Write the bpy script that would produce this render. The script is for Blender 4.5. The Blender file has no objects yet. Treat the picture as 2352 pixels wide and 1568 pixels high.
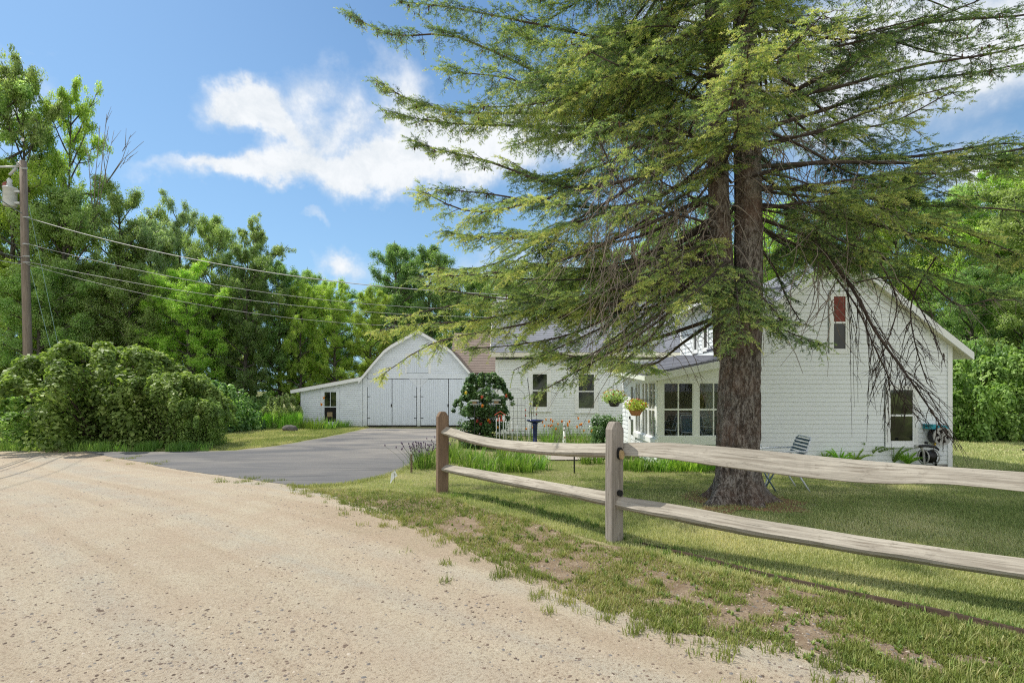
import bpy, math, random
import numpy as np
from mathutils import Vector, Matrix
from mathutils.geometry import delaunay_2d_cdt
R = math.radians
C = bpy.context.scene.collection
rng = np.random.default_rng(7)
random.seed(7)
CAM_H = 1.5
F = 1176.0            # focal length in units of the photo's half width: pt() below maps a sighting to a metric point

# ---------------------------------------------------------------- terrain
def sstep(a, b, x):
    t = np.clip((x-a)/(b-a), 0, 1); return t*t*(3-2*t)
def vnoise(x, y, s=1.0, seed=0):
    x = np.asarray(x, float)/s+seed*17.3; y = np.asarray(y, float)/s+seed*9.1
    xi = np.floor(x); yi = np.floor(y); fx = x-xi; fy = y-yi
    fx = fx*fx*(3-2*fx); fy = fy*fy*(3-2*fy)
    def h(a, b):
        v = np.sin(a*127.1+b*311.7+seed*74.7)*43758.5453
        return v-np.floor(v)
    return (h(xi, yi)*(1-fx)+h(xi+1, yi)*fx)*(1-fy)+(h(xi, yi+1)*(1-fx)+h(xi+1, yi+1)*fx)*fy
def g(x, y):
    x = np.asarray(x, float); y = np.asarray(y, float)
    return -0.25*sstep(6.0, 12.0, y) + 0.012*(vnoise(x, y, 1.7, 3)-0.5)
def gz(x, y): return float(g(x, y))
def pt(px, py, Y): return Vector(((px-1176)/F*Y, Y, CAM_H-(py-897)/F*Y))
def gp(px, py):
    Y = 8.0
    for _ in range(40):
        Y = 0.5*Y+0.5*F*(CAM_H-gz((px-1176)/F*Y, Y))/(py-897)
    X = (px-1176)/F*Y
    return Vector((X, Y, gz(X, Y)))

# ---------------------------------------------------------------- scene objects
def empty(name, loc, rz=0.0, label=None, cat=None, group=None, kind=None):
    o = bpy.data.objects.new(name, None); C.objects.link(o)
    o.location = loc; o.rotation_euler = (0, 0, rz); o.empty_display_size = 0.2
    tag(o, label, cat, group, kind); return o
def tag(o, label=None, cat=None, group=None, kind=None):
    if label: o['label'] = label
    if cat: o['category'] = cat
    if group: o['group'] = group
    if kind: o['kind'] = kind
    return o
def link_mesh(name, me, mat, parent=None, loc=None):
    o = bpy.data.objects.new(name, me); C.objects.link(o)
    if mat is not None: me.materials.append(mat)
    if parent is not None: o.parent = parent
    if loc is not None: o.location = loc
    return o
def np_mesh(name, verts, faces, attrs=None, smooth=False, uv=None):
    """verts (n,3), faces (m,k) all of the same size"""
    me = bpy.data.meshes.new(name)
    verts = np.ascontiguousarray(verts, dtype=np.float32); faces = np.ascontiguousarray(faces, dtype=np.int32)
    m, k = faces.shape
    me.vertices.add(len(verts)); me.vertices.foreach_set('co', verts.ravel())
    me.loops.add(m*k); me.loops.foreach_set('vertex_index', faces.ravel())
    me.polygons.add(m)
    me.polygons.foreach_set('loop_start', np.arange(0, m*k, k, dtype=np.int32))
    me.polygons.foreach_set('loop_total', np.full(m, k, dtype=np.int32))
    if smooth: me.polygons.foreach_set('use_smooth', np.ones(m, dtype=bool))
    if uv is not None:
        l = me.uv_layers.new(name='UVMap'); l.data.foreach_set('uv', np.ascontiguousarray(uv, dtype=np.float32).ravel())
    me.update()
    if attrs:
        for kx, v in attrs.items():
            a = me.attributes.new(kx, 'FLOAT', 'FACE'); a.data.foreach_set('value', np.ascontiguousarray(v, dtype=np.float32))
    return me

class MB:
    """collects shapes into ONE mesh; optional local frame (origin, U, N): box()/quad() coordinates are (u, out, z)"""
    def __init__(s, O=None, U=None, N=None):
        s.v = []; s.f = []; s.uv = []; s.sm = []
        s.O = Vector(O) if O is not None else Vector((0, 0, 0))
        s.U = Vector(U).normalized() if U is not None else Vector((1, 0, 0))
        s.N = Vector(N).normalized() if N is not None else Vector((0, 1, 0))
    def P(s, p): return s.O+s.U*p[0]+s.N*p[1]+Vector((0, 0, p[2]))
    def face(s, pts, uv=None, sm=False):
        i = len(s.v); s.v += [s.P(p) for p in pts]; s.f.append(list(range(i, i+len(pts))))
        s.uv += uv if uv else [(p[0], p[2]) for p in pts]; s.sm.append(sm)
    def prism(s, a, b):
        """two congruent outlines joined"""
        n = len(a); s.face(a); s.face(b[::-1])
        for i in range(n):
            j = (i+1) % n
            s.face([a[i], b[i], b[j], a[j]])
    def box(s, u0, u1, o0, o1, z0, z1):
        a = [(u0, o0, z0), (u1, o0, z0), (u1, o1, z0), (u0, o1, z0)]
        b = [(p[0], p[1], z1) for p in a]
        s.prism(a, b)
    def bevbox(s, u0, u1, o0, o1, z0, z1, c=0.01):
        def ring(z, d): return [(u0+c+d, o0+d, z), (u1-c-d, o0+d, z), (u1-d, o0+c+d, z), (u1-d, o1-c-d, z), (u1-c-d, o1-d, z), (u0+c+d, o1-d, z), (u0+d, o1-c-d, z), (u0+d, o0+c+d, z)]
        rs = [ring(z0, c), ring(z0+c, 0), ring(z1-c, 0), ring(z1, c)]
        s.loft(rs)
    def loft(s, rings, caps=True, sm=False, closed=True, uvs=None):
        n = len(rings[0]); base = len(s.v)
        for r in rings: s.v += [s.P(p) for p in r]
        L = 0.0; Ls = [0.0]
        for i in range(1, len(rings)):
            c0 = sum((Vector(p) for p in rings[i-1]), Vector())/n; c1 = sum((Vector(p) for p in rings[i]), Vector())/n
            L += (c1-c0).length; Ls.append(L)
        per = [0.0]
        for j in range(n): per.append(per[-1]+(Vector(rings[0][(j+1) % n])-Vector(rings[0][j])).length)
        for i in range(len(rings)-1):
            for j in range(n if closed else n-1):
                k = (j+1) % n
                s.f.append([base+i*n+j, base+i*n+k, base+(i+1)*n+k, base+(i+1)*n+j]); s.sm.append(sm)
                s.uv += [(Ls[i], per[j]), (Ls[i], per[j+1]), (Ls[i+1], per[j+1]), (Ls[i+1], per[j])]
        if caps:
            s.f.append([base+j for j in range(n)][::-1]); s.sm.append(False); s.uv += [(0, 0)]*n
            s.f.append([base+(len(rings)-1)*n+j for j in range(n)]); s.sm.append(False); s.uv += [(0, 0)]*n
    def tube(s, pts, rad, n=8, caps=True, sm=True, flat=1.0):
        pts = [Vector(p) for p in pts]
        if not hasattr(rad, '__len__'): rad = [rad]*len(pts)
        rings = []; ref = None
        for i, p in enumerate(pts):
            d = (pts[min(i+1, len(pts)-1)]-pts[max(i-1, 0)])
            d = d.normalized() if d.length > 1e-9 else Vector((0, 0, 1))
            if ref is None:
                ref = d.cross(Vector((0, 0, 1)))
                if ref.length < 0.2: ref = d.cross(Vector((0, 1, 0)))
                ref.normalize()
            a = (ref-d*ref.dot(d))
            a = a.normalized() if a.length > 1e-6 else d.orthogonal().normalized()
            ref = a; b = d.cross(a)
            rings.append([p+a*(math.cos(2*math.pi*k/n)*rad[i])+b*(math.sin(2*math.pi*k/n)*rad[i]*flat) for k in range(n)])
        s.loft(rings, caps, sm)
    def lathe(s, prof, c=(0, 0, 0), n=20, sm=True):
        rings = [[(c[0]+r*math.cos(2*math.pi*k/n), c[1]+r*math.sin(2*math.pi*k/n), c[2]+z) for k in range(n)] for r, z in prof]
        s.loft(rings, True, sm)
    def blob(s, c, r, n=8, jitter=0.2, rnd=random, sz=(1, 1, 1)):
        rings = []
        for i in range(1, n):
            th = math.pi*i/n
            rings.append([(c[0]+sz[0]*r*math.sin(th)*math.cos(2*math.pi*k/(n+2))*(1+rnd.uniform(-jitter, jitter)),
                           c[1]+sz[1]*r*math.sin(th)*math.sin(2*math.pi*k/(n+2))*(1+rnd.uniform(-jitter, jitter)),
                           c[2]-sz[2]*r*math.cos(th)) for k in range(n+2)])
        s.loft(rings, True, True)
    def build(s, name, mat, parent=None, base=None, smooth=None):
        off = Vector((0, 0, 0))
        if base is not None: off = Vector(base)
        elif parent is not None:
            p = parent
            while p is not None: off += p.location; p = p.parent
        me = bpy.data.meshes.new(name)
        me.from_pydata([tuple(v-off) for v in s.v], [], s.f)
        l = me.uv_layers.new(name='UVMap')
        l.data.foreach_set('uv', [c for t in s.uv for c in t])
        me.polygons.foreach_set('use_smooth', s.sm)
        me.update()
        o = link_mesh(name, me, mat, parent)
        if base is not None and parent is None: o.location = base
        return o
def copy_tree(o, parent=None):
    c = o.copy(); C.objects.link(c); c.parent = parent
    for ch in list(o.children): copy_tree(ch, c)
    return c

# ---------------------------------------------------------------- materials
def mat_new(name):
    m = bpy.data.materials.new(name); m.use_nodes = True
    nt = m.node_tree; nt.nodes.clear()
    out = nt.nodes.new('ShaderNodeOutputMaterial')
    return m, nt, out
def N(nt, t, **kw):
    n = nt.nodes.new(t)
    for k, v in kw.items():
        if k.startswith('i_'):
            n.inputs[k[2:].replace('_', ' ')].default_value = v
        else: setattr(n, k, v)
    return n
def ramp(nt, fac, stops):
    r = nt.nodes.new('ShaderNodeValToRGB'); e = r.color_ramp.elements
    while len(e) < len(stops): e.new(0.5)
    for i, (p, c) in enumerate(stops):
        e[i].position = p; e[i].color = (*c, 1) if len(c) == 3 else c
    if fac is not None: nt.links.new(fac, r.inputs[0])
    return r.outputs[0]
def noise(nt, vec, scale, detail=4, rough=0.55, dist=0.0):
    n = N(nt, 'ShaderNodeTexNoise'); n.inputs['Scale'].default_value = scale; n.inputs['Detail'].default_value = detail
    n.inputs['Roughness'].default_value = rough; n.inputs['Distortion'].default_value = dist
    nt.links.new(vec, n.inputs['Vector']); return n.outputs[0]
def mapping(nt, vec, sc=(1, 1, 1), rot=(0, 0, 0)):
    m = N(nt, 'ShaderNodeMapping'); m.inputs['Scale'].default_value = sc; m.inputs['Rotation'].default_value = rot
    nt.links.new(vec, m.inputs[0]); return m.outputs[0]
def mix(nt, fac, a, b, mode='MIX'):
    m = N(nt, 'ShaderNodeMix', data_type='RGBA', blend_type=mode)
    for s, v in ((0, fac), (6, a), (7, b)):
        if isinstance(v, (int, float)): m.inputs[s].default_value = v
        elif isinstance(v, tuple): m.inputs[s].default_value = (*v, 1) if len(v) == 3 else v
        else: nt.links.new(v, m.inputs[s])
    return m.outputs[2]
def math_(nt, op, a, b=0.0, clamp=False):
    m = N(nt, 'ShaderNodeMath', operation=op); m.use_clamp = clamp
    for s, v in ((0, a), (1, b)):
        if isinstance(v, (int, float)): m.inputs[s].default_value = v
        else: nt.links.new(v, m.inputs[s])
    return m.outputs[0]
def bump(nt, h, strength=0.3, dist=0.01):
    b = N(nt, 'ShaderNodeBump'); b.inputs['Strength'].default_value = strength; b.inputs['Distance'].default_value = dist
    nt.links.new(h, b.inputs['Height']); return b.outputs[0]
def bsdf(nt, out, col, rough=0.6, nrm=None, metal=0.0, spec=0.4):
    b = N(nt, 'ShaderNodeBsdfPrincipled')
    if isinstance(col, tuple): b.inputs['Base Color'].default_value = (*col, 1)
    else: nt.links.new(col, b.inputs['Base Color'])
    if isinstance(rough, (int, float)): b.inputs['Roughness'].default_value = rough
    else: nt.links.new(rough, b.inputs['Roughness'])
    b.inputs['Metallic'].default_value = metal; b.inputs['Specular IOR Level'].default_value = spec
    if nrm is not None: nt.links.new(nrm, b.inputs['Normal'])
    if out is not None: nt.links.new(b.outputs[0], out.inputs[0])
    return b
def objv(nt): return N(nt, 'ShaderNodeTexCoord').outputs['Object']
def uvv(nt): return N(nt, 'ShaderNodeTexCoord').outputs['UV']
def simple(name, col, rough=0.6, var=0.15, scale=6, metal=0.0, spec=0.4, bstr=0.15):
    m, nt, out = mat_new(name); v = objv(nt)
    n = noise(nt, v, scale, 5)
    c = ramp(nt, n, [(0.3, tuple(x*(1-var) for x in col)), (0.7, tuple(min(1, x*(1+var)) for x in col))])
    n2 = noise(nt, v, scale*9, 3)
    bsdf(nt, out, c, rough, bump(nt, n2, bstr, 0.004), metal, spec); return m
MAT = {}
def paint(name, col=(0.80, 0.81, 0.80), dirt=0.12, low=(0.45, 0.5, 0.4), rough=0.45):
    m, nt, out = mat_new(name); v = objv(nt)
    n = noise(nt, mapping(nt, v, (0.7, 0.7, 2.5)), 1.6, 6, 0.6)
    f = math_(nt, 'MULTIPLY', ramp(nt, n, [(0.42, (0, 0, 0)), (0.8, (1, 1, 1))]), dirt*2)
    c = mix(nt, f, col, tuple(a*0.72 for a in col))
    s = N(nt, 'ShaderNodeSeparateXYZ'); nt.links.new(v, s.inputs[0])
    # splash-back grime near the ground
    fz = math_(nt, 'MULTIPLY', ramp(nt, math_(nt, 'ADD', s.outputs[2], math_(nt, 'MULTIPLY', noise(nt, v, 5, 4), 0.5)), [(0.15, (1, 1, 1)), (0.6, (0, 0, 0))]), dirt*2.2)
    c = mix(nt, fz, c, low)
    bsdf(nt, out, c, rough, bump(nt, noise(nt, v, 60, 3), 0.08, 0.003), 0, 0.35); return m
MAT['siding'] = paint('vinyl_siding', (0.83, 0.86, 0.86), 0.10)
MAT['oldpaint'] = paint('old_clapboard_paint', (0.77, 0.82, 0.87), 0.3)
MAT['trim'] = paint('white_trim', (0.86, 0.87, 0.85), 0.06)
MAT['porchtrim'] = paint('porch_trim', (0.84, 0.87, 0.77), 0.10)
MAT['porchlow'] = paint('porch_lower_siding', (0.62, 0.70, 0.58), 0.15)
MAT['soffit'] = paint('cream_soffit', (0.80, 0.76, 0.62), 0.10)
def door_mat():
    m, nt, out = mat_new('painted_planks'); v = objv(nt)
    w = N(nt, 'ShaderNodeSeparateXYZ'); nt.links.new(v, w.inputs[0])
    fr = math_(nt, 'FRACT', math_(nt, 'MULTIPLY', w.outputs[0], 11.0))
    gap = ramp(nt, fr, [(0.0, (0, 0, 0)), (0.05, (0, 0, 0)), (0.09, (1, 1, 1)), (1, (1, 1, 1))])
    wear = noise(nt, mapping(nt, v, (22, 22, 0.8)), 1.0, 5, 0.6)
    c = mix(nt, ramp(nt, wear, [(0.5, (0, 0, 0)), (0.75, (0.45, 0.45, 0.45))]), (0.74, 0.80, 0.87), (0.46, 0.5, 0.53))
    fz = ramp(nt, math_(nt, 'ADD', w.outputs[2], math_(nt, 'MULTIPLY', noise(nt, mapping(nt, v, (14, 14, 2)), 1, 4), 0.5)), [(0.12, (1, 1, 1)), (0.42, (0, 0, 0))])
    c = mix(nt, math_(nt, 'MULTIPLY', fz, 0.7), c, (0.35, 0.34, 0.3))
    c = mix(nt, gap, (0.42, 0.46, 0.50), c)
    bsdf(nt, out, c, 0.55, bump(nt, gap, 0.5, 0.006)); return m
MAT['planks'] = door_mat()
def shingles(name, c1, c2, c3, sc=1.0):
    m, nt, out = mat_new(name); v = uvv(nt)
    b = N(nt, 'ShaderNodeTexBrick'); nt.links.new(v, b.inputs['Vector'])
    b.inputs['Scale'].default_value = 1.0; b.inputs['Brick Width'].default_value = 0.30; b.inputs['Row Height'].default_value = 0.14
    b.inputs['Mortar Size'].default_value = 0.006; b.inputs['Color1'].default_value = (*c1, 1); b.inputs['Color2'].default_value = (*c2, 1); b.inputs['Mortar'].default_value = (*c3, 1)
    b.inputs['Bias'].default_value = 0.0
    n = noise(nt, mapping(nt, v, (1, 1, 1)), 2.0, 5)
    c = mix(nt, 0.5, b.outputs[0], ramp(nt, n, [(0.3, c1), (0.7, c2)]))
    fine = noise(nt, v, 120, 2)
    c = mix(nt, 0.35, c, ramp(nt, fine, [(0.3, c3), (0.7, tuple(min(1, a*1.5) for a in c2))]))
    bsdf(nt, out, c, 0.85, bump(nt, b.outputs[1], -0.6, 0.01), 0, 0.3); return m
MAT['shingle'] = shingles('grey_shingles', (0.19, 0.20, 0.225), (0.28, 0.29, 0.32), (0.12, 0.12, 0.14))
MAT['porchroof'] = shingles('charcoal_shingles', (0.11, 0.115, 0.14), (0.19, 0.195, 0.22), (0.05, 0.05, 0.06))
MAT['brownroof'] = shingles('brown_shingles', (0.20, 0.155, 0.13), (0.30, 0.24, 0.20), (0.08, 0.06, 0.05))
def pane_mat(name, col=(0.012, 0.014, 0.012), rough=0.04, amt=0.25, patch_col=(0.10, 0.13, 0.05)):
    m, nt, out = mat_new(name); v = objv(nt)
    n = noise(nt, v, 1.8, 4, 0.6, 0.6)
    c = mix(nt, ramp(nt, n, [(0.4, (0, 0, 0)), (0.75, (1, 1, 1))]), col, patch_col)  # noise patches of a second colour over the base pane colour
    b = bsdf(nt, out, c, rough, bump(nt, noise(nt, v, 2.5, 1), 0.05, 0.02), 0, 0.5)
    return m
MAT['pane'] = pane_mat('window_pane')
MAT['screen'] = pane_mat('screened_pane', (0.035, 0.034, 0.032), 0.35, 0.2, (0.06, 0.06, 0.055))
MAT['blackhole'] = simple('dark_interior', (0.012, 0.012, 0.011), 0.9)
def glass_mat():
    m, nt, out = mat_new('porch_glass')
    t = N(nt, 'ShaderNodeBsdfTransparent'); t.inputs[0].default_value = (0.86, 0.9, 0.86, 1)
    gl = N(nt, 'ShaderNodeBsdfGlossy'); gl.inputs['Roughness'].default_value = 0.02
    fr = N(nt, 'ShaderNodeFresnel'); fr.inputs[0].default_value = 1.5
    ms = N(nt, 'ShaderNodeMixShader'); nt.links.new(fr.outputs[0], ms.inputs[0]); nt.links.new(t.outputs[0], ms.inputs[1]); nt.links.new(gl.outputs[0], ms.inputs[2])
    nt.links.new(ms.outputs[0], out.inputs[0]); return m
MAT['glass'] = glass_mat()
def wood(name, light, dark, rough=0.8, knots=True):
    m, nt, out = mat_new(name); v = uvv(nt)
    a = noise(nt, mapping(nt, v, (2.0, 52, 1)), 1.0, 6, 0.65, 0.5)
    b = noise(nt, mapping(nt, v, (0.8, 9, 1)), 1.0, 4, 0.5, 0.8)
    big = noise(nt, mapping(nt, v, (1.1, 2.5, 1)), 1.0, 3)
    c = ramp(nt, a, [(0.34, dark), (0.50, light), (0.66, tuple(min(1, x*1.3) for x in light))])
    c = mix(nt, ramp(nt, b, [(0.35, (0.65, 0.65, 0.65)), (0.62, (0, 0, 0))]), c, tuple(0.5*(x+y) for x, y in zip(light, dark)), 'MIX')
    c = mix(nt, ramp(nt, big, [(0.4, (0, 0, 0)), (0.8, (0.5, 0.5, 0.5))]), c, tuple(x*0.7 for x in light))
    cr = ramp(nt, noise(nt, mapping(nt, v, (1.3, 160, 1)), 1.0, 3, 0.6), [(0.28, (0, 0, 0)), (0.36, (1, 1, 1))])
    c = mix(nt, cr, tuple(x*0.3 for x in dark), c)
    sp = noise(nt, mapping(nt, v, (9, 26, 1)), 1.0, 4, .7); c = mix(nt, ramp(nt, sp, [(.30, (.6, .6, .6)), (.42, (0, 0, 0))]), c, tuple(x*.75 for x in dark))
    if knots:
        vo = N(nt, 'ShaderNodeTexVoronoi'); vo.inputs['Scale'].default_value = 1.0; nt.links.new(mapping(nt, v, (3.4, 13, 1)), vo.inputs['Vector'])
        ks = N(nt, 'ShaderNodeSeparateColor'); nt.links.new(vo.outputs['Color'], ks.inputs[0])
        kf = math_(nt, 'MULTIPLY', ramp(nt, ks.outputs[0], [(.13, (1, 1, 1)), (.15, (0, 0, 0))]), ramp(nt, vo.outputs['Distance'], [(0.10, (1, 1, 1)), (0.2, (0, 0, 0))]))
        c = mix(nt, math_(nt, 'MULTIPLY', kf, 0.75), c, (0.09, 0.055, 0.03))
    bsdf(nt, out, c, rough, bump(nt, a, 0.9, 0.009), 0, 0.2); return m
MAT['rail'] = wood('weathered_rail', (0.41, 0.375, 0.31), (0.17, 0.14, 0.105))
MAT['post'] = wood('weathered_post', (0.33, 0.295, 0.255), (0.15, 0.125, 0.10), knots=False)
MAT['post_dark'] = wood('stained_post', (0.24, 0.165, 0.11), (0.10, 0.065, 0.045), knots=False)
MAT['rod_wood'] = wood('stake_wood', (0.2, 0.15, 0.1), (0.08, 0.06, 0.04), knots=False)
MAT['pole'] = wood('utility_pole_wood', (0.26, 0.215, 0.17), (0.13, 0.10, 0.08), knots=False)
MAT['barrel'] = wood('grey_planter_wood', (0.2, 0.17, 0.14), (0.09, 0.075, 0.06), knots=False)
def bark(name, c_hi, c_lo, red=(0.2, 0.1, 0.06), sc=1.0):
    m, nt, out = mat_new(name); v = objv(nt)
    vm = mapping(nt, v, (9*sc, 9*sc, 3.4*sc))
    vo = N(nt, 'ShaderNodeTexVoronoi', feature='DISTANCE_TO_EDGE'); vo.inputs['Scale'].default_value = 1.6
    dn = noise(nt, v, 7*sc, 4)
    vadd = N(nt, 'ShaderNodeVectorMath', operation='ADD'); nt.links.new(vm, vadd.inputs[0]); nt.links.new(N(nt, 'ShaderNodeTexNoise').outputs[1], vadd.inputs[1])
    nt.links.new(vadd.outputs[0], vo.inputs['Vector'])
    pl = ramp(nt, vo.outputs['Distance'], [(0.0, (0, 0, 0)), (0.18, (1, 1, 1))])
    f = noise(nt, mapping(nt, v, (30*sc, 30*sc, 12*sc)), 1.0, 5, 0.7)
    big = noise(nt, v, 1.5*sc, 3)
    c = mix(nt, ramp(nt, f, [(0.3, (0, 0, 0)), (0.7, (1, 1, 1))]), c_lo, c_hi)
    c = mix(nt, ramp(nt, big, [(0.45, (0, 0, 0)), (0.7, (0.6, 0.6, 0.6))]), c, red)
    c = mix(nt, math_(nt, 'ADD', math_(nt, 'MULTIPLY', pl, .65), .35), tuple(x*0.35 for x in c_lo), c)
    hh = math_(nt, 'ADD', math_(nt, 'MULTIPLY', pl, 0.7), f)
    bsdf(nt, out, c, 0.9, bump(nt, hh, 0.9, 0.02), 0, 0.15); return m
def spruce_bark():
    m, nt, out = mat_new('spruce_bark'); v = objv(nt)
    nz = N(nt, 'ShaderNodeTexNoise'); nz.inputs['Scale'].default_value = 6; nt.links.new(v, nz.inputs['Vector'])
    wv_ = N(nt, 'ShaderNodeVectorMath', operation='MULTIPLY_ADD'); nt.links.new(nz.outputs['Color'], wv_.inputs[0]); wv_.inputs[1].default_value = (.09, .09, .09); nt.links.new(v, wv_.inputs[2]); w2 = wv_.outputs[0]
    a = noise(nt, mapping(nt, w2, (26, 26, 7)), 1.0, 7, .72); b = noise(nt, mapping(nt, w2, (60, 60, 34)), 1.0, 5, .7); big = noise(nt, v, 2.2, 4, .6); gl = noise(nt, mapping(nt, v, (3, 3, 1)), 1.3, 4)
    h = math_(nt, 'ADD', math_(nt, 'MULTIPLY', a, 1.3), math_(nt, 'MULTIPLY', b, .6))
    c = ramp(nt, h, [(.70, (.03, .024, .02)), (.88, (.11, .09, .075)), (1.02, (.21, .18, .155)), (1.2, (.32, .285, .25))])
    c = mix(nt, ramp(nt, big, [(.45, (0, 0, 0)), (.65, (.55, .55, .55))]), c, (.21, .125, .085))
    c = mix(nt, ramp(nt, gl, [(.55, (0, 0, 0)), (.75, (.35, .35, .35))]), c, (.30, .31, .28))
    bsdf(nt, out, c, .92, bump(nt, h, 1.0, .035), 0, .12); return m
MAT['bark_spruce'] = spruce_bark()
MAT['bark'] = bark('tree_bark', (0.22, 0.20, 0.17), (0.08, 0.07, 0.06), (0.10, 0.09, 0.07), 0.8)
MAT['twig'] = simple('dead_twigs', (0.27, 0.225, 0.185), 0.9, 0.4, 3, bstr=0)
MAT['twig_dark'] = simple('dark_twigs', (0.085, 0.062, 0.05), 0.9, 0.4, 3, bstr=0)
def leaf(name, dark, mid, light, trans=0.45, rough=0.45, tcol=None, spec=0.5, stops=None):
    m, nt, out = mat_new(name)
    a = N(nt, 'ShaderNodeAttribute', attribute_name='v')
    c = ramp(nt, a.outputs['Fac'], stops or [(0.0, dark), (0.5, mid), (1.0, light)])
    oi = N(nt, 'ShaderNodeObjectInfo')
    hsv = N(nt, 'ShaderNodeHueSaturation'); nt.links.new(c, hsv.inputs['Color'])
    nt.links.new(math_(nt, 'ADD', math_(nt, 'MULTIPLY', oi.outputs['Random'], 0.028), 0.496), hsv.inputs['Hue'])
    nt.links.new(math_(nt, 'ADD', math_(nt, 'MULTIPLY', oi.outputs['Random'], 0.3), 0.85), hsv.inputs['Value'])
    c = hsv.outputs[0]
    b = bsdf(nt, None, c, rough, None, 0, spec)
    t = N(nt, 'ShaderNodeBsdfTranslucent')
    tc = mix(nt, 1.0, c, (1.1, 1.22, 0.6) if tcol is None else tcol, 'MULTIPLY'); nt.links.new(tc, t.inputs[0])
    ms = N(nt, 'ShaderNodeMixShader'); ms.inputs[0].default_value = trans
    nt.links.new(b.outputs[0], ms.inputs[1]); nt.links.new(t.outputs[0], ms.inputs[2]); nt.links.new(ms.outputs[0], out.inputs[0])
    return m
G_ = lambda k, *c: tuple(x*k for x in c)
MAT['leaf_mid'] = leaf('maple_leaves', (0.18, 0.25, 0.08), (0.43, 0.54, 0.20), (0.72, 0.80, 0.38), .52)
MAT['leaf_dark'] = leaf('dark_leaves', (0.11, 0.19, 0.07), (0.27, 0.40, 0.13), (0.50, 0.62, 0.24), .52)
MAT['leaf_light'] = leaf('light_leaves', (0.26, 0.36, 0.07), (0.50, 0.62, 0.13), (0.78, 0.84, 0.24), .56)
MAT['leaf_grey'] = leaf('greyish_leaves', (0.19, 0.25, 0.12), (0.40, 0.48, 0.26), (0.62, 0.68, 0.42), .52)
MAT['leaf_bush'] = leaf('thicket_leaves', (0.11, 0.18, 0.045), (0.30, 0.42, 0.11), (0.52, 0.62, 0.21), rough=0.5, spec=.3)
MAT['leaf_gloss'] = leaf('glossy_leaves', (0.06, 0.12, 0.045), (0.14, 0.25, 0.08), (0.32, 0.44, 0.18), 0.3, 0.35)
MAT['strap'] = leaf('daylily_leaves', (0.10, 0.18, 0.03), (0.22, 0.34, 0.06), (0.42, 0.50, 0.13), 0.4)
MAT['fern'] = leaf('fern_leaves', (0.2, 0.33, 0.05), (0.42, 0.60, 0.10), (0.62, 0.78, 0.18), 0.5)
MAT['silver'] = leaf('silvery_leaves', (0.2, 0.25, 0.17), (0.33, 0.38, 0.28), (0.45, 0.5, 0.4), 0.3)
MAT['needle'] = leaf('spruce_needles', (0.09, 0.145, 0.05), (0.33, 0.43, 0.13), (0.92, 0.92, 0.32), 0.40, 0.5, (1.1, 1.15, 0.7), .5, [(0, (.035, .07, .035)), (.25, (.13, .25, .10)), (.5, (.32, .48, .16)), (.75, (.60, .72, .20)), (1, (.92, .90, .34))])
MAT['grass'] = leaf('grass_blades', (0.19, 0.25, 0.07), (0.42, 0.45, 0.17), (0.76, 0.68, 0.42), 0.35, 0.6, (1.1, 1.1, 0.7), 0.25)
MAT['weed'] = leaf('verge_weeds', (0.12, 0.17, 0.04), (0.30, 0.36, 0.09), (0.56, 0.50, 0.24), 0.3, 0.5, (1.1, 1.15, 0.6), 0.3)
MAT['petal_orange'] = leaf('orange_petals', (0.75, 0.20, 0.03), (0.85, 0.33, 0.06), (0.9, 0.5, 0.12), 0.3, 0.5, (1, 0.9, 0.7))
MAT['petal_yellow'] = leaf('yellow_petals', (0.8, 0.5, 0.05), (0.9, 0.65, 0.1), (0.9, 0.8, 0.3), 0.3, 0.5, (1, 1, 0.7))
MAT['petal_red'] = leaf('red_petals', (0.5, 0.05, 0.05), (0.62, 0.10, 0.09), (0.75, 0.25, 0.22), 0.3, 0.5, (1, 0.8, 0.8))
MAT['petal_purple'] = leaf('purple_spikes', (0.16, 0.12, 0.18), (0.26, 0.2, 0.28), (0.4, 0.33, 0.42), 0.2, 0.6, (1, 1, 1))
MAT['black'] = simple('black_plastic', (0.02, 0.02, 0.022), 0.35)
MAT['blackmetal'] = simple('black_iron', (0.025, 0.025, 0.025), 0.5)
MAT['greyplastic'] = simple('grey_plastic', (0.42, 0.41, 0.38), 0.5)
MAT['teal'] = simple('teal_plastic', (0.02, 0.30, 0.38), 0.4)
MAT['hose'] = simple('black_hose', (0.02, 0.018, 0.017), 0.3)
MAT['chairframe'] = simple('pale_enamel_tube', (0.72, 0.76, 0.80), 0.35)
MAT['strapblue'] = simple('slate_blue_straps', (0.10, 0.15, 0.20), 0.55)
MAT['blue'] = simple('blue_plastic', (0.03, 0.13, 0.25), 0.4)
MAT['cobalt'] = simple('cobalt_glaze', (0.01, 0.02, 0.10), 0.15, spec=0.7)
MAT['redwood'] = simple('red_painted_wood', (0.62, 0.10, 0.06), 0.5)
MAT['galv'] = simple('pale_grey_steel', (0.52, 0.54, 0.53), 0.45)
MAT['porcelain'] = simple('brown_porcelain', (0.30, 0.09, 0.06), 0.3)
MAT['wire'] = simple('aluminium_cable', (0.36, 0.36, 0.36), 0.5)
MAT['wiredark'] = simple('dark_cable', (0.16, 0.16, 0.16), 0.6)
MAT['wiregreen'] = simple('guy_cable', (0.22, 0.34, 0.30), 0.5)
MAT['redcurtain'] = simple('red_brown_curtain', (0.20, 0.05, 0.035), 0.8, 0.3, 14)
MAT['curtain'] = simple('pale_curtain', (0.45, 0.47, 0.42), 0.9)
MAT['straw'] = simple('woven_straw', (0.40, 0.28, 0.16), 0.9, 0.3, 20)
MAT['ochre'] = simple('dried_ochre_plaque', (0.35, 0.30, 0.10), 0.9, 0.3, 10)
MAT['whiteplastic'] = simple('white_film', (0.85, 0.86, 0.88), 0.5)
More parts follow.
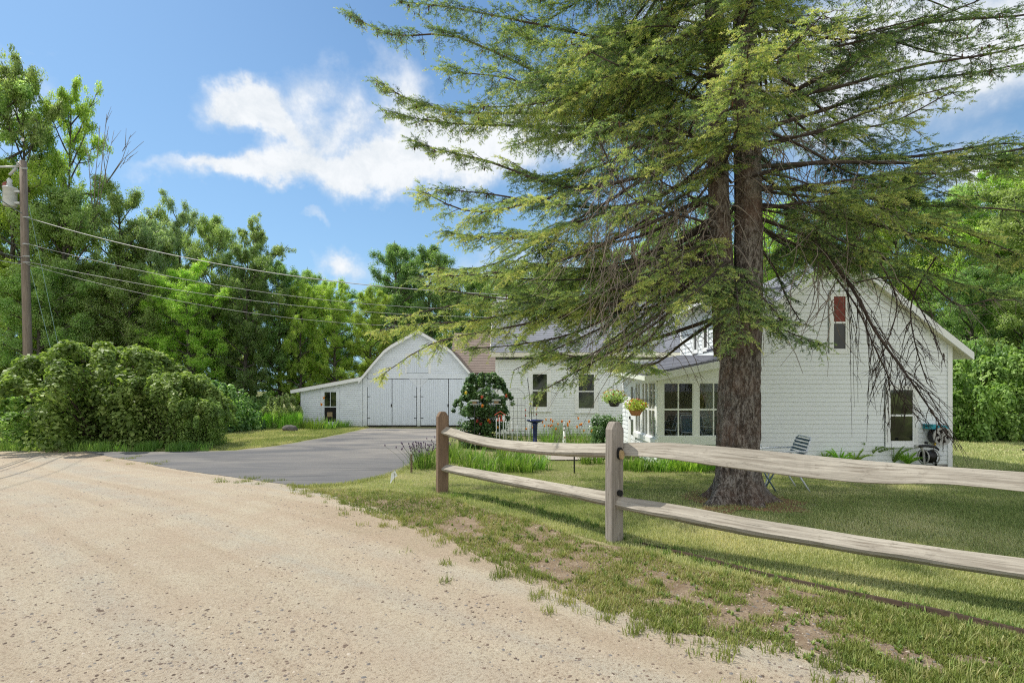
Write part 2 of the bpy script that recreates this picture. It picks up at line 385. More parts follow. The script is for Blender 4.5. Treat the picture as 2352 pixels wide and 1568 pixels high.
MAT['stone'] = simple('fieldstone', (0.32, 0.30, 0.28), 0.9, 0.3, 8)
MAT['terracotta'] = simple('terracotta', (0.5, 0.22, 0.11), 0.8)
MAT['cone'] = simple('spruce_cones', (0.13, 0.065, 0.035), 0.8)
MAT['cardboard'] = simple('cardboard', (0.33, 0.25, 0.14), 0.9)
MAT['porchfloor'] = simple('grey_floor_paint', (0.16, 0.16, 0.155), 0.6)
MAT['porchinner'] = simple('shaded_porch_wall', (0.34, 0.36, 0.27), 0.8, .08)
# ================================================================ camera, sun, sky
cam = bpy.data.cameras.new('camera'); co = bpy.data.objects.new('camera', cam); C.objects.link(co)
co.location = (0, 0, CAM_H); co.rotation_euler = (R(90), 0, 0)
cam.lens = 18.0; cam.sensor_width = 36.0; cam.shift_y = 113/2352.0; cam.clip_end = 3000; cam.clip_start = 0.05
bpy.context.scene.camera = co
SUN_EL = R(57); SH = Vector((0.883, -0.469, 0)).normalized()          # shadows run this way over the ground
sl = bpy.data.lights.new('sun', 'SUN'); sl.energy = 5.0; sl.angle = R(0.53); sl.color = (1.0, 0.95, 0.86)
so = bpy.data.objects.new('sun', sl); C.objects.link(so)
ray = Vector((SH.x*math.cos(SUN_EL), SH.y*math.cos(SUN_EL), -math.sin(SUN_EL)))
so.rotation_euler = ray.to_track_quat('-Z', 'Y').to_euler(); so.location = (-20, 20, 30)
w = bpy.data.worlds.new('World'); bpy.context.scene.world = w; w.use_nodes = True
nt = w.node_tree; nt.nodes.clear()
wo = nt.nodes.new('ShaderNodeOutputWorld'); bg = nt.nodes.new('ShaderNodeBackground')
sky = N(nt, 'ShaderNodeTexSky', sky_type='NISHITA'); sky.sun_disc = False; sky.sun_elevation = SUN_EL
sky.sun_rotation = math.atan2(-SH.x, -SH.y); sky.altitude = 200; sky.air_density = 1.0; sky.dust_density = 0.6; sky.ozone_density = 1.2
tc = N(nt, 'ShaderNodeTexCoord').outputs['Generated']
s3 = N(nt, 'ShaderNodeSeparateXYZ'); nt.links.new(tc, s3.inputs[0])
dx, dy, dz = s3.outputs
ymax = math_(nt, 'MAXIMUM', dy, 0.05)
U_ = math_(nt, 'DIVIDE', dx, ymax); V_ = math_(nt, 'DIVIDE', dz, ymax)
wv = noise(nt, tc, 5.5, 6, 0.6, 0.0); wv2 = noise(nt, mapping(nt, tc, (1, 1, 1), (1, 2, 3)), 5.5, 6, 0.6)
Uw = math_(nt, 'ADD', U_, math_(nt, 'MULTIPLY', math_(nt, 'SUBTRACT', wv, 0.5), 0.34))
Vw = math_(nt, 'ADD', V_, math_(nt, 'MULTIPLY', math_(nt, 'SUBTRACT', wv2, 0.5), 0.28))
clouds = [  # x, y, rx, ry, angle, strength in photo half-widths
 (560, 240, 80, 40, -5, 1.45), (630, 295, 62, 30, -35, 1.1), (715, 225, 55, 60, 0, 0.55), (735, 300, 80, 28, 30, 0.5),
 (430, 385, 110, 20, -14, 0.65), (550, 418, 120, 26, -8, 0.75), (700, 385, 140, 34, 8, 0.85), (830, 385, 150, 42, 0, 0.95),
 (960, 350, 130, 60, 10, 1.0), (1080, 330, 170, 75, 0, 1.05), (905, 190, 50, 70, 0, 0.45), (920, 270, 70, 40, 0, 0.5),
 (1250, 300, 140, 60, 0, 0.85), (790, 615, 55, 30, 0, 0.75), (720, 520, 35, 14, 0, 0.35), (30, 225, 90, 60, 0, 0.75),
 (2150, 90, 330, 90, 5, 1.1), (2260, 200, 190, 70, 20, 0.7), (1900, 260, 180, 100, 0, 0.5), (1640, 60, 200, 90, 0, 0.5), (2330, 430, 160, 70, 0, 0.8), (1180, 640, 260, 60, 0, 0.4)]
acc = None
for (cx, cy, rx, ry, an, st) in clouds:
    u0 = (cx-1176)/F; v0 = (897-cy)/F; a_ = R(an); ca, sa = math.cos(a_), math.sin(a_)
    du = math_(nt, 'SUBTRACT', Uw, u0); dv = math_(nt, 'SUBTRACT', Vw, v0)
    p = math_(nt, 'ADD', math_(nt, 'MULTIPLY', du, ca*F/rx), math_(nt, 'MULTIPLY', dv, sa*F/rx))
    q = math_(nt, 'ADD', math_(nt, 'MULTIPLY', du, -sa*F/ry), math_(nt, 'MULTIPLY', dv, ca*F/ry))
    r2 = math_(nt, 'ADD', math_(nt, 'MULTIPLY', p, p), math_(nt, 'MULTIPLY', q, q))
    e = math_(nt, 'MULTIPLY', math_(nt, 'POWER', 2.718, math_(nt, 'MULTIPLY', r2, -0.9)), st)
    acc = e if acc is None else math_(nt, 'ADD', acc, e)
front = ramp(nt, dy, [(0.02, (0, 0, 0)), (0.15, (1, 1, 1))])
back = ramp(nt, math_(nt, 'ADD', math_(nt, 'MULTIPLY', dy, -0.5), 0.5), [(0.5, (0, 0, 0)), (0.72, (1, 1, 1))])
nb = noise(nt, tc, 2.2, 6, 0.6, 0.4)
cb = math_(nt, 'MULTIPLY', ramp(nt, nb, [(0.25, (0, 0, 0)), (0.55, (1, 1, 1))]), back)  # unseen bright cloud added behind the camera to fill the shaded front walls
fine = noise(nt, tc, 16, 6, 0.68, 0.2)
dens = math_(nt, 'MULTIPLY', acc, front)
dens = math_(nt, 'ADD', dens, math_(nt, 'MULTIPLY', math_(nt, 'SUBTRACT', fine, 0.5), math_(nt, 'MULTIPLY', dens, 1.6)))
dens = math_(nt, 'ADD', dens, math_(nt, 'MULTIPLY', noise(nt, mapping(nt, tc, (2, 2, 6)), 3.0, 6, 0.65), 0.22))
cf = ramp(nt, dens, [(0.18, (0, 0, 0)), (0.42, (0.30, 0.30, 0.30)), (0.75, (0.82, 0.82, 0.82)), (1.0, (1, 1, 1))])
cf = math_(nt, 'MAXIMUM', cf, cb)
# blue of the sky: physical sky, a touch more saturated
skc = mix(nt, 1.0, sky.outputs[0], (1.02, 1.34, 1.48), 'MULTIPLY')
hor = ramp(nt, dz, [(0.0, (0.9, 0.9, 0.9)), (0.28, (0.35, 0.35, 0.35)), (0.65, (0, 0, 0))])
skc = mix(nt, hor, skc, (3.9, 6.2, 8.6))
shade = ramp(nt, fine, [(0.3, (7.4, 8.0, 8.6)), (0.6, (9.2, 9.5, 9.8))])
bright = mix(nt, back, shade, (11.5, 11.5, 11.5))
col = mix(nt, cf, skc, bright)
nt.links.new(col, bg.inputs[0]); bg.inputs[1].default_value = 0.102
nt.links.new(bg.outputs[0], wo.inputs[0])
sc = bpy.context.scene
sc.view_settings.view_transform = 'Standard'; sc.view_settings.look = 'None'; sc.view_settings.exposure = 0; sc.view_settings.gamma = 1
sc.cycles.max_bounces = 8; sc.cycles.transparent_max_bounces = 12; sc.cycles.diffuse_bounces = 4; sc.cycles.sample_clamp_indirect = 2.5; sc.cycles.blur_glossy = 1.0
sc.cycles.use_denoising = False; sc.cycles.use_adaptive_sampling = False; sc.cycles.filter_width = 1.15
sc.cycles.caustics_reflective = False; sc.cycles.caustics_refractive = False

# ================================================================ ground sheets
def ground_mat():
    m, nt, out = mat_new('lawn_ground'); v = objv(nt)
    a = noise(nt, v, 1.1, 5, 0.6); b = noise(nt, v, 14, 4, 0.7); c_ = noise(nt, v, 90, 3, 0.7)
    dry = ramp(nt, a, [(0.42, (0, 0, 0)), (0.62, (1, 1, 1))])
    c = mix(nt, dry, (0.24, 0.27, 0.09), (0.45, 0.38, 0.23))
    c = mix(nt, ramp(nt, b, [(0.35, (0.75, 0.75, 0.75)), (0.6, (0, 0, 0))]), c, (0.15, 0.19, 0.04))
    c = mix(nt, ramp(nt, c_, [(0.35, (0.5, 0.5, 0.5)), (0.6, (0, 0, 0))]), c, (0.10, 0.09, 0.04))
    bsdf(nt, out, c, 0.95, bump(nt, math_(nt, 'ADD', b, c_), 0.8, 0.02), 0, 0.1); return m
def soil_mat():
    m, nt, out = mat_new('sandy_verge_soil'); v = objv(nt)
    b = noise(nt, v, 5, 5, 0.65); c_ = noise(nt, v, 70, 4, 0.75)
    c = ramp(nt, b, [(0.35, (0.22, 0.165, 0.11)), (0.6, (0.37, 0.295, 0.21))])
    vo = N(nt, 'ShaderNodeTexVoronoi'); vo.inputs['Scale'].default_value = 55; nt.links.new(v, vo.inputs['Vector'])
    c = mix(nt, math_(nt, 'MULTIPLY', vo.outputs['Color'], 0.45), c, (0.17, 0.11, 0.065))
    c = mix(nt, ramp(nt, c_, [(0.35, (0.7, 0.7, 0.7)), (0.55, (0, 0, 0))]), c, (0.16, 0.11, 0.07))
    bsdf(nt, out, c, 0.95, bump(nt, c_, 0.9, 0.015), 0, 0.1); return m
def road_mat():
    m, nt, out = mat_new('packed_sand_and_gravel'); v = objv(nt)
    rv = mapping(nt, v, (1, 1, 1), (0, 0, R(36)))
    bands = noise(nt, mapping(nt, rv, (0.07, 1.5, 1)), 1.0, 4, 0.5, 0.3)
    blot = noise(nt, v, 1.6, 5, 0.6)
    grain = noise(nt, v, 55, 5, 0.75); tiny = noise(nt, v, 260, 2, 0.7)
    c = ramp(nt, bands, [(0.36, (0.45, 0.37, 0.265)), (0.50, (0.55, 0.48, 0.36)), (0.62, (0.48, 0.445, 0.36))])
    c = mix(nt, ramp(nt, blot, [(0.38, (0.5, 0.5, 0.5)), (0.62, (0, 0, 0))]), c, (0.48, 0.375, 0.275))
    c = mix(nt, ramp(nt, grain, [(0.36, (0.75, 0.75, 0.75)), (0.50, (0, 0, 0))]), c, (0.27, 0.20, 0.14))
    c = mix(nt, ramp(nt, grain, [(0.62, (0, 0, 0)), (0.72, (0.5, 0.5, 0.5))]), c, (0.62, 0.55, 0.45))
    c = mix(nt, ramp(nt, tiny, [(0.3, (0.65, 0.65, 0.65)), (0.48, (0, 0, 0))]), c, (0.19, 0.14, 0.10))
    # grit: small sunk stones seen as cells of their own tint
    for sc_, lo, hi in ((38, 0.10, 0.16), (95, 0.14, 0.2)):
        vo = N(nt, 'ShaderNodeTexVoronoi'); vo.inputs['Scale'].default_value = sc_; nt.links.new(v, vo.inputs['Vector'])
        wn = N(nt, 'ShaderNodeSeparateColor'); nt.links.new(vo.outputs['Color'], wn.inputs[0])
        here = ramp(nt, wn.outputs[0], [(0.80, (0, 0, 0)), (0.84, (.7, .7, .7))])
        spot = math_(nt, 'MULTIPLY', here, ramp(nt, vo.outputs['Distance'], [(lo, (1, 1, 1)), (hi, (0, 0, 0))]))
        c = mix(nt, spot, c, ramp(nt, wn.outputs[1], [(0.2, (0.16, 0.12, 0.09)), (0.6, (0.36, 0.31, 0.27)), (0.95, (0.45, 0.38, 0.30))]))
    h = math_(nt, 'ADD', math_(nt, 'MULTIPLY', grain, 0.6), math_(nt, 'ADD', tiny, math_(nt, 'MULTIPLY', blot, 1.2)))
    bsdf(nt, out, c, 0.95, bump(nt, h, 0.75, 0.014), 0, 0.1); return m
def asphalt_mat():
    m, nt, out = mat_new('driveway_asphalt'); v = objv(nt)
    a = noise(nt, mapping(nt, v, (0.35, 0.9, 1)), 1.0, 5, 0.6, 0.6); fine_ = noise(nt, v, 120, 3, 0.8)
    s = N(nt, 'ShaderNodeSeparateXYZ'); nt.links.new(v, s.inputs[0])
    far = ramp(nt, math_(nt, 'MULTIPLY', math_(nt, 'SUBTRACT', s.outputs[1], 11.0), 0.08, True), [(0.0, (0, 0, 0)), (1.0, (0.8, 0.8, 0.8))])
    dust = math_(nt, 'MULTIPLY', ramp(nt, a, [(0.38, (0, 0, 0)), (0.68, (1, 1, 1))]), math_(nt, 'ADD', far, 0.22))
    c = mix(nt, dust, (0.128, 0.128, 0.132), (0.46, 0.41, 0.34))
    st = noise(nt, mapping(nt, v, (0.25, 1.6, 1)), 1.3, 4, 0.6, 1.5)
    c = mix(nt, math_(nt, 'MULTIPLY', ramp(nt, st, [(0.30, (1, 1, 1)), (0.42, (0, 0, 0))]), 0.5), c, (0.075, 0.075, 0.078))
    c = mix(nt, ramp(nt, fine_, [(0.35, (0.6, 0.6, 0.6)), (0.55, (0, 0, 0))]), c, (0.10, 0.10, 0.10))
    c = mix(nt, ramp(nt, fine_, [(0.6, (0, 0, 0)), (0.75, (0.5, 0.5, 0.5))]), c, (0.42, 0.40, 0.38))
    bsdf(nt, out, c, 0.9, bump(nt, fine_, 0.6, 0.008), 0, 0.2); return m
MAT['lawn'] = ground_mat(); MAT['soil'] = soil_mat(); MAT['road'] = road_mat(); MAT['asphalt'] = asphalt_mat()
MAT['slab'] = simple('pale_slab', (0.38, 0.33, 0.28), 0.9, 0.15, 3)

# one big sheet: fine near, coarse to the horizon
def axis(vals): return np.unique(np.round(np.concatenate(vals), 4))
xs = axis([np.arange(-24, 20.01, 0.25), np.array([-1500, -600, -300, -150, -90, -60, -40, -30, 26, 34, 50, 80, 150, 300, 600, 1500.])])
ys = axis([np.arange(-2, 34.01, 0.25), np.array([-800, -200, -60, -20, -8, -4, 40, 50, 70, 100, 160, 300, 700, 1600.])])
Xg, Yg = np.meshgrid(xs, ys)
Z = g(Xg, Yg)
vv = np.stack([Xg.ravel(), Yg.ravel(), Z.ravel()], 1)
nx = len(xs); ii = (np.arange(len(ys)-1)[:, None]*nx+np.arange(nx-1)[None, :]).ravel()
ground = link_mesh('lawn', np_mesh('lawn', vv, np.stack([ii, ii+1, ii+nx+1, ii+nx], 1), smooth=True), MAT['lawn'])
tag(ground, kind='structure')

def densify(poly, step, amp, seed):
    out = []
    for i in range(len(poly)):
        a = Vector(poly[i][:2]); b = Vector(poly[(i+1) % len(poly)][:2]); n = max(1, int((b-a).length/step))
        for k in range(n):
            p = a.lerp(b, k/n); d = (b-a).normalized(); nn = Vector((-d.y, d.x))
            o = (float(vnoise(p.x, p.y, 0.35, seed))-0.5)*amp + (float(vnoise(p.x, p.y, 0.11, seed+1))-0.5)*amp*0.5
            out.append(p+nn*o)
    return out
def inside(px, py, poly):
    x = np.asarray([p[0] for p in poly]); y = np.asarray([p[1] for p in poly]); px = np.asarray(px); py = np.asarray(py)
    r = np.zeros(px.shape, bool); j = len(poly)-1
    for i in range(len(poly)):
        c = ((y[i] > py) != (y[j] > py))
        if c.any():
            t = (x[j]-x[i])*(py-y[i])/((y[j]-y[i]) if y[j] != y[i] else 1e-9)+x[i]
            r ^= c & (px < t)
        j = i
    return r
def sheet(name, poly, off, mat, cell=0.5):
    bx = [p[0] for p in poly]; by = [p[1] for p in poly]
    gx, gy = np.meshgrid(np.arange(min(bx)+.1, max(bx), cell), np.arange(min(by)+.1, max(by), cell)); gx = gx.ravel(); gy = gy.ravel()
    k = inside(gx, gy, poly); pts = [Vector((p[0], p[1])) for p in poly]+[Vector((a, b)) for a, b in zip(gx[k], gy[k])]
    n = len(poly)
    v2, e2, f2, *_ = delaunay_2d_cdt(pts, [(i, (i+1) % n) for i in range(n)], [list(range(n))], 1, 1e-5)
    me = bpy.data.meshes.new(name); me.from_pydata([(p.x, p.y, gz(p.x, p.y)+off) for p in v2], [], [list(f) for f in f2])
    me.polygons.foreach_set('use_smooth', [True]*len(me.polygons)); me.update()
    if len(me.polygons) and me.polygons[0].normal.z < 0: me.flip_normals()
    o = link_mesh(name, me, mat); tag(o, kind='structure'); return o
P2 = lambda l: [tuple(gp(*q)[:2]) for q in l]
road_edge = P2([(0, 1010), (90, 1014), (160, 1027), (240, 1044), (330, 1060), (430, 1078), (560, 1096), (690, 1114), (800, 1150), (900, 1185), (1050, 1240), (1200, 1303), (1330, 1362), (1500, 1410), (1700, 1462), (1900, 1512), (2060, 1560)])
road_poly = densify([(-60, 14.5), (-30, 15.3), (-16.5, 15.2)]+road_edge+[(2.2, 2.2), (3.6, 1.0), (6, -1), (20, -14), (-60, -14)], 0.12, 0.14, 5)
road = sheet('gravel_road', road_poly, 0.008, MAT['road'], 0.6)
drive_poly = densify(P2([(846, 984), (790, 996), (740, 1006), (640, 1024), (540, 1035), (400, 1038), (300, 1038), (185, 1036), (240, 1047), (330, 1063), (430, 1082), (560, 1100), (690, 1118), (790, 1113), (890, 1092), (960, 1062), (1000, 1030), (1030, 1005), (1085, 984)]), 0.15, 0.05, 9)
drive = sheet('driveway', drive_poly, 0.013, MAT['asphalt'], 0.6)
verge_poly = densify(P2([(640, 1112), (760, 1122), (900, 1128), (1010, 1142), (1180, 1190), (1400, 1250), (1600, 1305), (1900, 1372), (2150, 1425), (2352, 1470)])+[(4.2, 2.5), (4.6, 1.2), (3.6, .9)]+[(2.4, 2.0)]+[(p[0]-.05, p[1]-.12) for p in road_edge[::-1][:10]], 0.12, 0.22, 15)
verge = sheet('verge_soil', verge_poly, 0.004, MAT['soil'], 0.5)
slab = sheet('garden_path', densify(P2([(1248, 1046), (1300, 1042), (1385, 1043), (1400, 1054), (1330, 1058), (1262, 1058)]), .2, .04, 3), 0.03, MAT['slab'], .4)
needle_bed = sheet('needle_litter', densify(P2([(1570, 1150), (1600, 1130), (1700, 1135), (1800, 1140), (1890, 1158), (1820, 1172), (1740, 1168), (1670, 1180), (1600, 1172)]), .09, .55, 33), 0.005, simple('brown_needle_litter', (0.24, 0.125, 0.06), 0.95, 0.5, 30, bstr=.5), .3)

# ---------------------------------------------------------------- blades (grass, strap leaves) and stones
def blades(base, az, length, width, lean, segs=3, twist=None):
    """arching strips: base (n,3); az heading; lean 0 upright .. 1.6 drooping -> verts, quads, per-blade index"""
    n = len(base); t = np.linspace(0, 1, segs+1)
    ang = (np.pi/2)-lean[:, None]*(0.25+0.75*t[None, :])
    dl = length[:, None]/segs
    hx = np.concatenate([np.zeros((n, 1)), np.cumsum(np.cos(ang[:, :-1])*dl, 1)], 1)
    hz = np.concatenate([np.zeros((n, 1)), np.cumsum(np.sin(ang[:, :-1])*dl, 1)], 1)
    wv_ = width[:, None]*np.clip(1-t[None, :]**2*0.93, 0.05, 1)*0.5
    tw = az+np.pi/2 if twist is None else twist
    cx = base[:, 0:1]+np.cos(az)[:, None]*hx; cy = base[:, 1:2]+np.sin(az)[:, None]*hx; cz = base[:, 2:3]+hz
    sx = np.cos(tw)[:, None]*wv_; sy = np.sin(tw)[:, None]*wv_
    L = np.stack([cx-sx, cy-sy, cz], 2); Rr = np.stack([cx+sx, cy+sy, cz], 2)
    v = np.stack([L, Rr], 2).reshape(-1, 3)
    b = (np.arange(n)*(segs+1)*2)[:, None]+(np.arange(segs)*2)[None, :]
    b = b.ravel(); f = np.stack([b, b+1, b+3, b+2], 1)
    return v, f, np.repeat(np.arange(n), segs)
def scatter(n, poly, power=1.0, ymin=1.5, ymax=30):
    """points inside a ground polygon, denser toward the near end as 1/Y^power"""
    bx = [p[0] for p in poly]; by = [p[1] for p in poly]; out = np.zeros((0, 2)); y0 = max(ymin, min(by)); y1 = min(ymax, max(by))
    while len(out) < n:
        u = rng.random(n*3)
        if abs(power-1) < 1e-6: y = y0*(y1/y0)**u
        else: y = (y0**(1-power)+u*(y1**(1-power)-y0**(1-power)))**(1/(1-power))
        x = rng.uniform(-1.12, 1.12 if ymin > 5 else 1.6, len(y))*y
        k = inside(x, y, poly)&(x > min(bx))&(x < max(bx))
        out = np.concatenate([out, np.stack([x[k], y[k]], 1)])
        if k.sum() < 3: break
    return out[:n]
def grass_obj(name, pts, lmin, lmax, wd, mat, seed=1, lean=(0.2, 1.1), segs=2, dry=None, off=0.0):
    n = len(pts); r = np.random.default_rng(seed)
    base = np.stack([pts[:, 0], pts[:, 1], g(pts[:, 0], pts[:, 1])+off], 1)
    L = r.uniform(lmin, lmax, n); az = r.uniform(0, 2*np.pi, n)
    v, f, idx = blades(base, az, L, np.full(n, wd)*r.uniform(.6, 1.3, n), r.uniform(lean[0], lean[1], n), segs, az+np.pi/2+r.normal(0, .5, n))
    d = vnoise(pts[:, 0], pts[:, 1], 1.3, 8)*0.62+vnoise(pts[:, 0], pts[:, 1], 0.4, 9)*0.38-.02 if dry is None else dry
    val = np.clip(d+r.normal(0, .16, n), 0, 1)
    me = np_mesh(name, v, f, {'v': val[idx]})
    o = link_mesh(name, me, mat); tag(o, kind='stuff'); return o
fence_line = P2([(1010, 1133), (1200, 1185), (1408, 1243)])+[(3.45, 3.45), (6.0, 1.7)]
lawn_poly = P2([(690, 1120), (790, 1110), (890, 1088), (930, 1066)])+[(-1.6, 13.5), (4, 12.2), (14, 11.6), (16, 11.6), (9, 5), (5.5, 2.4), (4.2, 2.6)]+P2([(2352, 1470), (2150, 1425), (1900, 1372), (1600, 1305), (1400, 1250), (1180, 1190), (1010, 1142), (900, 1150), (800, 1140)])
p = scatter(450000, lawn_poly, 1.7, 2.2, 13.6)
lit = P2([(1575, 1150), (1600, 1140), (1700, 1140), (1800, 1145), (1880, 1160), (1840, 1180), (1740, 1176), (1650, 1182), (1590, 1172)])
p = p[~(inside(p[:, 0], p[:, 1], lit) & (rng.random(len(p)) < .6))]
yy = p[:, 1]
lg = grass_obj('lawn_grass', p, 0.018, 0.046, 0.0055, MAT['grass'], 2, (.2, 1.25))
tag(lg, 'short dry lawn grass between the split rail fence and the house', 'grass')
far_poly = [(-25, 17.0), (-13, 14.9)]+P2([(240, 1034), (430, 1036), (600, 1028), (740, 1004), (840, 982)])+[(-7, 25), (-14, 25), (-25, 24)]
p = scatter(90000, far_poly, .6, 12, 25)
fg = grass_obj('roadside_grass', p, 0.03, 0.08, 0.018, MAT['grass'], 5)
tag(fg, 'mown yellow-green grass strip between the driveway and the thicket', 'grass')
p = scatter(60000, [(10.2, 11), (24, 11), (30, 30), (10.2, 30)], .8, 11, 30)
rg = grass_obj('side_lawn_grass', p, 0.03, 0.07, 0.016, MAT['grass'], 6, dry=np.full(60000, .62))
tag(rg, 'sunny lawn grass to the right of the gabled house', 'grass')
# verge weeds: fine patchy creeping weeds, tufts and rosettes over bare soil
rg_ = np.random.default_rng(4)
def vpatch(P): return vnoise(P[:, 0], P[:, 1], .42, 21)*.40+vnoise(P[:, 0], P[:, 1], .13, 22)*.45+vnoise(P[:, 0], P[:, 1], 1.4, 23)*.25+sstep(5.2, 7.6, P[:, 1])*.22
vp = scatter(190000, verge_poly, 1.5, 1.6, 13)
keep = vp[vpatch(vp) > .475+rg_.normal(0, .07, len(vp))]
vg = grass_obj('verge_weeds', keep, 0.010, 0.040, 0.0075, MAT['weed'], 7, (0.5, 1.5), 2)
tag(vg, 'fine patchy weeds creeping over the sandy verge beside the road', 'weeds')
tp = scatter(1500, verge_poly, 1.3, 1.6, 13); tp = tp[vpatch(tp) > .50+rg_.normal(0, .06, len(tp))]
k_ = rg_.integers(8, 34, len(tp)); tuft = np.repeat(tp, k_, 0)+rg_.normal(0, .016, (k_.sum(), 2)); tdry = np.repeat(np.clip(rg_.normal(.5, .25, len(tp)), 0, 1), k_)
tg = grass_obj('verge_tufts', tuft, 0.025, 0.085, 0.0055, MAT['weed'], 17, (0.15, 1.4), 3, dry=tdry)
tag(tg, 'longer grass tufts standing here and there on the verge', 'grass')
rp_ = scatter(800, verge_poly, 1.3, 1.6, 11); k_ = rg_.integers(6, 12, len(rp_)); ros = np.repeat(rp_, k_, 0)+rg_.normal(0, .004, (k_.sum(), 2))
rs_ = grass_obj('verge_rosettes', ros, 0.02, 0.045, 0.013, MAT['weed'], 27, (.9, 1.5), 3, dry=np.clip(rg_.normal(.3, .2, len(ros)), 0, 1))
tag(rs_, 'flat broad-leaved weed rosettes on the verge', 'weeds')
fl = [gp(1425, 1240), gp(1560, 1275), gp(1700, 1312), gp(1914, 1359), gp(2150, 1412), gp(2352, 1458)]; sp = []
for i_ in range(5):
    for q_ in range(20): t_ = rg_.random(); c_ = fl[i_].lerp(fl[i_+1], t_); sp.append(np.array([c_.x, c_.y])+rg_.normal(0, .05, 2)+rg_.normal(0, .02, (rg_.integers(6, 30), 2)))
fl1 = [gp(1030, 1136), gp(1180, 1160), gp(1380, 1212)]
for i_ in range(2):
    for q_ in range(40): t_ = rg_.random(); c_ = fl1[i_].lerp(fl1[i_+1], t_); sp.append(np.array([c_.x, c_.y])+rg_.normal(0, .09, 2)+rg_.normal(0, .02, (rg_.integers(8, 30), 2)))
sp = np.concatenate(sp); eg = grass_obj('fence_line_weeds', sp, .02, .075, .010, MAT['weed'], 31, (.2, 1.3), 3, dry=np.clip(rg_.normal(.18, .15, len(sp)), 0, 1))
tag(eg, 'dark green weeds growing along the foot of the fence', 'weeds')
# stray tufts on the road edge
ed = np.array([(q[0], q[1]) for q in road_edge[7:]]); sp = []
for i in range(150):
    k = rg_.integers(0, len(ed)-1); t = rg_.random(); c = ed[k]*(1-t)+ed[k+1]*t+np.array([-.45, -.5])*abs(rg_.normal(0, .35))
    sp.append(c+rg_.normal(0, .03, (rg_.integers(12, 50), 2)))
for q in gp(290, 1055), gp(330, 1066), gp(560, 1103), gp(600, 1110), gp(660, 1118), gp(540, 1108), gp(700, 1128):
    for _ in range(5): sp.append(np.array([q.x, q.y])+rg_.normal(0, .25, 2)+rg_.normal(0, .05, (40, 2)))
sp = np.concatenate(sp)
sg = grass_obj('road_edge_tufts', sp, 0.02, 0.07, 0.006, MAT['weed'], 12, (0.4, 1.5), 2, off=.012)
de = P2([(185, 1034), (300, 1035), (400, 1035), (540, 1032), (640, 1021), (740, 1003), (790, 993), (846, 981)]); de2 = P2([(690, 1120), (790, 1115), (890, 1094), (960, 1064), (1000, 1032)]); sp = []
for L_, n_ in ((de, 420), (de2, 200)):
    for q_ in range(n_): k = rg_.integers(0, len(L_)-1); t = rg_.random(); sp.append(np.array(L_[k])*(1-t)+np.array(L_[k+1])*t+rg_.normal(0, .035, 2)+rg_.normal(0, .05, (rg_.integers(8, 30), 2)))
sp = np.concatenate(sp); dg = grass_obj('driveway_edge_grass', sp, .02, .08, .010, MAT['grass'], 13, (.3, 1.4), 2); tag(dg, 'ragged grass creeping over both edges of the asphalt driveway', 'grass')
tag(sg, 'small scattered grass tufts growing out of the sandy road edge', 'grass')
# dark mulch line and dead stalks under the fence
def stones(name, pts, rad, mat, flat=.55, seed=3, off=0.0):
    r = np.random.default_rng(seed); n = len(pts)
    dirs = np.array([(1, 0, 0), (.5, .87, 0), (-.5, .87, 0), (-1, 0, 0), (-.5, -.87, 0), (.5, -.87, 0), (.35, .2, .8), (-.35, .2, .85), (0, -.4, .8)], float)
    v = dirs[None]*rad[:, None, None]*r.uniform(.7, 1.25, (n, 9, 1)); v[:, :, 2] *= flat; v[:, :, 0] *= r.uniform(.8, 1.5, (n, 1))
    a = r.uniform(0, 6.28, n); ca, sa = np.cos(a)[:, None], np.sin(a)[:, None]
    x = v[:, :, 0]*ca-v[:, :, 1]*sa; y = v[:, :, 0]*sa+v[:, :, 1]*ca
    v = np.stack([x+pts[:, 0:1], y+pts[:, 1:2], v[:, :, 2]+(g(pts[:, 0], pts[:, 1])+off)[:, None]], 2).reshape(-1, 3)
    fs = np.array([(0, 1, 6), (1, 7, 6), (1, 2, 7), (2, 3, 7), (3, 4, 7), (4, 8, 7), (4, 5, 8), (5, 0, 8), (0, 6, 8), (6, 7, 8)])
    f = (fs[None]+(np.arange(n)*9)[:, None, None]).reshape(-1, 3)
    me = np_mesh(name, v, f, {'v': np.repeat(r.random(n), 10)}); o = link_mesh(name, me, mat); tag(o, kind='stuff'); return o
def stone_mat():
    m, nt, out = mat_new('road_stones'); a = N(nt, 'ShaderNodeAttribute', attribute_name='v')
    c = ramp(nt, a.outputs['Fac'], [(0, (0.09, 0.065, 0.048)), (0.35, (0.17, 0.125, 0.095)), (0.6, (0.15, 0.145, 0.14)), (0.85, (0.34, 0.27, 0.20)), (1, (0.48, 0.42, 0.34))])
    bsdf(nt, out, c, 0.85, bump(nt, noise(nt, objv(nt), 120, 3), .4, .003), 0, .3); return m
MAT['stones'] = stone_mat()
rp = scatter(22000, road_poly, 1.9, 1.9, 16)
dn = vnoise(rp[:, 0]*.8+rp[:, 1]*.6, (rp[:, 1]*.8-rp[:, 0]*.6)*.25, .5, 31)
rp = rp[dn > .30+.25*rng.random(len(dn))]
rad = 0.0026+0.0095*rng.random(len(rp))**4+0.0011*np.sqrt(rp[:, 1])
big = rng.random(len(rp)) < .008; rad[big] = rng.uniform(.010, .020, big.sum())
st = stones('road_gravel', rp, rad, MAT['stones'], .6, 3, .0062); tag(st, 'loose stones scattered over the sandy road', 'gravel')
vp2 = scatter(9000, verge_poly, 1.5, 1.6, 12); st = stones('verge_gravel', vp2, .003+.008*rng.random(len(vp2))**3, MAT['stones'], .6, 8, .005); tag(st, 'small stones in the soil of the verge', 'gravel')
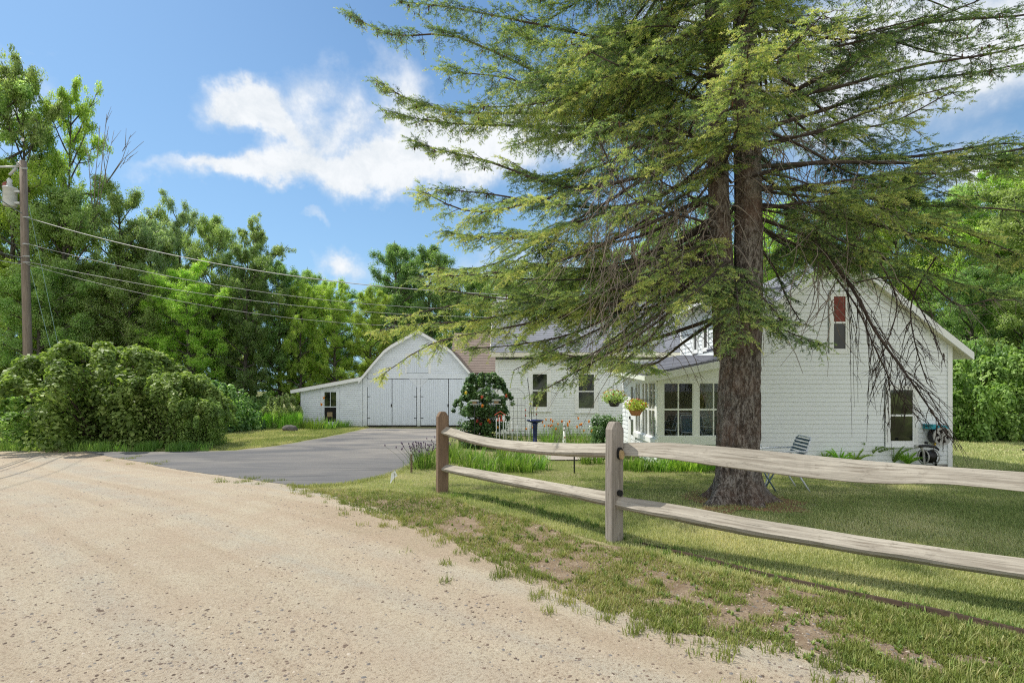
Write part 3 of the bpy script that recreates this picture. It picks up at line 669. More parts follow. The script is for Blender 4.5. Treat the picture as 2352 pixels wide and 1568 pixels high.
# ================================================================ building helpers
def wall_siding(b, outline, z0, z1, course, openings, lip=0.015, back=True):
    """lapped boards inside outline(z)->(u0,u1), cut round openings [(u0,u1,z0,z1)]"""
    n = int(round((z1-z0)/course)); ch = (z1-z0)/n
    for i in range(n):
        a = z0+i*ch; c = a+ch
        A = outline(a+1e-4); B = outline(c-1e-4)
        if A is None and B is None: continue
        if B is None: m_ = (A[0]+A[1])/2; B = (m_, m_)
        cuts = [(o[0], o[1]) for o in openings if o[2] < a+ch*.5 < o[3]]
        segs = [(A[0], A[1], B[0], B[1])]
        for q in sorted(cuts):
            new = []
            for s_ in segs:
                if q[0] > s_[0] and q[1] < s_[1]: new += [(s_[0], q[0], s_[2], q[0]), (q[1], s_[1], q[1], s_[3])]
                elif q[0] <= s_[0] < q[1] < s_[1]: new.append((q[1], s_[1], q[1], s_[3]))
                elif s_[0] < q[0] < s_[1] <= q[1]: new.append((s_[0], q[0], s_[2], q[0]))
                elif q[0] <= s_[0] and s_[1] <= q[1]: pass
                else: new.append(s_)
            segs = new
        for (u0, u1, t0, t1) in segs:
            if u1-u0 < 0.01: continue
            g_ = course*0.10
            b.face([(u0, lip, a+g_), (u1, lip, a+g_), (t1, 0.004, c), (t0, 0.004, c)])
            b.face([(u0, .0, a+g_), (u1, .0, a+g_), (u1, lip, a+g_), (u0, lip, a+g_)])
            b.face([(u0, .0015, a), (u1, .0015, a), (u1, .0015, a+g_), (u0, .0015, a+g_)])
def rectline(u0, u1): return lambda z: (u0, u1)
def win(house, O, U, Nn, u0, u1, z0, z1, trim=0.10, mat='trim', pane='pane', sash=True, munt=(0, 0), name='window', inset=0.0, top_mat=None, label=None, sill=True, frame=0.045, top=0.0):
    """double-hung window: part = casing, sub-parts = sashes, panes, sill (u0..z1 is the glass area)"""
    f = MB(O, U, Nn)
    f.box(u0-frame-trim, u0-frame, 0.0, .034, z0-frame-trim, z1+frame+trim)
    f.box(u1+frame, u1+frame+trim, 0.0, .034, z0-frame-trim, z1+frame+trim)
    f.box(u0-frame, u1+frame, 0.0, .032, z1+frame, z1+frame+trim+top)
    f.box(u0-frame, u1+frame, 0.0, .032, z0-frame-trim, z0-frame)
    w_ = f.build(name, MAT[mat], house)
    if label: w_['label'] = label
    s = MB(O, U, Nn)
    s.box(u0-frame, u0, 0.0, .022, z0-frame, z1+frame); s.box(u1, u1+frame, 0.0, .022, z0-frame, z1+frame)
    s.box(u0, u1, 0.0, .0215, z1, z1+frame); s.box(u0, u1, 0.0, .0215, z0-frame, z0)
    zm = (z0+z1)/2
    if sash: s.box(u0, u1, 0.004, .019, zm-.022, zm+.022)
    for k in range(munt[0]):
        x = u0+(u1-u0)*(k+1)/(munt[0]+1); s.box(x-.011, x+.011, 0.003, .0175, z0 if munt[1] != 9 else zm+.022, z1)
    s.build('sash', MAT[mat], w_)
    a = MB(O, U, Nn); a.face([(u0, .006, z0), (u1, .006, z0), (u1, .006, zm), (u0, .006, zm)]); a.build('pane', MAT[pane], w_)
    a = MB(O, U, Nn); a.face([(u0, .008, zm), (u1, .008, zm), (u1, .008, z1), (u0, .008, z1)]); a.build('pane', MAT[top_mat or pane], w_)
    if sill:
        a = MB(O, U, Nn); a.box(u0-frame-trim-.02, u1+frame+trim+.02, .0, .07, z0-frame-trim-.03, z0-frame-trim-.002); a.build('sill', MAT[mat], w_)
    return w_
def roof(b, A, B, Cc, D, course=0.14, th=0.012):
    """A,B eave ends, D,C ridge ends (world points): stepped shingle courses with UVs in metres"""
    A, B, Cc, D = map(Vector, (A, B, Cc, D)); n = max(2, int((D-A).length/course)); nn = (B-A).cross(D-A).normalized()
    if nn.z < 0: nn = -nn
    for i in range(n):
        t0, t1 = i/n, (i+1)/n
        p0 = A.lerp(D, t0)+nn*th; p1 = B.lerp(Cc, t0)+nn*th; p2 = B.lerp(Cc, t1); p3 = A.lerp(D, t1)
        L = (p1-p0).length; v0 = t0*(D-A).length; v1 = t1*(D-A).length
        b.face([p0, p1, p2, p3], [(0, v0), (L, v0), (L, v1), (0, v1)])
        b.face([A.lerp(D, t0), B.lerp(Cc, t0), p1, p0], [(0, v0), (L, v0), (L, v0), (0, v0)])
    off = -nn*0.05
    b.face([A+off, D+off, Cc+off, B+off]); b.face([A, A+off, B+off, B]); b.face([A, D, D+off, A+off]); b.face([B, B+off, Cc+off, Cc]); b.face([D, Cc, Cc+off, D+off])
def board(b, p, q, up, out, w, t):
    """board from p to q, hanging w along -up, thickness t along out"""
    p, q, up, out = Vector(p), Vector(q), Vector(up).normalized(), Vector(out).normalized()
    a = [p, p+out*t, p+out*t-up*w, p-up*w]; c = [q, q+out*t, q+out*t-up*w, q-up*w]
    b.face(a); b.face(c[::-1])
    for i in range(4): b.face([a[i], c[i], c[(i+1) % 4], a[(i+1) % 4]])
GRD = -0.25
# ================================================================ the farmhouse
YG = 11.76
house = empty('farmhouse', (7.5, YG, GRD), 0, 'white clapboard farmhouse with steep gable, glazed corner porch and grey shingled ell', 'house')
gx = lambda px: (px-1176)/F*YG
gzz = lambda py: CAM_H-(py-897)/F*YG
XL, XR = 4.93, gx(2185); XP = gx(1927); ZP = gzz(586); ZE_R = gzz(790); ZE_L = ZP-(XP-XL)*0.785
sR = (ZP-ZE_R)/(XR-XP)
def gab(z):
    l = XL if z <= ZE_L else XP-(ZP-z)/0.785
    r = XR if z <= ZE_R else XP+(ZP-z)/sR
    return (l, r) if l < r else None
O, U, Nn = (0, YG, 0), (1, 0, 0), (0, -1, 0)
w1 = (gx(1914), gx(1941), gzz(801), gzz(681)); w2 = (gx(2044), gx(2095), gzz(1012), gzz(895))
pad = .14
b = MB(O, U, Nn)
wall_siding(b, gab, GRD+.06, ZP, 0.1016*1.0, [(w1[0]-pad, w1[1]+pad, w1[2]-pad, w1[3]+pad), (w2[0]-pad, w2[1]+pad, w2[2]-pad, w2[3]+pad)])
b.face([(XL, -.02, GRD), (XR, -.02, GRD), (XR, -.02, ZE_R), (XP, -.02, ZP), (XL, -.02, ZE_L)])
b.build('wall', MAT['siding'], house)
win(house, O, U, Nn, *w1, trim=.06, mat='trim', pane='screen', top_mat='redcurtain', sill=False, label='narrow upper gable window with red-brown curtain')
win(house, O, U, Nn, *w2, trim=.075, mat='trim', pane='pane', sill=True)
YB = 14.9
# corner boards
b = MB(O, U, Nn); b.box(XR-.10, XR+.004, .0, .03, GRD, ZE_R-.02); b.build('corner_board', MAT['trim'], house); b = MB(O, U, Nn); b.box(XL-.004, XL+.1, 0, .03, GRD, ZE_L-.02); b.build('corner_board', MAT['trim'], house)
# foundation strip
b = MB(O, U, Nn); b.box(XL, XR, -.022, .001, GRD-.1, GRD+.07); b.build('foundation', MAT['stone'], house)
# right side wall (seen from a step aside)
b = MB((XR, 0, 0), (0, 1, 0), (1, 0, 0)); wall_siding(b, rectline(YG, YB+5), GRD+.06, ZE_R, .1016, []); b.face([(YG, -.02, GRD), (YB+5, -.02, GRD), (YB+5, -.02, ZE_R), (YG, -.02, ZE_R)]); b.build('wall', MAT['siding'], house)
# left side wall + wall dormer above the porch
bl = MB((XL, 0, 0), (0, 1, 0), (-1, 0, 0)); ZD = 3.72
wy = [(13.62, 13.80), (12.9, 13.1)]
wz0, wz1 = 1.5+(897-803)/F*13.7, 1.5+(897-757)/F*13.7
wall_siding(bl, rectline(YG, YB), GRD+.06, ZD, .115, [(a-.1, c+.1, wz0-.1, wz1+.1) for a, c in wy])
bl.face([(YG, -.02, GRD), (YB, -.02, GRD), (YB, -.02, ZD), (YG, -.02, ZD)]); bl.build('wall', MAT['siding'], house)
for a, c in wy: win(house, (XL, 0, 0), (0, 1, 0), (-1, 0, 0), a, c, wz0, wz1, trim=.055, pane='screen', sill=False, sash=False)
b = MB((XL, 0, 0), (0, 1, 0), (-1, 0, 0)); b.box(YB-.1, YB+.004, 0, .03, GRD, ZD); b.build('corner_board', MAT['trim'], house)
# roofs of the gabled wing
rf = MB(); ov = .28; yF = YG-.16
dzL = .785; ridge_f = (XP, yF, ZP+.10); ridge_b = (XP, YB+.1, ZP+.10)
XeL = XL-.28
roof(rf, (XeL, yF, ZP+.10-(XP-XeL)*.785), (XeL, 12.25, ZP+.10-(XP-XeL)*.785), (XP, 12.25, ZP+.1), ridge_f)
roof(rf, (XP-(ZP+.1-ZD-.28)/.785+.02, 12.25, ZD+.28), (XP-(ZP+.1-ZD-.28)/.785+.02, YB+.1, ZD+.28), ridge_b, (XP, 12.25, ZP+.1))
roof(rf, (XeL-.05, 12.25, ZD+.02), (XeL-.05, YB+.1, ZD+.02), (XP-(ZP+.1-ZD-.28)/.785+.1, YB+.1, ZD+.30), (XP-(ZP+.1-ZD-.28)/.785+.1, 12.25, ZD+.30))
XeR = XR+.36
roof(rf, (XeR, YB+5, ZP+.10-(XeR-XP)*sR), (XeR, yF, ZP+.10-(XeR-XP)*sR), (XP, yF, ZP+.1), (XP, YB+5, ZP+.1))
r1 = rf.build('roof', MAT['shingle'], house)
b = MB(); zl = ZP+.10-(XP-XeL)*.785; zr = ZP+.10-(XeR-XP)*sR
board(b, (XP, yF, ZP+.08), (XeR, yF, zr-.02), (0, 0, 1), (0, -1, 0), .17, .025)
board(b, (XP, yF-.002, ZP+.08), (XeL, yF-.002, zl-.02), (0, 0, 1), (0, -1, 0), .17, .025)
board(b, (XeR, yF, zr-.02), (XeR, YB+5, zr-.02), (0, 0, 1), (1, 0, 0), .13, .025)
board(b, (XeL-.05, 12.2, ZD+.01), (XeL-.05, YB+.1, ZD+.01), (0, 0, 1), (-1, 0, 0), .13, .025)
b.build('rake_board', MAT['trim'], house)
b = MB()   # soffits
b.face([(XP, yF, ZP-.07), (XeR, yF, zr-.17), (XeR, YG, zr-.17), (XP, YG, ZP-.07)]); b.face([(XR, YG, ZE_R+.02), (XR, YB+5, ZE_R+.02), (XeR, YB+5, zr-.14), (XeR, YG, zr-.14)])
b.face([(XP, yF, ZP-.07), (XeL, yF, zl-.17), (XeL, YG, zl-.17), (XP, YG, ZP-.07)]); b.face([(XL, 12.2, ZD), (XL, YB+.1, ZD), (XeL-.05, YB+.1, ZD-.11), (XeL-.05, 12.2, ZD-.11)])
b.build('soffit', MAT['soffit'], house)
# dormer cheek
b = MB((0, 12.27, 0), (1, 0, 0), (0, -1, 0)); b.face([(XL, 0, ZE_L), (XP-(ZP-ZD-.25)/.785, 0, ZD+.25), (XL, 0, ZD)]); b.build('dormer_cheek', MAT['siding'], house)
# back block joining the wing and the ell
b = MB(); b.box(6.4, XR-.03, YB, YB+5.2, GRD, ZE_R)
b.prism([(6.4, YB+5.0, ZE_R), (XR-.03, YB+5.0, ZE_R), (XP, YB+5.0, ZP)], [(6.4, YB+.02, ZE_R), (XR-.03, YB+.02, ZE_R), (XP, YB+.02, ZP)]); b.build('rear_wall', MAT['siding'], house)
# ---------------------------------------------------------------- grey shingled ell (main house range behind)
YM = 20.0; mx = lambda px: (px-1176)/F*YM; mz = lambda py: CAM_H-(py-897)/F*YM
MX0, MX1 = mx(1139), 6.6; ZM = mz(826)
O2 = (0, YM, 0)
wins = [(mx(1223.5), mx(1256), mz(934), mz(859)), (mx(1329), mx(1364), mz(937), mz(860))]
b = MB(O2, U, Nn); wall_siding(b, rectline(MX0, MX1), GRD+.06, ZM, .1016, [(q[0]-.16, q[1]+.16, q[2]-.16, q[3]+.16) for q in wins])
b.face([(MX0, -.02, GRD), (MX1, -.02, GRD), (MX1, -.02, ZM), (MX0, -.02, ZM)]); b.build('wall', MAT['siding'], house)
for q in wins: win(house, O2, U, Nn, *q, trim=.12, pane='pane')
b = MB(O2, U, Nn); b.box(MX0-.02, MX0+.1, .0, .03, GRD, ZM); b.build('corner_board', MAT['trim'], house)
b = MB((MX0, 0, 0), (0, 1, 0), (-1, 0, 0)); b.face([(YM, 0, GRD), (YM+5.6, 0, GRD), (YM+5.6, 0, ZM), (YM+2.8, 0, ZM+2.2), (YM, 0, ZM)]); b.build('wall', MAT['siding'], house)
b = MB(); zE = mz(810); roof(b, (MX0-.2, YM-.32, zE), (8.0, YM-.32, zE), (8.0, YM+2.8, mz(700)+.6), (MX0-.2, YM+2.8, mz(700)+.6))
roof(b, (8.0, YM+5.9, zE), (MX0-.2, YM+5.9, zE), (MX0-.2, YM+2.8, mz(700)+.6), (8.0, YM+2.8, mz(700)+.6)); b.build('roof', MAT['shingle'], house)
b = MB(); board(b, (MX0-.2, YM-.32, zE-.02), (6.6, YM-.32, zE-.02), (0, 0, 1), (0, -1, 0), .16, .03)
board(b, (MX0-.2, YM-.3, zE-.02), (MX0-.2, YM+2.8, mz(700)+.58), (0, 0, 1), (-1, 0, 0), .18, .03)
b.face([(MX0-.2, YM-.32, zE-.17), (6.6, YM-.32, zE-.17), (6.6, YM, zE-.17), (MX0-.2, YM, zE-.17)]); b.build('eave_board', MAT['soffit'], house)
# chimney-like pale vent block on the ridge
b = MB(); q0 = pt(1143, 704, 23); q1 = pt(1164, 690, 23); b.box(q0.x, q1.x, 22.7, 23.4, q0.z-1.2, q1.z); b.box(q0.x-.05, q1.x+.05, 22.65, 23.45, q1.z, q1.z+.1); b.build('chimney', MAT['siding'], house)
# ---------------------------------------------------------------- glazed corner porch
YP = 11.5; XA = 3.27; XB = 4.92; YQ = 15.1
ppx = lambda px: (px-1176)/F*YP; ppz = lambda py: CAM_H-(py-897)/F*YP
zs = ppz(1008)   # sill height
zt = ppz(876)
b = MB((0, YP, 0), U, Nn); wall_siding(b, rectline(XA, XB), GRD+.05, ppz(1022), .12, []); b.face([(XA, -.02, GRD), (XB, -.02, GRD), (XB, -.01, zs), (XA, -.01, zs)])
b.build('porch_wall', MAT['porchlow'], house)
b = MB((XA, 0, 0), (0, 1, 0), (-1, 0, 0)); wall_siding(b, rectline(YP, YQ), GRD+.05, ppz(1020), .115, [])
b.face([(YP, -.02, GRD), (YQ, -.02, GRD), (YQ, -.01, zs), (YP, -.02, zs)]); wall_siding(b, rectline(14.35, YQ), ppz(1020), zt+.1, .115, [])
b.face([(14.35, -.01, zs), (YQ, -.01, zs), (YQ, -.01, zt+.2), (14.35, -.01, zt+.2)]); b.build('porch_wall', MAT['siding'], house)
b = MB((0, YP, 0), U, Nn)   # front framing, real depth
gl = [(ppx(1523.5), ppx(1592.5)), (ppx(1604.5), ppx(1673))]; za, zb = ppz(1001.6), ppz(878.6)
b.box(XA, gl[0][0], -.09, .02, zs, zt+.12); b.box(gl[0][1], gl[1][0], -.085, .018, zs, zt); b.box(gl[1][1], XB, -.09, .02, zs, zt)
b.box(XA-.004, XB, -.088, .05, ppz(1020), za-.0); b.box(gl[0][0], XB, -.087, .022, zb, zt+.03)
b.face([(XA, 0.004, zt), (XB, .004, zt), (XB, .004, ppz(829)), (XA, .004, ppz(868))]); b.build('porch_frame', MAT['porchtrim'], house)
for (a, c) in gl:
    wd = MB((0, YP, 0), U, Nn); m_ = (a+c)/2; zmid = ppz(940)
    wd.box(a, a+.022, -.03, .012, za, zb); wd.box(c-.022, c, -.03, .012, za, zb); wd.box(a+.022, c-.022, -.029, .011, zb-.02, zb); wd.box(a+.022, c-.022, -.029, .011, za, za+.02)
    wd.box(m_-.014, m_+.014, -.026, .008, za+.02, zb-.02); wd.box(a+.022, c-.022, -.027, .009, zmid-.02, zmid+.02)
    wo_ = wd.build('porch_window', MAT['porchtrim'], house)
    p_ = MB((0, YP, 0), U, Nn); p_.face([(a, -.01, za), (c, -.01, za), (c, -.01, zb), (a, -.01, zb)]); p_.build('pane', MAT['glass'], wo_)
SO, SU, SN = (XA, 0, 0), (0, 1, 0), (-1, 0, 0)
sg_ = [(11.66, 12.2), (12.28, 12.82), (12.98, 13.5)]
b = MB(SO, SU, SN); prev = YP-.0
for (a, c) in sg_+[(14.32, 14.32)]:
    b.box(prev, a, -.08, .02, zs-.0, zt+.1) if a-prev < .3 else b.box(13.5, 13.66, -.08, .02, zs, zt+.1)
    prev = c
b.box(14.12, 14.35, -.08, .02, GRD, zt+.1); b.box(YP, 14.35, -.078, .024, zt, zt+.16); b.box(YP+.01, 13.6, -.085, .06, zs-.12, zs); b.build('porch_frame', MAT['trim'], house)
for (a, c) in sg_:
    wd = MB(SO, SU, SN); m_ = (a+c)/2; zm_ = (zs+zt)/2
    for q in ((a, a+.03), (c-.03, c), (m_-.022, m_+.012)): wd.box(q[0], q[1], -.03, .012, zs, zt)
    for q in (zs, zt-.03, zm_-.018): wd.box(a+.03, c-.03, -.028, .010, q, q+.034)
    wo_ = wd.build('porch_window', MAT['trim'], house)
    p_ = MB(SO, SU, SN); p_.face([(a, -.01, zs), (c, -.01, zs), (c, -.01, zt), (a, -.01, zt)]); p_.build('pane', MAT['glass'], wo_)
d = MB(SO, SU, SN)
for q in ((13.66, 13.74), (14.04, 14.12)): d.box(q[0], q[1], -.03, .014, GRD+.1, zt)
for q in (GRD+.1, .72, zt-.1): d.box(13.74, 14.04, -.028, .012, q, q+.12)
dd = d.build('storm_door', MAT['trim'], house); p_ = MB(SO, SU, SN); p_.face([(13.74, -.01, GRD+.2), (14.04, -.01, GRD+.2), (14.04, -.01, zt-.1), (13.74, -.01, zt-.1)]); p_.build('pane', MAT['pane'], dd)
h_ = MB(SO, SU, SN); h_.box(14.06, 14.1, .014, .05, .72, .80); h_.build('handle', MAT['blackmetal'], dd)
# porch roof: one plane rising toward the house
PZ = lambda x, y: 1.84+.205*(x-2.95)+.07*(y-11.2)
b = MB(); c4 = [(2.93, 11.22), (4.93, 11.22), (4.93, YQ-.1), (2.93, YQ-.1)]
roof(b, (2.93, YQ-.1, PZ(2.93, YQ-.1)+.03), (2.93, 11.22, PZ(2.93, 11.22)+.03), (4.93, 11.22, PZ(4.93, 11.22)+.03), (4.93, YQ-.1, PZ(4.93, YQ-.1)+.03), .13)
b.build('porch_roof', MAT['porchroof'], house)
b = MB(); board(b, (2.93, 11.22, PZ(2.93, 11.22)-.015), (4.93, 11.22, PZ(4.93, 11.22)-.015), (0, 0, 1), (0, -1, 0), .15, .03)
board(b, (2.93, 11.2, PZ(2.93, 11.2)-.015), (2.93, YQ-.1, PZ(2.93, YQ-.1)-.015), (0, 0, 1), (-1, 0, 0), .10, .03)
b.face([(2.93, 11.22, PZ(2.93, 11.2)-.11), (4.93, 11.22, PZ(4.93, 11.2)-.12), (4.93, YP, PZ(4.93, 11.2)-.12), (XA, YP, PZ(XA, 11.2)-.11)])
b.face([(2.93, 11.22, PZ(2.93, 11.2)-.11), (XA, YP, PZ(XA, 11.2)-.11), (XA, YQ, PZ(XA, YQ)-.11), (2.93, YQ-.1, PZ(2.93, YQ)-.11)]); b.build('porch_fascia', MAT['porchtrim'], house)
b = MB(); b.box(2.98, 4.93, YQ-.12, YQ-.02, 1.9, 2.35); b.box(XA, XB, YQ-.1, YQ, GRD, 2.0); b.build('porch_back_wall', MAT['siding'], house)
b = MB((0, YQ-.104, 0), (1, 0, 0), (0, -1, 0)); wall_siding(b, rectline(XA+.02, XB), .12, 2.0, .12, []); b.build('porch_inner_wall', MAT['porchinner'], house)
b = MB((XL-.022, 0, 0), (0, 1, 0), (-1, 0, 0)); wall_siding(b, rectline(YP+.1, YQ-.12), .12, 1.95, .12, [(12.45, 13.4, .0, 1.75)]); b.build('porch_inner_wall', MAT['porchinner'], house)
b = MB(); b.box(XA+.01, XB, YP+.1, YQ-.1, GRD, .12); b.build('porch_floor', MAT['porchfloor'], house)
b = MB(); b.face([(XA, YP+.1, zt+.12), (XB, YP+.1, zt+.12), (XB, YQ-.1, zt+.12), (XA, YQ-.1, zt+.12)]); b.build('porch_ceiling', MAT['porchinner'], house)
# inner door of the porch on the house wall
b = MB((XL-.02, 0, 0), (0, 1, 0), (-1, 0, 0)); b.box(12.55, 13.3, .016, .05, .12, 1.65); b.box(12.45, 12.55, .014, .07, .12, 1.75); b.box(13.3, 13.4, .014, .07, .12, 1.75); b.box(12.55, 13.3, .014, .068, 1.65, 1.75); b.build('porch_door', MAT['porchtrim'], house)
# ================================================================ the garage
YR = 24.8; rx = lambda px: (px-1176)/F*YR; rz_ = lambda py: CAM_H-(py-897)/F*YR
garage = empty('barn_garage', (rx(961), YR, GRD), 0, 'white gambrel-roofed barn garage with plank doors and a low side shed', 'garage')
gam = [(rx(834), rz_(868)), (rx(862), rz_(833)), (rx(884), rz_(808)), (rx(900), rz_(796)), (rx(961), rz_(761)), (rx(1022), rz_(796)), (rx(1038), rz_(808)), (rx(1060), rz_(833)), (rx(1088), rz_(868))]
def gamb(z):
    if z <= gam[0][1]: return (gam[0][0], gam[-1][0])
    if z >= gam[4][1]: return None
    for i in range(4):
        if gam[i][1] <= z <= gam[i+1][1]:
            t = (z-gam[i][1])/(gam[i+1][1]-gam[i][1]); l = gam[i][0]+t*(gam[i+1][0]-gam[i][0])
            return (l, 2*gam[4][0]-l)
O3 = (0, YR, 0); ZDt = rz_(870); ZDb = GRD+.06
D1 = (rx(844), rx(957.5)); D2 = (rx(966), rx(1080)); m1 = rx(901); m2 = rx(1030.6)
b = MB(O3, U, Nn); wall_siding(b, gamb, rz_(857), gam[4][1], .105, [(rx(932), rx(986), rz_(857), rz_(813))])
b.face([(rx(834), -.022, GRD), (rx(1088), -.022, GRD)]+[(p[0], -.022, p[1]) for p in gam[::-1]]); b.build('wall', MAT['oldpaint'], garage)
b = MB(O3, U, Nn)   # flat boards round the doors
b.box(rx(834), D1[0]-.01, -.01, .03, GRD+.05, rz_(866)); b.box(D1[1]+.01, D2[0]-.01, -.01, .03, GRD+.05, ZDt); b.box(D2[1]+.01, rx(1088), -.01, .03, GRD+.05, rz_(866))
b.box(rx(846), rx(1076), -.008, .026, ZDt+.015, rz_(857)); b.build('door_surround', MAT['oldpaint'], garage)
for k, (u0, u1, hs) in enumerate(((D1[0], m1, 1), (m1, D1[1], 0), (D2[0], m2, 1), (m2, D2[1], 0))):
    b = MB(O3, U, Nn); b.box(u0+.012, u1-.022, .0, .022, ZDb+.02, ZDt-.012)
    dr = b.build('door', MAT['planks'], garage)
    if hs: h = MB(O3, U, Nn); h.box(u1-.05, u1-.02, .022, .05, .72, .86); h.build('handle', MAT['blackmetal'], dr)
    for zz in (ZDb+.35, 1.2): h = MB(O3, U, Nn); h.box(u0+.02 if hs else u1-.14, u0+.14 if hs else u1-.02, .022, .03, zz, zz+.03); h.build('hinge', MAT['blackmetal'], dr)
    # the clipped upper corner
    c = MB(O3, U, Nn); s_ = .40
    cu, sg2 = (u0, 1) if hs else (u1, -1)
    c.prism([(cu, .024, ZDt), (cu+sg2*.38, .024, ZDt), (cu, .024, ZDt-s_)], [(cu, .035, ZDt), (cu+sg2*.38, .035, ZDt), (cu, .035, ZDt-s_)]); c.build('corner_brace', MAT['oldpaint'], garage)
b = MB(O3, U, Nn)   # dark gaps
for x in (D1[0], m1, D1[1], D2[0], m2, D2[1]): b.box(x-.022, x+.012, -.009, .004, ZDb, ZDt)
b.box(D1[0], D2[1], -.008, .003, ZDt-.022, ZDt+.015); b.box(rx(836), rx(1088), -.006, .02, GRD-.02, ZDb+.015); b.build('door_gap', MAT['blackhole'], garage)
b = MB(O3, U, Nn); b.box(rx(934), rx(984), .0, .024, rz_(856), rz_(815)); ld = b.build('loft_door', MAT['planks'], garage)
b = MB(O3, U, Nn)
for q in ((rx(931), rx(934)), (rx(984), rx(990))): b.box(q[0], q[1], .0, .035, rz_(857), rz_(812))
b.box(rx(934), rx(984), 0, .034, rz_(815), rz_(812)); b.build('loft_door_frame', MAT['trim'], garage)
b = MB(); YRb = YR+8
for i in range(8):
    a, c = gam[i], gam[i+1]
    ex = [(a[0], a[1]), (c[0], c[1])]
    if i == 0: ex[0] = (a[0]-.16, a[1]-.17)
    if i == 7: ex[1] = (c[0]+.22, c[1]-.22)
    A_, B_ = (ex[0][0], ex[0][1]+.07), (ex[1][0], ex[1][1]+.07)
    if i < 4: roof(b, (A_[0], YRb, A_[1]), (A_[0], YR-.22, A_[1]), (B_[0], YR-.22, B_[1]), (B_[0], YRb, B_[1]))
    else: roof(b, (B_[0], YR-.22, B_[1]), (B_[0], YRb, B_[1]), (A_[0], YRb, A_[1]), (A_[0], YR-.22, A_[1]))
b.build('roof', MAT['brownroof'], garage)
b = MB()
for i in range(8):
    a, c = list(gam[i]), list(gam[i+1])
    if i == 0: a = [a[0]-.16, a[1]-.17]
    if i == 7: c = [c[0]+.22, c[1]-.22]
    board(b, (a[0], YR-.22, a[1]+.05), (c[0], YR-.22, c[1]+.05), (0, 0, 1), (0, -1, 0), .15, .025)
    b.face([(a[0], YR-.22, a[1]-.05), (c[0], YR-.22, c[1]-.05), (c[0], YR, c[1]-.05), (a[0], YR, a[1]-.05)])
b.build('rake_board', MAT['trim'], garage)
# side walls
b = MB(); b.box(rx(834), rx(1088), YR+.02, YRb, GRD, rz_(868)-.05); b.build('wall', MAT['oldpaint'], garage)
# lean-to shed on the left
lx0 = rx(692); lz0, lz1 = rz_(894), rz_(868)
LW = (rx(745.5), rx(772.5), rz_(968), rz_(900))
def ln(z):
    if z <= lz0: return (lx0, rx(833))
    t = (z-lz0)/(lz1-lz0)
    return None if t > 1 else (lx0+t*(rx(833)-lx0), rx(833))
b = MB(O3, U, Nn); wall_siding(b, ln, GRD+.05, lz1, .095, [(LW[0]-.17, LW[1]+.17, LW[2]-.1, LW[3]+.2)]); b.face([(lx0, -.022, GRD), (rx(833), -.022, GRD), (rx(833), -.022, lz1), (lx0, -.022, lz0)]); b.build('shed_wall', MAT['oldpaint'], garage)
b = MB((lx0, 0, 0), (0, 1, 0), (-1, 0, 0)); wall_siding(b, rectline(YR, YR+5), GRD+.05, lz0, .095, []); b.face([(YR, -.02, GRD), (YR+5, -.02, GRD), (YR+5, -.02, lz0), (YR, -.02, lz0)]); b.build('shed_wall', MAT['oldpaint'], garage)
win(garage, O3, U, Nn, *LW, trim=.12, mat='oldpaint', pane='blackhole', top_mat='pane', munt=(1, 9), name='window', sill=False, top=.04)
b = MB(O3, U, Nn); b.box(lx0-.02, lx0+.14, .0, .03, GRD, lz0-.02); b.build('corner_board', MAT['oldpaint'], garage); b = MB(O3, U, Nn); b.box(rx(828), rx(834)-.022, .0, .028, GRD, lz1-.08); b.build('corner_board', MAT['oldpaint'], garage)
sl_ = (lz1-lz0)/(rx(833)-lx0); e0 = lx0-.42
b = MB(); roof(b, (e0, YR+5.2, lz0+.06-sl_*.42), (e0, YR-.2, lz0+.06-sl_*.42), (rx(833), YR-.2, lz1+.06), (rx(833), YR+5.2, lz1+.06)); b.build('shed_roof', MAT['brownroof'], garage)
b = MB(); board(b, (e0, YR-.2, lz0+.04-sl_*.42), (rx(833), YR-.2, lz1+.04), (0, 0, 1), (0, -1, 0), .16, .025)
board(b, (e0, YR-.2, lz0+.04-sl_*.42), (e0, YR+5.2, lz0+.04-sl_*.42), (0, 0, 1), (-1, 0, 0), .12, .025)
b.face([(e0, YR-.2, lz0-.08-sl_*.42), (rx(833), YR-.2, lz1-.08), (rx(833), YR, lz1-.08), (e0, YR, lz0-.08-sl_*.42)]); b.build('shed_fascia', MAT['trim'], garage)
b = MB(O3, U, Nn); b.box(rx(751), rx(768), .02, .3, rz_(948), rz_(929)); bx_ = None
# brown roofed ell between garage and house
ell = empty('brown_roofed_shed', (rx(1085), 27, GRD), 0, 'brown shingled shed roof rising between the barn garage and the grey-roofed ell', 'shed')
b = MB(); Ye = 27.2; ez = lambda py, Y=Ye: CAM_H-(py-897)/F*Y; ex_ = lambda px, Y=Ye: (px-1176)/F*Y
roof(b, (ex_(1030), Ye, ez(856)), (ex_(1150), Ye, ez(856)), (ex_(1150), Ye+2.6, ez(765, Ye+2.6)), (ex_(1030), Ye+2.6, ez(765, Ye+2.6))); b.build('roof', MAT['brownroof'], ell)
b = MB(); b.box(ex_(1036), ex_(1148), Ye+.3, Ye+4.6, GRD, ez(860)); b.build('wall', MAT['oldpaint'], ell)
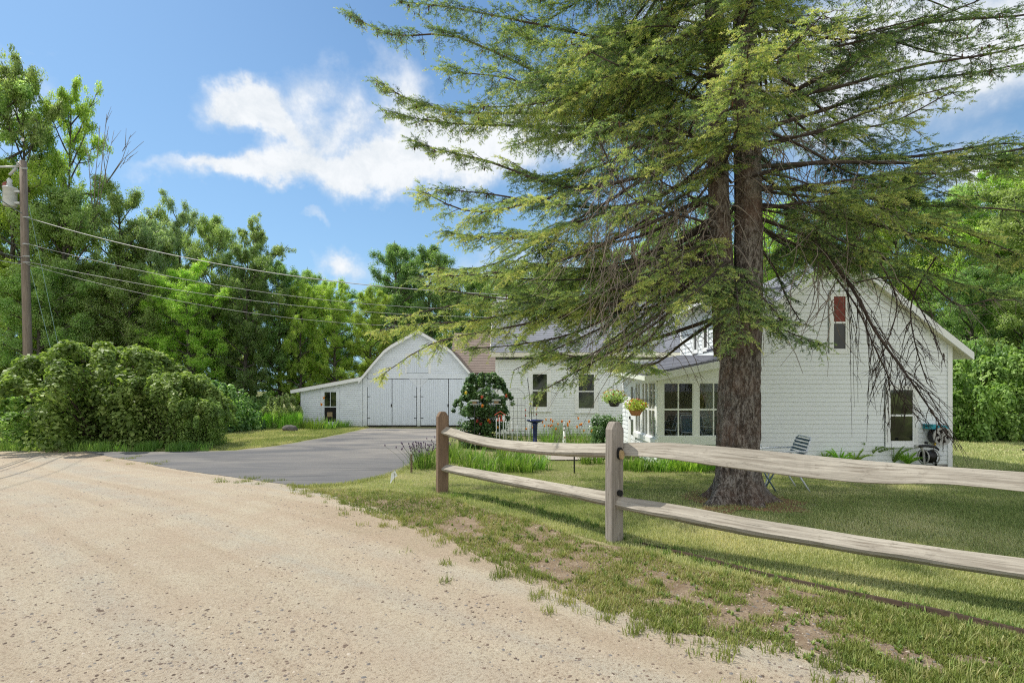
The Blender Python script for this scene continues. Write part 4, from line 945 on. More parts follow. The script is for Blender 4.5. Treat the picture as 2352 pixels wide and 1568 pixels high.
# ================================================================ split rail fence
P1 = gp(1015, 1131); P2_ = gp(1410, 1243)
fence = empty('split_rail_fence', (P2_.x, P2_.y, 0), 0, 'weathered two-rail split rail fence running beside the dirt road', 'fence')
def post(px, py, top_py, mat, W=.14, T=.112, ang=24.5, dark=False):
    c = gp(px, py); H = c.y/F*(py-top_py)
    ca, sa = math.cos(R(ang)), math.sin(R(ang))
    b = MB((c.x, c.y, 0), (ca, sa, 0), (sa, -ca, 0)); w_, t_ = W/2, T/2; z0 = c.z-.1; z1 = c.z+H
    hz = [(P['up'], .115) for P in ()]
    ch = .004
    def ring(z, k=1.0, kk=1.0, dx=0):
        a, d = w_*k, t_*kk; e = ch
        return [(-a+e, -d, z), (a-e, -d, z), (a, -d+e, z), (a, d-e, z), (a-e, d, z), (-a+e, d, z), (-a, d-e, z), (-a, -d+e, z)]
    rs = []
    for i in range(15):
        t = i/14; z = z0+(z1-.075-z0)*t; rs.append([(p[0]+.003*math.sin(5*t+px), p[1]+.003*math.sin(7*t), p[2]) for p in ring(z)])
    rs += [ring(z1-.02, .62, .96), ring(z1, .42, .9)]
    b.loft(rs); 
    # UV so that the grain runs up the post
    o = b.build('post', mat, fence); return c, H, o
c1, h1, o1 = post(1016, 1131, 945, MAT['post_dark'], .165, .12, 24)
c2, h2, o2 = post(1411, 1243, 968, MAT['post'])
def rail(pts, mat, w0, taper=(1, 1), seed=0, tilt=.5, hpx=None):
    """pts: (px, py of the top edge, py of the bottom edge, depth) -> a riven rail with a lit top face and a darker under-face"""
    r = random.Random(seed); rings = []; n = 64
    P = [(Vector(pt(a, b_, Y)), Vector(pt(a, c_, Y))) for a, b_, c_, Y in pts]
    L = [0.0]
    for i in range(1, len(P)): L.append(L[-1]+(P[i][0]-P[i-1][0]).length)
    def at(s):
        for i in range(1, len(P)):
            if s <= L[i] or i == len(P)-1:
                t = (s-L[i-1])/(L[i]-L[i-1]); t_ = min(max(t, 0), 1)
                p0 = P[max(i-2, 0)]; p1 = P[i-1]; p2 = P[i]; p3 = P[min(i+1, len(P)-1)]
                f = lambda k: 0.5*((2*p1[k])+(p2[k]-p0[k])*t_+(2*p0[k]-5*p1[k]+4*p2[k]-p3[k])*t_*t_+(3*p1[k]-p0[k]-3*p2[k]+p3[k])*t_**3)
                return f(0), f(1)
    ax = (P[-1][0]-P[0][0]).normalized(); nrm = Vector((ax.y, -ax.x, 0)).normalized()
    if nrm.y > 0: nrm = -nrm
    for i in range(n+1):
        s = L[-1]*i/n; a, c = at(s); H = (a-c).length; m_ = (a+c)/2
        e = 1.0
        d0 = min(s, 9)/.22 if taper[0] else 9; d1 = (L[-1]-s)/.22 if taper[1] else 9
        e = min(1, .55+.45*min(d0, d1))
        th = w0*e; j = lambda k: r.uniform(-.002, .002)
        z = Vector((0, 0, 1)); w1_ = .05*(float(vnoise(s*3.1, seed*7.7, 1, 3))-.5); w2_ = .08*(float(vnoise(s*6.3, seed*3.1, 1, 5))-.5)
        rk = .5-tilt+w1_*2; nt0 = -.35; face = lambda f, bul: m_+z*(H*(.5+(rk-.5)*f)+j(0)*.6)+nrm*th*(nt0+(.5-nt0)*f+bul+w2_*.6)
        rings.append([m_+z*(H*(.5+w1_*.3))+nrm*th*nt0, face(.33, .03+j(0)*8), face(.66, .05+j(0)*8), face(.97, .02),
                      m_+z*(H*(rk*.55-.225)+j(0))+nrm*th*(.44+w2_), m_-z*H*.5+nrm*th*(.12+w2_), m_-z*(H*.42)-nrm*th*.5, m_+z*(H*.1)-nrm*th*.62])
    b = MB(); b.loft(rings); return b.build('rail', mat, fence)
d1, d2 = c1.y, c2.y
D3 = 2.9; lerp = lambda a, b, t: a+(b-a)*t
pz = lambda px: lerp(d1, d2, (lambda X: X)(0))
def pan1(px):  # depth on panel one at a sighting x
    k = (px-1176)/F; dx = c2.x-c1.x; dy = c2.y-c1.y; t = (k*c1.y-c1.x)/(dx-k*dy); return c1.y+dy*t
q3 = Vector((3.62, 3.33))
def pan2(px):
    k = (px-1176)/F; dx = q3.x-c2.x; dy = q3.y-c2.y; t = (k*c2.y-c2.x)/(dx-k*dy); return c2.y+dy*t
u1_ = [(1008, 975, 996), (1024, 980, 999), (1075, 996, 1016), (1150, 1009, 1032), (1230, 1015, 1042), (1310, 1018, 1048), (1380, 1018, 1050), (1420, 1016, 1050)]
rail([(a, b_, c_, pan1(a)-.0) for a, b_, c_ in u1_], MAT['rail'], .11, seed=1, tilt=.66)
l1_ = [(1008, 1064, 1080), (1026, 1067, 1084), (1100, 1079, 1100), (1200, 1096, 1121), (1300, 1114, 1140), (1380, 1127, 1158), (1420, 1132, 1166)]
rail([(a, b_, c_, pan1(a)) for a, b_, c_ in l1_], MAT['rail'], .10, seed=2, tilt=.58)
u2_ = [(1416, 1018, 1045), (1440, 1017, 1046), (1530, 1017, 1052), (1640, 1025, 1068), (1760, 1036, 1085), (1900, 1050, 1100), (2030, 1062, 1110), (2160, 1072, 1110), (2352, 1085, 1127), (2412, 1089, 1132)]
rail([(a, b_, c_, pan2(a)+.05) for a, b_, c_ in u2_], MAT['rail'], .12, seed=3, tilt=.97, taper=(1, 0))
l2_ = [(1416, 1138, 1166), (1440, 1143, 1172), (1550, 1160, 1195), (1700, 1188, 1226), (1850, 1212, 1251), (2000, 1236, 1276), (2180, 1262, 1304), (2352, 1284, 1330), (2412, 1292, 1339)]
rail([(a, b_, c_, pan2(a)-.03) for a, b_, c_ in l2_], MAT['rail'], .11, seed=4, tilt=.62, taper=(1, 0))
c3 = Vector((3.56, 3.38, 0))
def wpx(X, Y, z): return (1176+F*X/Y, 897+(CAM_H-z)*F/Y)
q_ = wpx(c3.x, c3.y, 0); post(q_[0], 1176/c3.y*1.5+897, 897+(1.5-1.2)*F/c3.y, MAT['post'])
for zt_, zb_, sd in ((.93, .81, 11), (.40, .29, 12)):
    r3 = []
    for k_ in range(6):
        t_ = k_/5; X_, Y_ = c3.x+2.3*t_, c3.y-1.75*t_; a_ = wpx(X_, Y_, zt_-.04*math.sin(3*t_)); b2_ = wpx(X_, Y_, zb_-.04*math.sin(3*t_)); r3.append((a_[0], a_[1], b2_[1], Y_))
    rail(r3, MAT['rail'], .11, seed=sd, tilt=.7)
q_ = wpx(c3.x+2.3, c3.y-1.75, 0); post(q_[0], F*1.5/(c3.y-1.75)+897, 897+.3*F/(c3.y-1.75), MAT['post'])
# mortise holes with rail ends poking through, on the wide face of the second post
def hole(px, py, Y, w_, h_, name, mat, ang, out, tip):
    c = pt(px, py, Y); ca, sa = math.cos(R(ang)), math.sin(R(ang)); b = MB((c.x, c.y, c.z), (ca, sa, 0), (sa, -ca, 0))
    n = 14; ring = [(w_/2*math.cos(2*math.pi*k/n), h_/2*math.copysign(abs(math.sin(2*math.pi*k/n))**.7, math.sin(2*math.pi*k/n))) for k in range(n)]
    b.loft([[(x, -.01, z) for x, z in ring], [(x*tip, out, z*tip) for x, z in ring]]); return b.build(name, mat, fence)
hole(1421, 1040, c2.y-.035, .062, .118, 'mortise', MAT['blackhole'], 24.5, .032, 1.0)
hole(1424, 1043, c2.y-.05, .048, .10, 'rail_end', simple('split_rail_end', (0.42, 0.30, 0.15), .8, .3, 20), 24.5, .045, .85)
hole(1421, 1131, c2.y-.035, .055, .06, 'mortise', MAT['blackhole'], 24.5, .032, 1.0)
# ================================================================ utility pole, transformer, wires
YU = 19.6; pb = pt(67, 1000, YU); pb.z = GRD-.2; up = lambda x, y, Y=YU: pt(x, y, Y)
pole = empty('utility_pole', (pb.x, pb.y, GRD), 0, 'tall weathered wooden utility pole standing behind the thicket at the left', 'utility pole')
b = MB(); pt_top = up(53, 370); b.tube([pb, pb.lerp(pt_top, .35)+Vector((.02, 0, 0)), pb.lerp(pt_top, .7), pt_top], [.150, .138, .124, .110], 16); b.build('shaft', MAT['pole'], pole)
b = MB(); b.tube([up(45, 383), up(-30, 384)], .035, 6); b.build('bracket_arm', MAT['galv'], pole)
b = MB(); a_ = up(44, 378); b.lathe([(.03, -.06), (.09, -.05), (.06, 0), (.10, .03), (.05, .08), (.02, .1)], a_, 12); b.build('insulator', MAT['galv'], pole)
b = MB(); b.tube([up(38, 386), up(22, 402)], .045, 8); b.build('fuse_cutout', MAT['galv'], pole)
for yy in (386, 498, 560, 588, 602): 
    b = MB(); q = up(58 if yy > 450 else 52, yy, YU-.16); b.tube([q+Vector((-.125, .04, 0)), q+Vector((.125, .04, 0))], .02, 6); b.build('band', MAT['galv'], pole)
b = MB(); q = up(52, 470, YU-.17); b.bevbox(0, .01, 0, .01, 0, .01, .001); b = MB(q); b.box(-.06, .06, -.01, 0, 2.4, 2.52); b.build('tag_plate', MAT['galv'], pole)
tc_ = up(29, 455); r_ = 0.33
tr = empty('transformer', (tc_.x, tc_.y-.1, tc_.z-.4), 0, 'grey cylindrical transformer can hung near the top of the utility pole', 'transformer')
c0 = Vector((tc_.x, tc_.y-.1, tc_.z))
b = MB(); b.lathe([(.02, -.36), (.19, -.36), (.205, -.33), (.205, .30), (.222, .31), (.222, .345), (.205, .365), (.05, .39)], c0, 24); b.build('tank', MAT['galv'], tr)
for dx_, hh in ((.03, .30), (-.13, .16)):
    b = MB(); b.lathe([(.08, .37), (.10, .41), (.06, .43), (.10, .47), (.06, .5), (.09, .37+hh*.8), (.05, .37+hh), (.03, .40+hh)], c0+Vector((dx_, -.05, 0)), 12); b.build('bushing', MAT['porcelain'] if hh < .2 else MAT['galv'], tr)
for dz_ in (-.22, .22):
    b = MB(); b.box(c0.x+.19, c0.x+.38, c0.y-.05, c0.y+.1, c0.z+dz_-.05, c0.z+dz_+.03); b.build('bracket', MAT['galv'], tr)
def wire(name, a, e, sag, rad, mat, label, cat='power line', group=None, bulge=None):
    a, e = Vector(a), Vector(e); n = 28; P = []
    for i in range(n+1):
        t = i/n; p = a.lerp(e, t); p.z -= 4*sag*t*(1-t); P.append(p)
    b = MB(); b.tube(P, rad, 5); o = b.build(name, mat); tag(o, label, cat, group); return o
S = up(60, 499, YU-.15)
wire('service_cable', S, (4.6, 14.9, 4.25), .88, .014, MAT['wire'], 'thick pale service cable, topmost of those sloping from the pole to the house')
wire('overhead_wire', up(52, 557, YU-.15), (-.4, 20.6, 4.75), .62, .009, MAT['wire'], 'thin pale overhead wire just below the thick service cable')
wire('overhead_wire', up(58, 600, YU-.15), (-.3, 20.6, 4.45), .50, .0085, MAT['wire'], 'lower thin overhead wire, third down between pole and house')
wire('overhead_wire', up(60, 606, YU-.15), (-.3, 20.7, 4.15), .80, .007, MAT['wire'], 'lowest thin overhead wire sloping from pole toward house')
for k, (y_, r2, m_, s_, lb) in enumerate(((383, .010, 'wiredark', .5, 'topmost dark wire leaving the pole toward the left edge'), (490, .020, 'wire', .5, 'pale wire leaving the pole at transformer level toward the left'), (566, .013, 'wiredark', .6, 'dark wire leaving the pole below the transformer toward the left'), (592, .022, 'wiredark', .7, 'thick dark wire low on the pole leading off to the left'), (606, .014, 'wire', .8, 'lowest pale wire leaving the pole toward the left edge'))):
    q = up(50, y_, YU-.15); wire('roadside_wire', q, (q.x+18*.52, q.y-18*.86+.0, q.z-.2), s_, r2, MAT[m_], lb, group=None)
wire('guy_wire', up(66, 471, YU-.1), pt(150, 872, 19.0), 0, .008, MAT['wiregreen'], 'right-hand steep guy wire running down from the pole into the thicket', 'guy wire')
wire('guy_wire', up(70, 619, YU-.1), pt(132, 860, 19.0), 0, .008, MAT['wiregreen'], 'left-hand steep guy wire starting low on the pole', 'guy wire')

# dark solid strip standing in for the rails' shadow line on the ground
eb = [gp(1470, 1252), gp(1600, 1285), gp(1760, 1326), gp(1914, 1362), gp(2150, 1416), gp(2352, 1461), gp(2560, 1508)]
b = MB(); b.tube([Vector((p.x, p.y, p.z+.022+.008*math.sin(i*2.1))) for i, p in enumerate(eb)], [.012, .020, .026, .024, .030, .032, .032], 6, sm=False); o = b.build('rail_shade_strip', simple('dark_shade_strip', (.055, .035, .022), .95, .4, 25), None, eb[0]); tag(o, 'dark low strip standing in for rail shade along the right part of the fence', 'shade strip')
# ================================================================ broad-leaved trees and shrubs
def leaf_quads(cen, nrm, size, asp=.62, r=rng):
    """diamond leaves folded at random"""
    n = len(cen); a = r.normal(0, 1, (n, 3)); nrm = nrm/np.linalg.norm(nrm, axis=1, keepdims=True)
    u = a-(a*nrm).sum(1, keepdims=True)*nrm; u /= np.linalg.norm(u, axis=1, keepdims=True)+1e-9; w_ = np.cross(nrm, u)
    s = size[:, None]
    v = np.stack([cen-u*s*.5, cen+w_*s*asp*.5+nrm*s*.08, cen+u*s*.5, cen-w_*s*asp*.5+nrm*s*.08], 1).reshape(-1, 3)
    f = np.arange(n*4).reshape(-1, 4); return v, f
def tubes_np(segs, n=5):
    """segs: list of (pts, radii) -> verts, quads"""
    V = []; Fc = []; o = 0
    th = np.arange(n)*2*np.pi/n
    for pts, rad in segs:
        pts = np.asarray(pts, float); k = len(pts); d = np.gradient(pts, axis=0); d /= np.linalg.norm(d, axis=1, keepdims=True)+1e-9
        ref = np.array([0.31, .95, .05]) if abs(d[0, 1]) < .8 else np.array([1., 0, 0])
        a = ref-(d@ref)[:, None]*d; a /= np.linalg.norm(a, axis=1, keepdims=True)+1e-9; b = np.cross(d, a)
        ring = pts[:, None]+(a[:, None]*np.cos(th)[None, :, None]+b[:, None]*np.sin(th)[None, :, None])*np.asarray(rad, float)[:, None, None]
        V.append(ring.reshape(-1, 3)); i = np.arange(k-1)[:, None]*n; j = np.arange(n)[None]; j2 = (j+1) % n
        Fc.append((np.stack([i+j, i+j2, i+n+j2, i+n+j], 2)).reshape(-1, 4)+o); o += k*n
    return np.concatenate(V), np.concatenate(Fc)
def make_tree(seed, H=12., R0=3.4, base=.16, nl=34000, leaf=.15, limbs=26, shape='round', open_=0.0, clump=.42):
    r = np.random.default_rng(seed); segs = []; C_ = []
    def prof(t):
        if shape == 'round': return np.sin(np.pi*min(max((t*.94+.10), 0), 1))**.55
        if shape == 'tall': return .55+.45*np.sin(np.pi*t)-.35*max(t-.75, 0)*2
        return (1-t)**.6+.15
    k = 12; tz = np.linspace(0, .93*H, k); wob = np.cumsum(r.normal(0, .09, (k, 2)), 0); tr_ = np.stack([wob[:, 0], wob[:, 1], tz], 1); tr_[0, :2] = 0
    segs.append((tr_, np.linspace(.022*H, .03, k)))
    for i in range(limbs):
        t = (i+r.random())/limbs; h = H*(base+(1-base-.10)*t); p = np.array([np.interp(h, tz, tr_[:, 0]), np.interp(h, tz, tr_[:, 1]), h])
        az = i*2.4+r.normal(0, .4); L = R0*prof(t)*r.uniform(.65, 1.18); up_ = .25+.75*t+r.normal(0, .12)
        m = 7; s = np.linspace(0, 1, m); d = np.array([np.cos(az), np.sin(az), 0])
        lp = p+d*(s*L)[:, None]+np.array([0, 0, 1])*(L*up_*s**1.15*(1-.25*s))[:, None]+np.cumsum(r.normal(0, .05*L, (m, 3)), 0)*s[:, None]
        segs.append((lp, np.linspace(.011*H*(1-.6*t)*.75, .012, m)))
        for q in range(int(6+L*3.2)):
            u = r.uniform(.28, 1); b0 = np.array([np.interp(u, s, lp[:, c]) for c in range(3)])
            a2 = az+r.normal(0, 1.0); l2 = L*.42*r.uniform(.4, 1.1)*(1.15-u*.5); e2 = r.normal(.35, .4)
            dd = np.array([np.cos(a2)*np.cos(e2), np.sin(a2)*np.cos(e2), np.sin(e2)]); s2 = np.linspace(0, 1, 4)
            sp = b0+dd*(s2*l2)[:, None]+r.normal(0, .04, (4, 3))*s2[:, None]; segs.append((sp, np.linspace(.022, .007, 4)))
            for w_ in (.5, .8, 1.0): C_.append(np.append(b0+dd*l2*w_+r.normal(0, .08, 3), clump*r.uniform(.55, 1.15)))
    Cn = np.array(C_)
    if open_ > 0: Cn = Cn[r.random(len(Cn)) > open_]
    per = r.integers(0, len(Cn), nl); g3 = r.normal(0, 1, (nl, 3)); g3 /= np.linalg.norm(g3, axis=1, keepdims=True)+1e-9
    rad = Cn[per, 3]*r.random(nl)**.45
    pos = Cn[per, :3]+g3*rad[:, None]*np.array([1, 1, .62])
    nrm = g3*.55+np.array([0, 0, .8])+r.normal(0, .45, (nl, 3))
    v, f = leaf_quads(pos, nrm, leaf*r.uniform(.6, 1.25, nl), .66, r)
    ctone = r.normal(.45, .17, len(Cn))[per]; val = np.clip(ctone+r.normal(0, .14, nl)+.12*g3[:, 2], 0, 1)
    cm = np_mesh('crown', v, f, {'v': val}); tv, tf = tubes_np(segs, 6); tm = np_mesh('trunk', tv, tf, smooth=True)
    return cm, tm
def make_shrub(seed, Rr=1.0, Hh=1.3, nl=9000, leaf=.085, lumps=14, stems=16, trail=0):
    r = np.random.default_rng(seed); segs = []; C_ = []
    for i in range(lumps):
        az = r.uniform(0, 6.28); rr = Rr*.78*r.random()**.5; top = Hh*np.sqrt(max(.08, 1-(rr/Rr)**2))*r.uniform(.72, 1.02)
        for z in np.arange(.12*Hh, top, .22*Hh):
            C_.append((rr*np.cos(az)+r.normal(0, .08), rr*np.sin(az)+r.normal(0, .08), z, Rr*.23*r.uniform(.5, 1.3)))
        segs.append((np.array([[.15*np.cos(az)*Rr, .15*np.sin(az)*Rr, 0], [rr*.6*np.cos(az), rr*.6*np.sin(az), top*.6], [rr*np.cos(az), rr*np.sin(az), top]]), [.02, .012, .005]))
    for i in range(trail):
        az = r.uniform(0, 6.28); rr = Rr*r.uniform(.2, .9); z = Hh*np.sqrt(max(.05, 1-(rr/Rr)**2)); s = np.linspace(0, 1, 6)
        px_ = np.stack([(rr+.35*s*Rr)*np.cos(az), (rr+.35*s*Rr)*np.sin(az), z+.16*Hh*np.sin(s*3)-.05*s], 1); segs.append((px_, np.linspace(.008, .003, 6)))
        for p in px_[1:]: C_.append((*p, .07*Rr+.03))
    Cn = np.array(C_); per = r.integers(0, len(Cn), nl); g3 = r.normal(0, 1, (nl, 3)); g3 /= np.linalg.norm(g3, axis=1, keepdims=True)
    pos = Cn[per, :3]+g3*(Cn[per, 3]*r.random(nl)**.33)[:, None]; pos[:, 2] = np.abs(pos[:, 2])+.02
    v, f = leaf_quads(pos, g3*.7+np.array([0, 0, .65])+r.normal(0, .35, (nl, 3)), leaf*r.uniform(.6, 1.3, nl), .6, r)
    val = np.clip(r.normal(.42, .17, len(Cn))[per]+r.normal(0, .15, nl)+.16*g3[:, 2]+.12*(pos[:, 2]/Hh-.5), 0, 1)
    tv, tf = tubes_np(segs, 5)
    return np_mesh('foliage', v, f, {'v': val}), np_mesh('stems', tv, tf, smooth=True)
V_ = {'a': make_tree(1, 12, 3.3, .10, 100000, .108, 42), 'b': make_tree(2, 12, 3.0, .06, 100000, .105, 46, 'tall'), 'c': make_tree(3, 12, 3.5, .07, 110000, .105, 44, 'round', 0, .48),
      'o': make_tree(5, 12, 2.7, .28, 52000, .105, 28, 'tall', .22, .36), 'l': make_tree(7, 12, 3.4, .06, 92000, .108, 40, 'tall', .1, .45)}
def inst(name, meshes, loc, scale, rz, mats, label, cat, group=None, parts=('crown', 'trunk')):
    e = empty(name, loc, rz, label, cat, group); e.scale = scale
    for me, pn, mt in zip(meshes, parts, mats):
        o = bpy.data.objects.new(pn, me); C.objects.link(o); o.parent = e
        if not me.materials: me.materials.append(mt)
        o.material_slots[0].link = 'OBJECT'; o.material_slots[0].material = mt
    return e
def tree(px, top, Y, hw, kind, mat, label, group, name='leafy_tree', base=None):
    X = (px-1176)/F*Y; H = (897-top)/F*Y+CAM_H-GRD; r0 = {'a': 3.3, 'b': 3.0, 'c': 3.5, 'o': 2.7, 'l': 3.4}[kind]*1.22
    s = hw/F*Y/r0
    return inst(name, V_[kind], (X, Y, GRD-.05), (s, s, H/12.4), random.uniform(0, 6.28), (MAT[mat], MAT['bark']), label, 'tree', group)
LW_ = 'trees of the wood along the left side'
for a in [
 (-70, 20, 24.5, 150, 'o', 'leaf_mid', 'tall sparse tree at the far left edge, its crown cut by the frame'),
 (55, 62, 25.5, 92, 'o', 'leaf_mid', 'tall airy tree above the transformer, sky showing through its crown'),
 (160, 118, 26.5, 78, 'o', 'leaf_light', 'tall loose tree whose top leans over the sky beside the utility pole'),
 (20, 330, 24, 140, 'b', 'leaf_light', 'bushy tree directly behind the transformer'),
 (150, 360, 24, 120, 'a', 'leaf_mid', 'full tree just right of the utility pole'),
 (262, 385, 26, 105, 'b', 'leaf_mid', 'dense tree with bare branches beside it, right of the utility pole'),
 (345, 438, 27, 85, 'a', 'leaf_grey', 'grey-green tree behind the tall thicket'),
 (415, 432, 29, 80, 'b', 'leaf_grey', 'narrow grey-green treetop in the middle of the left wood'),
 (490, 440, 28, 82, 'c', 'leaf_mid', 'rounded treetop in the middle of the left wood'),
 (575, 470, 30, 72, 'o', 'leaf_mid', 'feathery treetop standing proud of the wood left of the garage'),
 (560, 540, 27, 80, 'b', 'leaf_dark', 'dark ivy-clad tree behind the meadow weeds'),
 (640, 545, 29, 80, 'a', 'leaf_dark', 'dark tree behind the low shed of the garage'),
 (705, 572, 31, 62, 'c', 'leaf_mid', 'last round treetop on the right end of the left wood'),
 (440, 590, 25.5, 95, 'b', 'leaf_light', 'lower leafy tree in front of the left wood'),
 (300, 560, 25, 100, 'c', 'leaf_mid', 'lower round tree behind the left thicket'),
 (90, 560, 22.8, 110, 'c', 'leaf_mid', 'lower tree crowding the foot of the utility pole'),
 (690, 628, 28.5, 62, 'l', 'leaf_light', 'yellow-green tree left of the barn garage roof'),
 (770, 618, 29.5, 75, 'l', 'leaf_light', 'bright yellow-green tree rising behind the garage eave'),
 (850, 642, 31, 70, 'l', 'leaf_light', 'light green tree directly behind the gambrel gable')]:
    tree(*a, LW_)
RW = 'trees of the wood behind the houses'
for a in [
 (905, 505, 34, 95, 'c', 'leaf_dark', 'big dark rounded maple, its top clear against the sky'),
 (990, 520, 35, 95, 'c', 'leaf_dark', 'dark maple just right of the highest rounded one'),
 (1085, 568, 34, 80, 'a', 'leaf_mid', 'green tree above the brown shed roof'),
 (1170, 590, 34, 85, 'b', 'leaf_mid', 'green tree above the chimney of the grey roof'),
 (1270, 560, 35, 100, 'a', 'leaf_mid', 'green tree above the middle of the grey roof'),
 (1390, 520, 35, 105, 'c', 'leaf_mid', 'green tree behind the hanging spruce twigs'),
 (1510, 470, 34, 110, 'l', 'leaf_light', 'bright green tree seen left of the spruce trunk'),
 (1640, 430, 34, 110, 'b', 'leaf_mid', 'green tree directly behind the spruce trunk'),
 (1790, 430, 31, 110, 'l', 'leaf_light', 'bright green tree seen right of the spruce trunk'),
 (1920, 400, 30, 120, 'a', 'leaf_mid', 'green tree rising above the gable peak'),
 (2060, 380, 29, 125, 'l', 'leaf_light', 'bright tree behind the right slope of the gable roof'),
 (2190, 350, 27, 130, 'a', 'leaf_mid', 'tall tree right of the gabled house'),
 (2320, 320, 25, 140, 'l', 'leaf_light', 'bright tall tree at the right edge'),
 (2440, 300, 23, 160, 'b', 'leaf_mid', 'tree just past the right edge, cut by the frame'),
 (2230, 560, 22.5, 110, 'c', 'leaf_dark', 'dark lower tree behind the eave of the gabled house'),
 (2350, 600, 21.5, 120, 'c', 'leaf_mid', 'lower leafy tree above the bright shrubs at the right')]:
    tree(*a, RW)
k = 0   # deeper rows close the wood so that no horizon shows
for px in range(-60, 860, 92):
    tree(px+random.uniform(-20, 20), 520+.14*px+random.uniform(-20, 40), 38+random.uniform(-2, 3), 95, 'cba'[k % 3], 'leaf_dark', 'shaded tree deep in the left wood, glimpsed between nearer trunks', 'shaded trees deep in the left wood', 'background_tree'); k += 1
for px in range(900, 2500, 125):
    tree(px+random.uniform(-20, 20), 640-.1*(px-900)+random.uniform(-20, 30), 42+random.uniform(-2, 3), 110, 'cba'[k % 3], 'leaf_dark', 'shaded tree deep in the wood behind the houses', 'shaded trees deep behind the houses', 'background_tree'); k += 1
# undergrowth
SH_ = {'V': make_shrub(63, 1, 2.4, 26000, .10, 64, trail=30), 'G': make_shrub(64, 1, 1.5, 9000, .10, 26), 's': make_shrub(11, 1, 1.15, 15000, .085, 26, trail=14), 't': make_shrub(12, 1, 1.0, 15000, .08, 26, trail=8), 'r': make_shrub(13, 1, 1.1, 14000, .09, 24)}
def shrub(px, basepy, hw, topy, kind, mat, label, group, Y=None, name='shrub', dep=None):
    Y = Y or F*(CAM_H-GRD)/(basepy-897); X = (px-1176)/F*Y; s = hw/F*Y; H = (basepy-topy)/F*Y
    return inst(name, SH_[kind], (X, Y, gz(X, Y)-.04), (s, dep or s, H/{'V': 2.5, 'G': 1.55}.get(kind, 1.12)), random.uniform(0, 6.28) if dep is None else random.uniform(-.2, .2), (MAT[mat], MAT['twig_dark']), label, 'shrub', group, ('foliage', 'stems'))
k = 0
for px in range(-40, 560, 80):
    shrub(px, 975, 80, 872+random.uniform(-25, 30), 'str'[k % 3], 'leaf_dark' if k % 3 else 'leaf_mid', 'low understorey shrub at the foot of the left wood', 'understorey shrubs at the foot of the left wood', 22.5+random.uniform(-1, 2), 'understorey_shrub'); k += 1
for px in range(2200, 2440, 62):
    shrub(px, 985, 92, 835+random.uniform(-20, 15), 'st'[k % 2], 'leaf_bush', 'bright green shrub in the hedge-like bank right of the gabled house', 'bright shrubs right of the gabled house', 19+random.uniform(-.6, .8), 'bank_shrub'); k += 1
for px, t_, Y in ((2225, 760, 21), (2300, 770, 20.5), (2380, 740, 20.5)):
    shrub(px, 990, 70, t_, 'r', 'leaf_dark', 'darker tall shrub behind the bright bank right of the house', 'tall dark shrubs behind the bright bank', Y, 'tall_shrub')
# the big thicket at the left: four overlapping shrubs with their own dense leaves
BG = {'x': make_shrub(31, 1, 1.2, 30000, .062, 40, trail=36), 'y': make_shrub(32, 1, 1.1, 26000, .062, 36, trail=30)}
SH_.update(BG)
shrub(110, 1006, 130, 905, 'y', 'leaf_bush', 'low left end of the roadside thicket below the pole', None, 16.6, 'thicket_shrub')
shrub(245, 1012, 165, 826, 'x', 'leaf_bush', 'tallest arching mound of the roadside thicket', None, 16.4, 'thicket_shrub')
shrub(395, 1014, 108, 866, 'y', 'leaf_bush', 'right-hand rounded mound of the roadside thicket', None, 16.3, 'thicket_shrub')
shrub(462, 1016, 60, 925, 'x', 'leaf_bush', 'small low mound at the right tip of the roadside thicket', None, 16.1, 'thicket_shrub')
shrub(648, 979, 36, 912, 's', 'leaf_mid', 'rounded green shrub against the left end of the shed', None, 24.0, 'garden_shrub')
shrub(605, 975, 34, 905, 't', 'leaf_dark', 'dark shrub behind the meadow weeds left of the shed', None, 25.5, 'garden_shrub')
# bare branches poking out of the left wood
b = MB(); rr_ = random.Random(3)
def bare(px, py, Y, tips, r0=.05):
    a = pt(px, py, Y)
    for (tx, ty) in tips:
        e = pt(tx, ty, Y+rr_.uniform(-1, 1)); m1_ = a.lerp(e, .5)+Vector((rr_.uniform(-.25, .25), 0, rr_.uniform(-.1, .25)))
        b.tube([a, m1_, e], [r0, r0*.5, .008], 5)
        for q in range(5):
            t = rr_.uniform(.35, .95); p = a.lerp(e, t); d = (e-a).normalized(); d = Vector((d.x+rr_.uniform(-.7, .7), d.y, d.z+rr_.uniform(-.2, .6))).normalized()
            b.tube([p, p+d*rr_.uniform(.3, .8)], [.014, .005], 4)
bare(215, 540, 25, [(200, 330), (230, 290), (245, 262), (262, 300)], .035); bare(245, 420, 25, [(300, 310), (250, 290), (330, 325)], .025)
o = b.build('dead_tree', MAT['twig'], None, pt(215, 985, 25)); tag(o, 'bare dead tree with thin upright twigs showing above the left wood', 'dead tree')
# meadow weeds left of the shed
mp = scatter(26000, P2([(518, 985), (690, 985)])+[(rx(690), 24.9), (-13.8, 25.5), (-14.5, 22)], .5, 15, 26)
mw = grass_obj('meadow_weeds', mp, .35, .85, .03, MAT['fern'], 44, (0.0, .8), 3, dry=np.clip(rng.normal(.55, .2, len(mp)), 0, 1)); tag(mw, 'tall light green meadow weeds between the thicket and the shed', 'weeds')

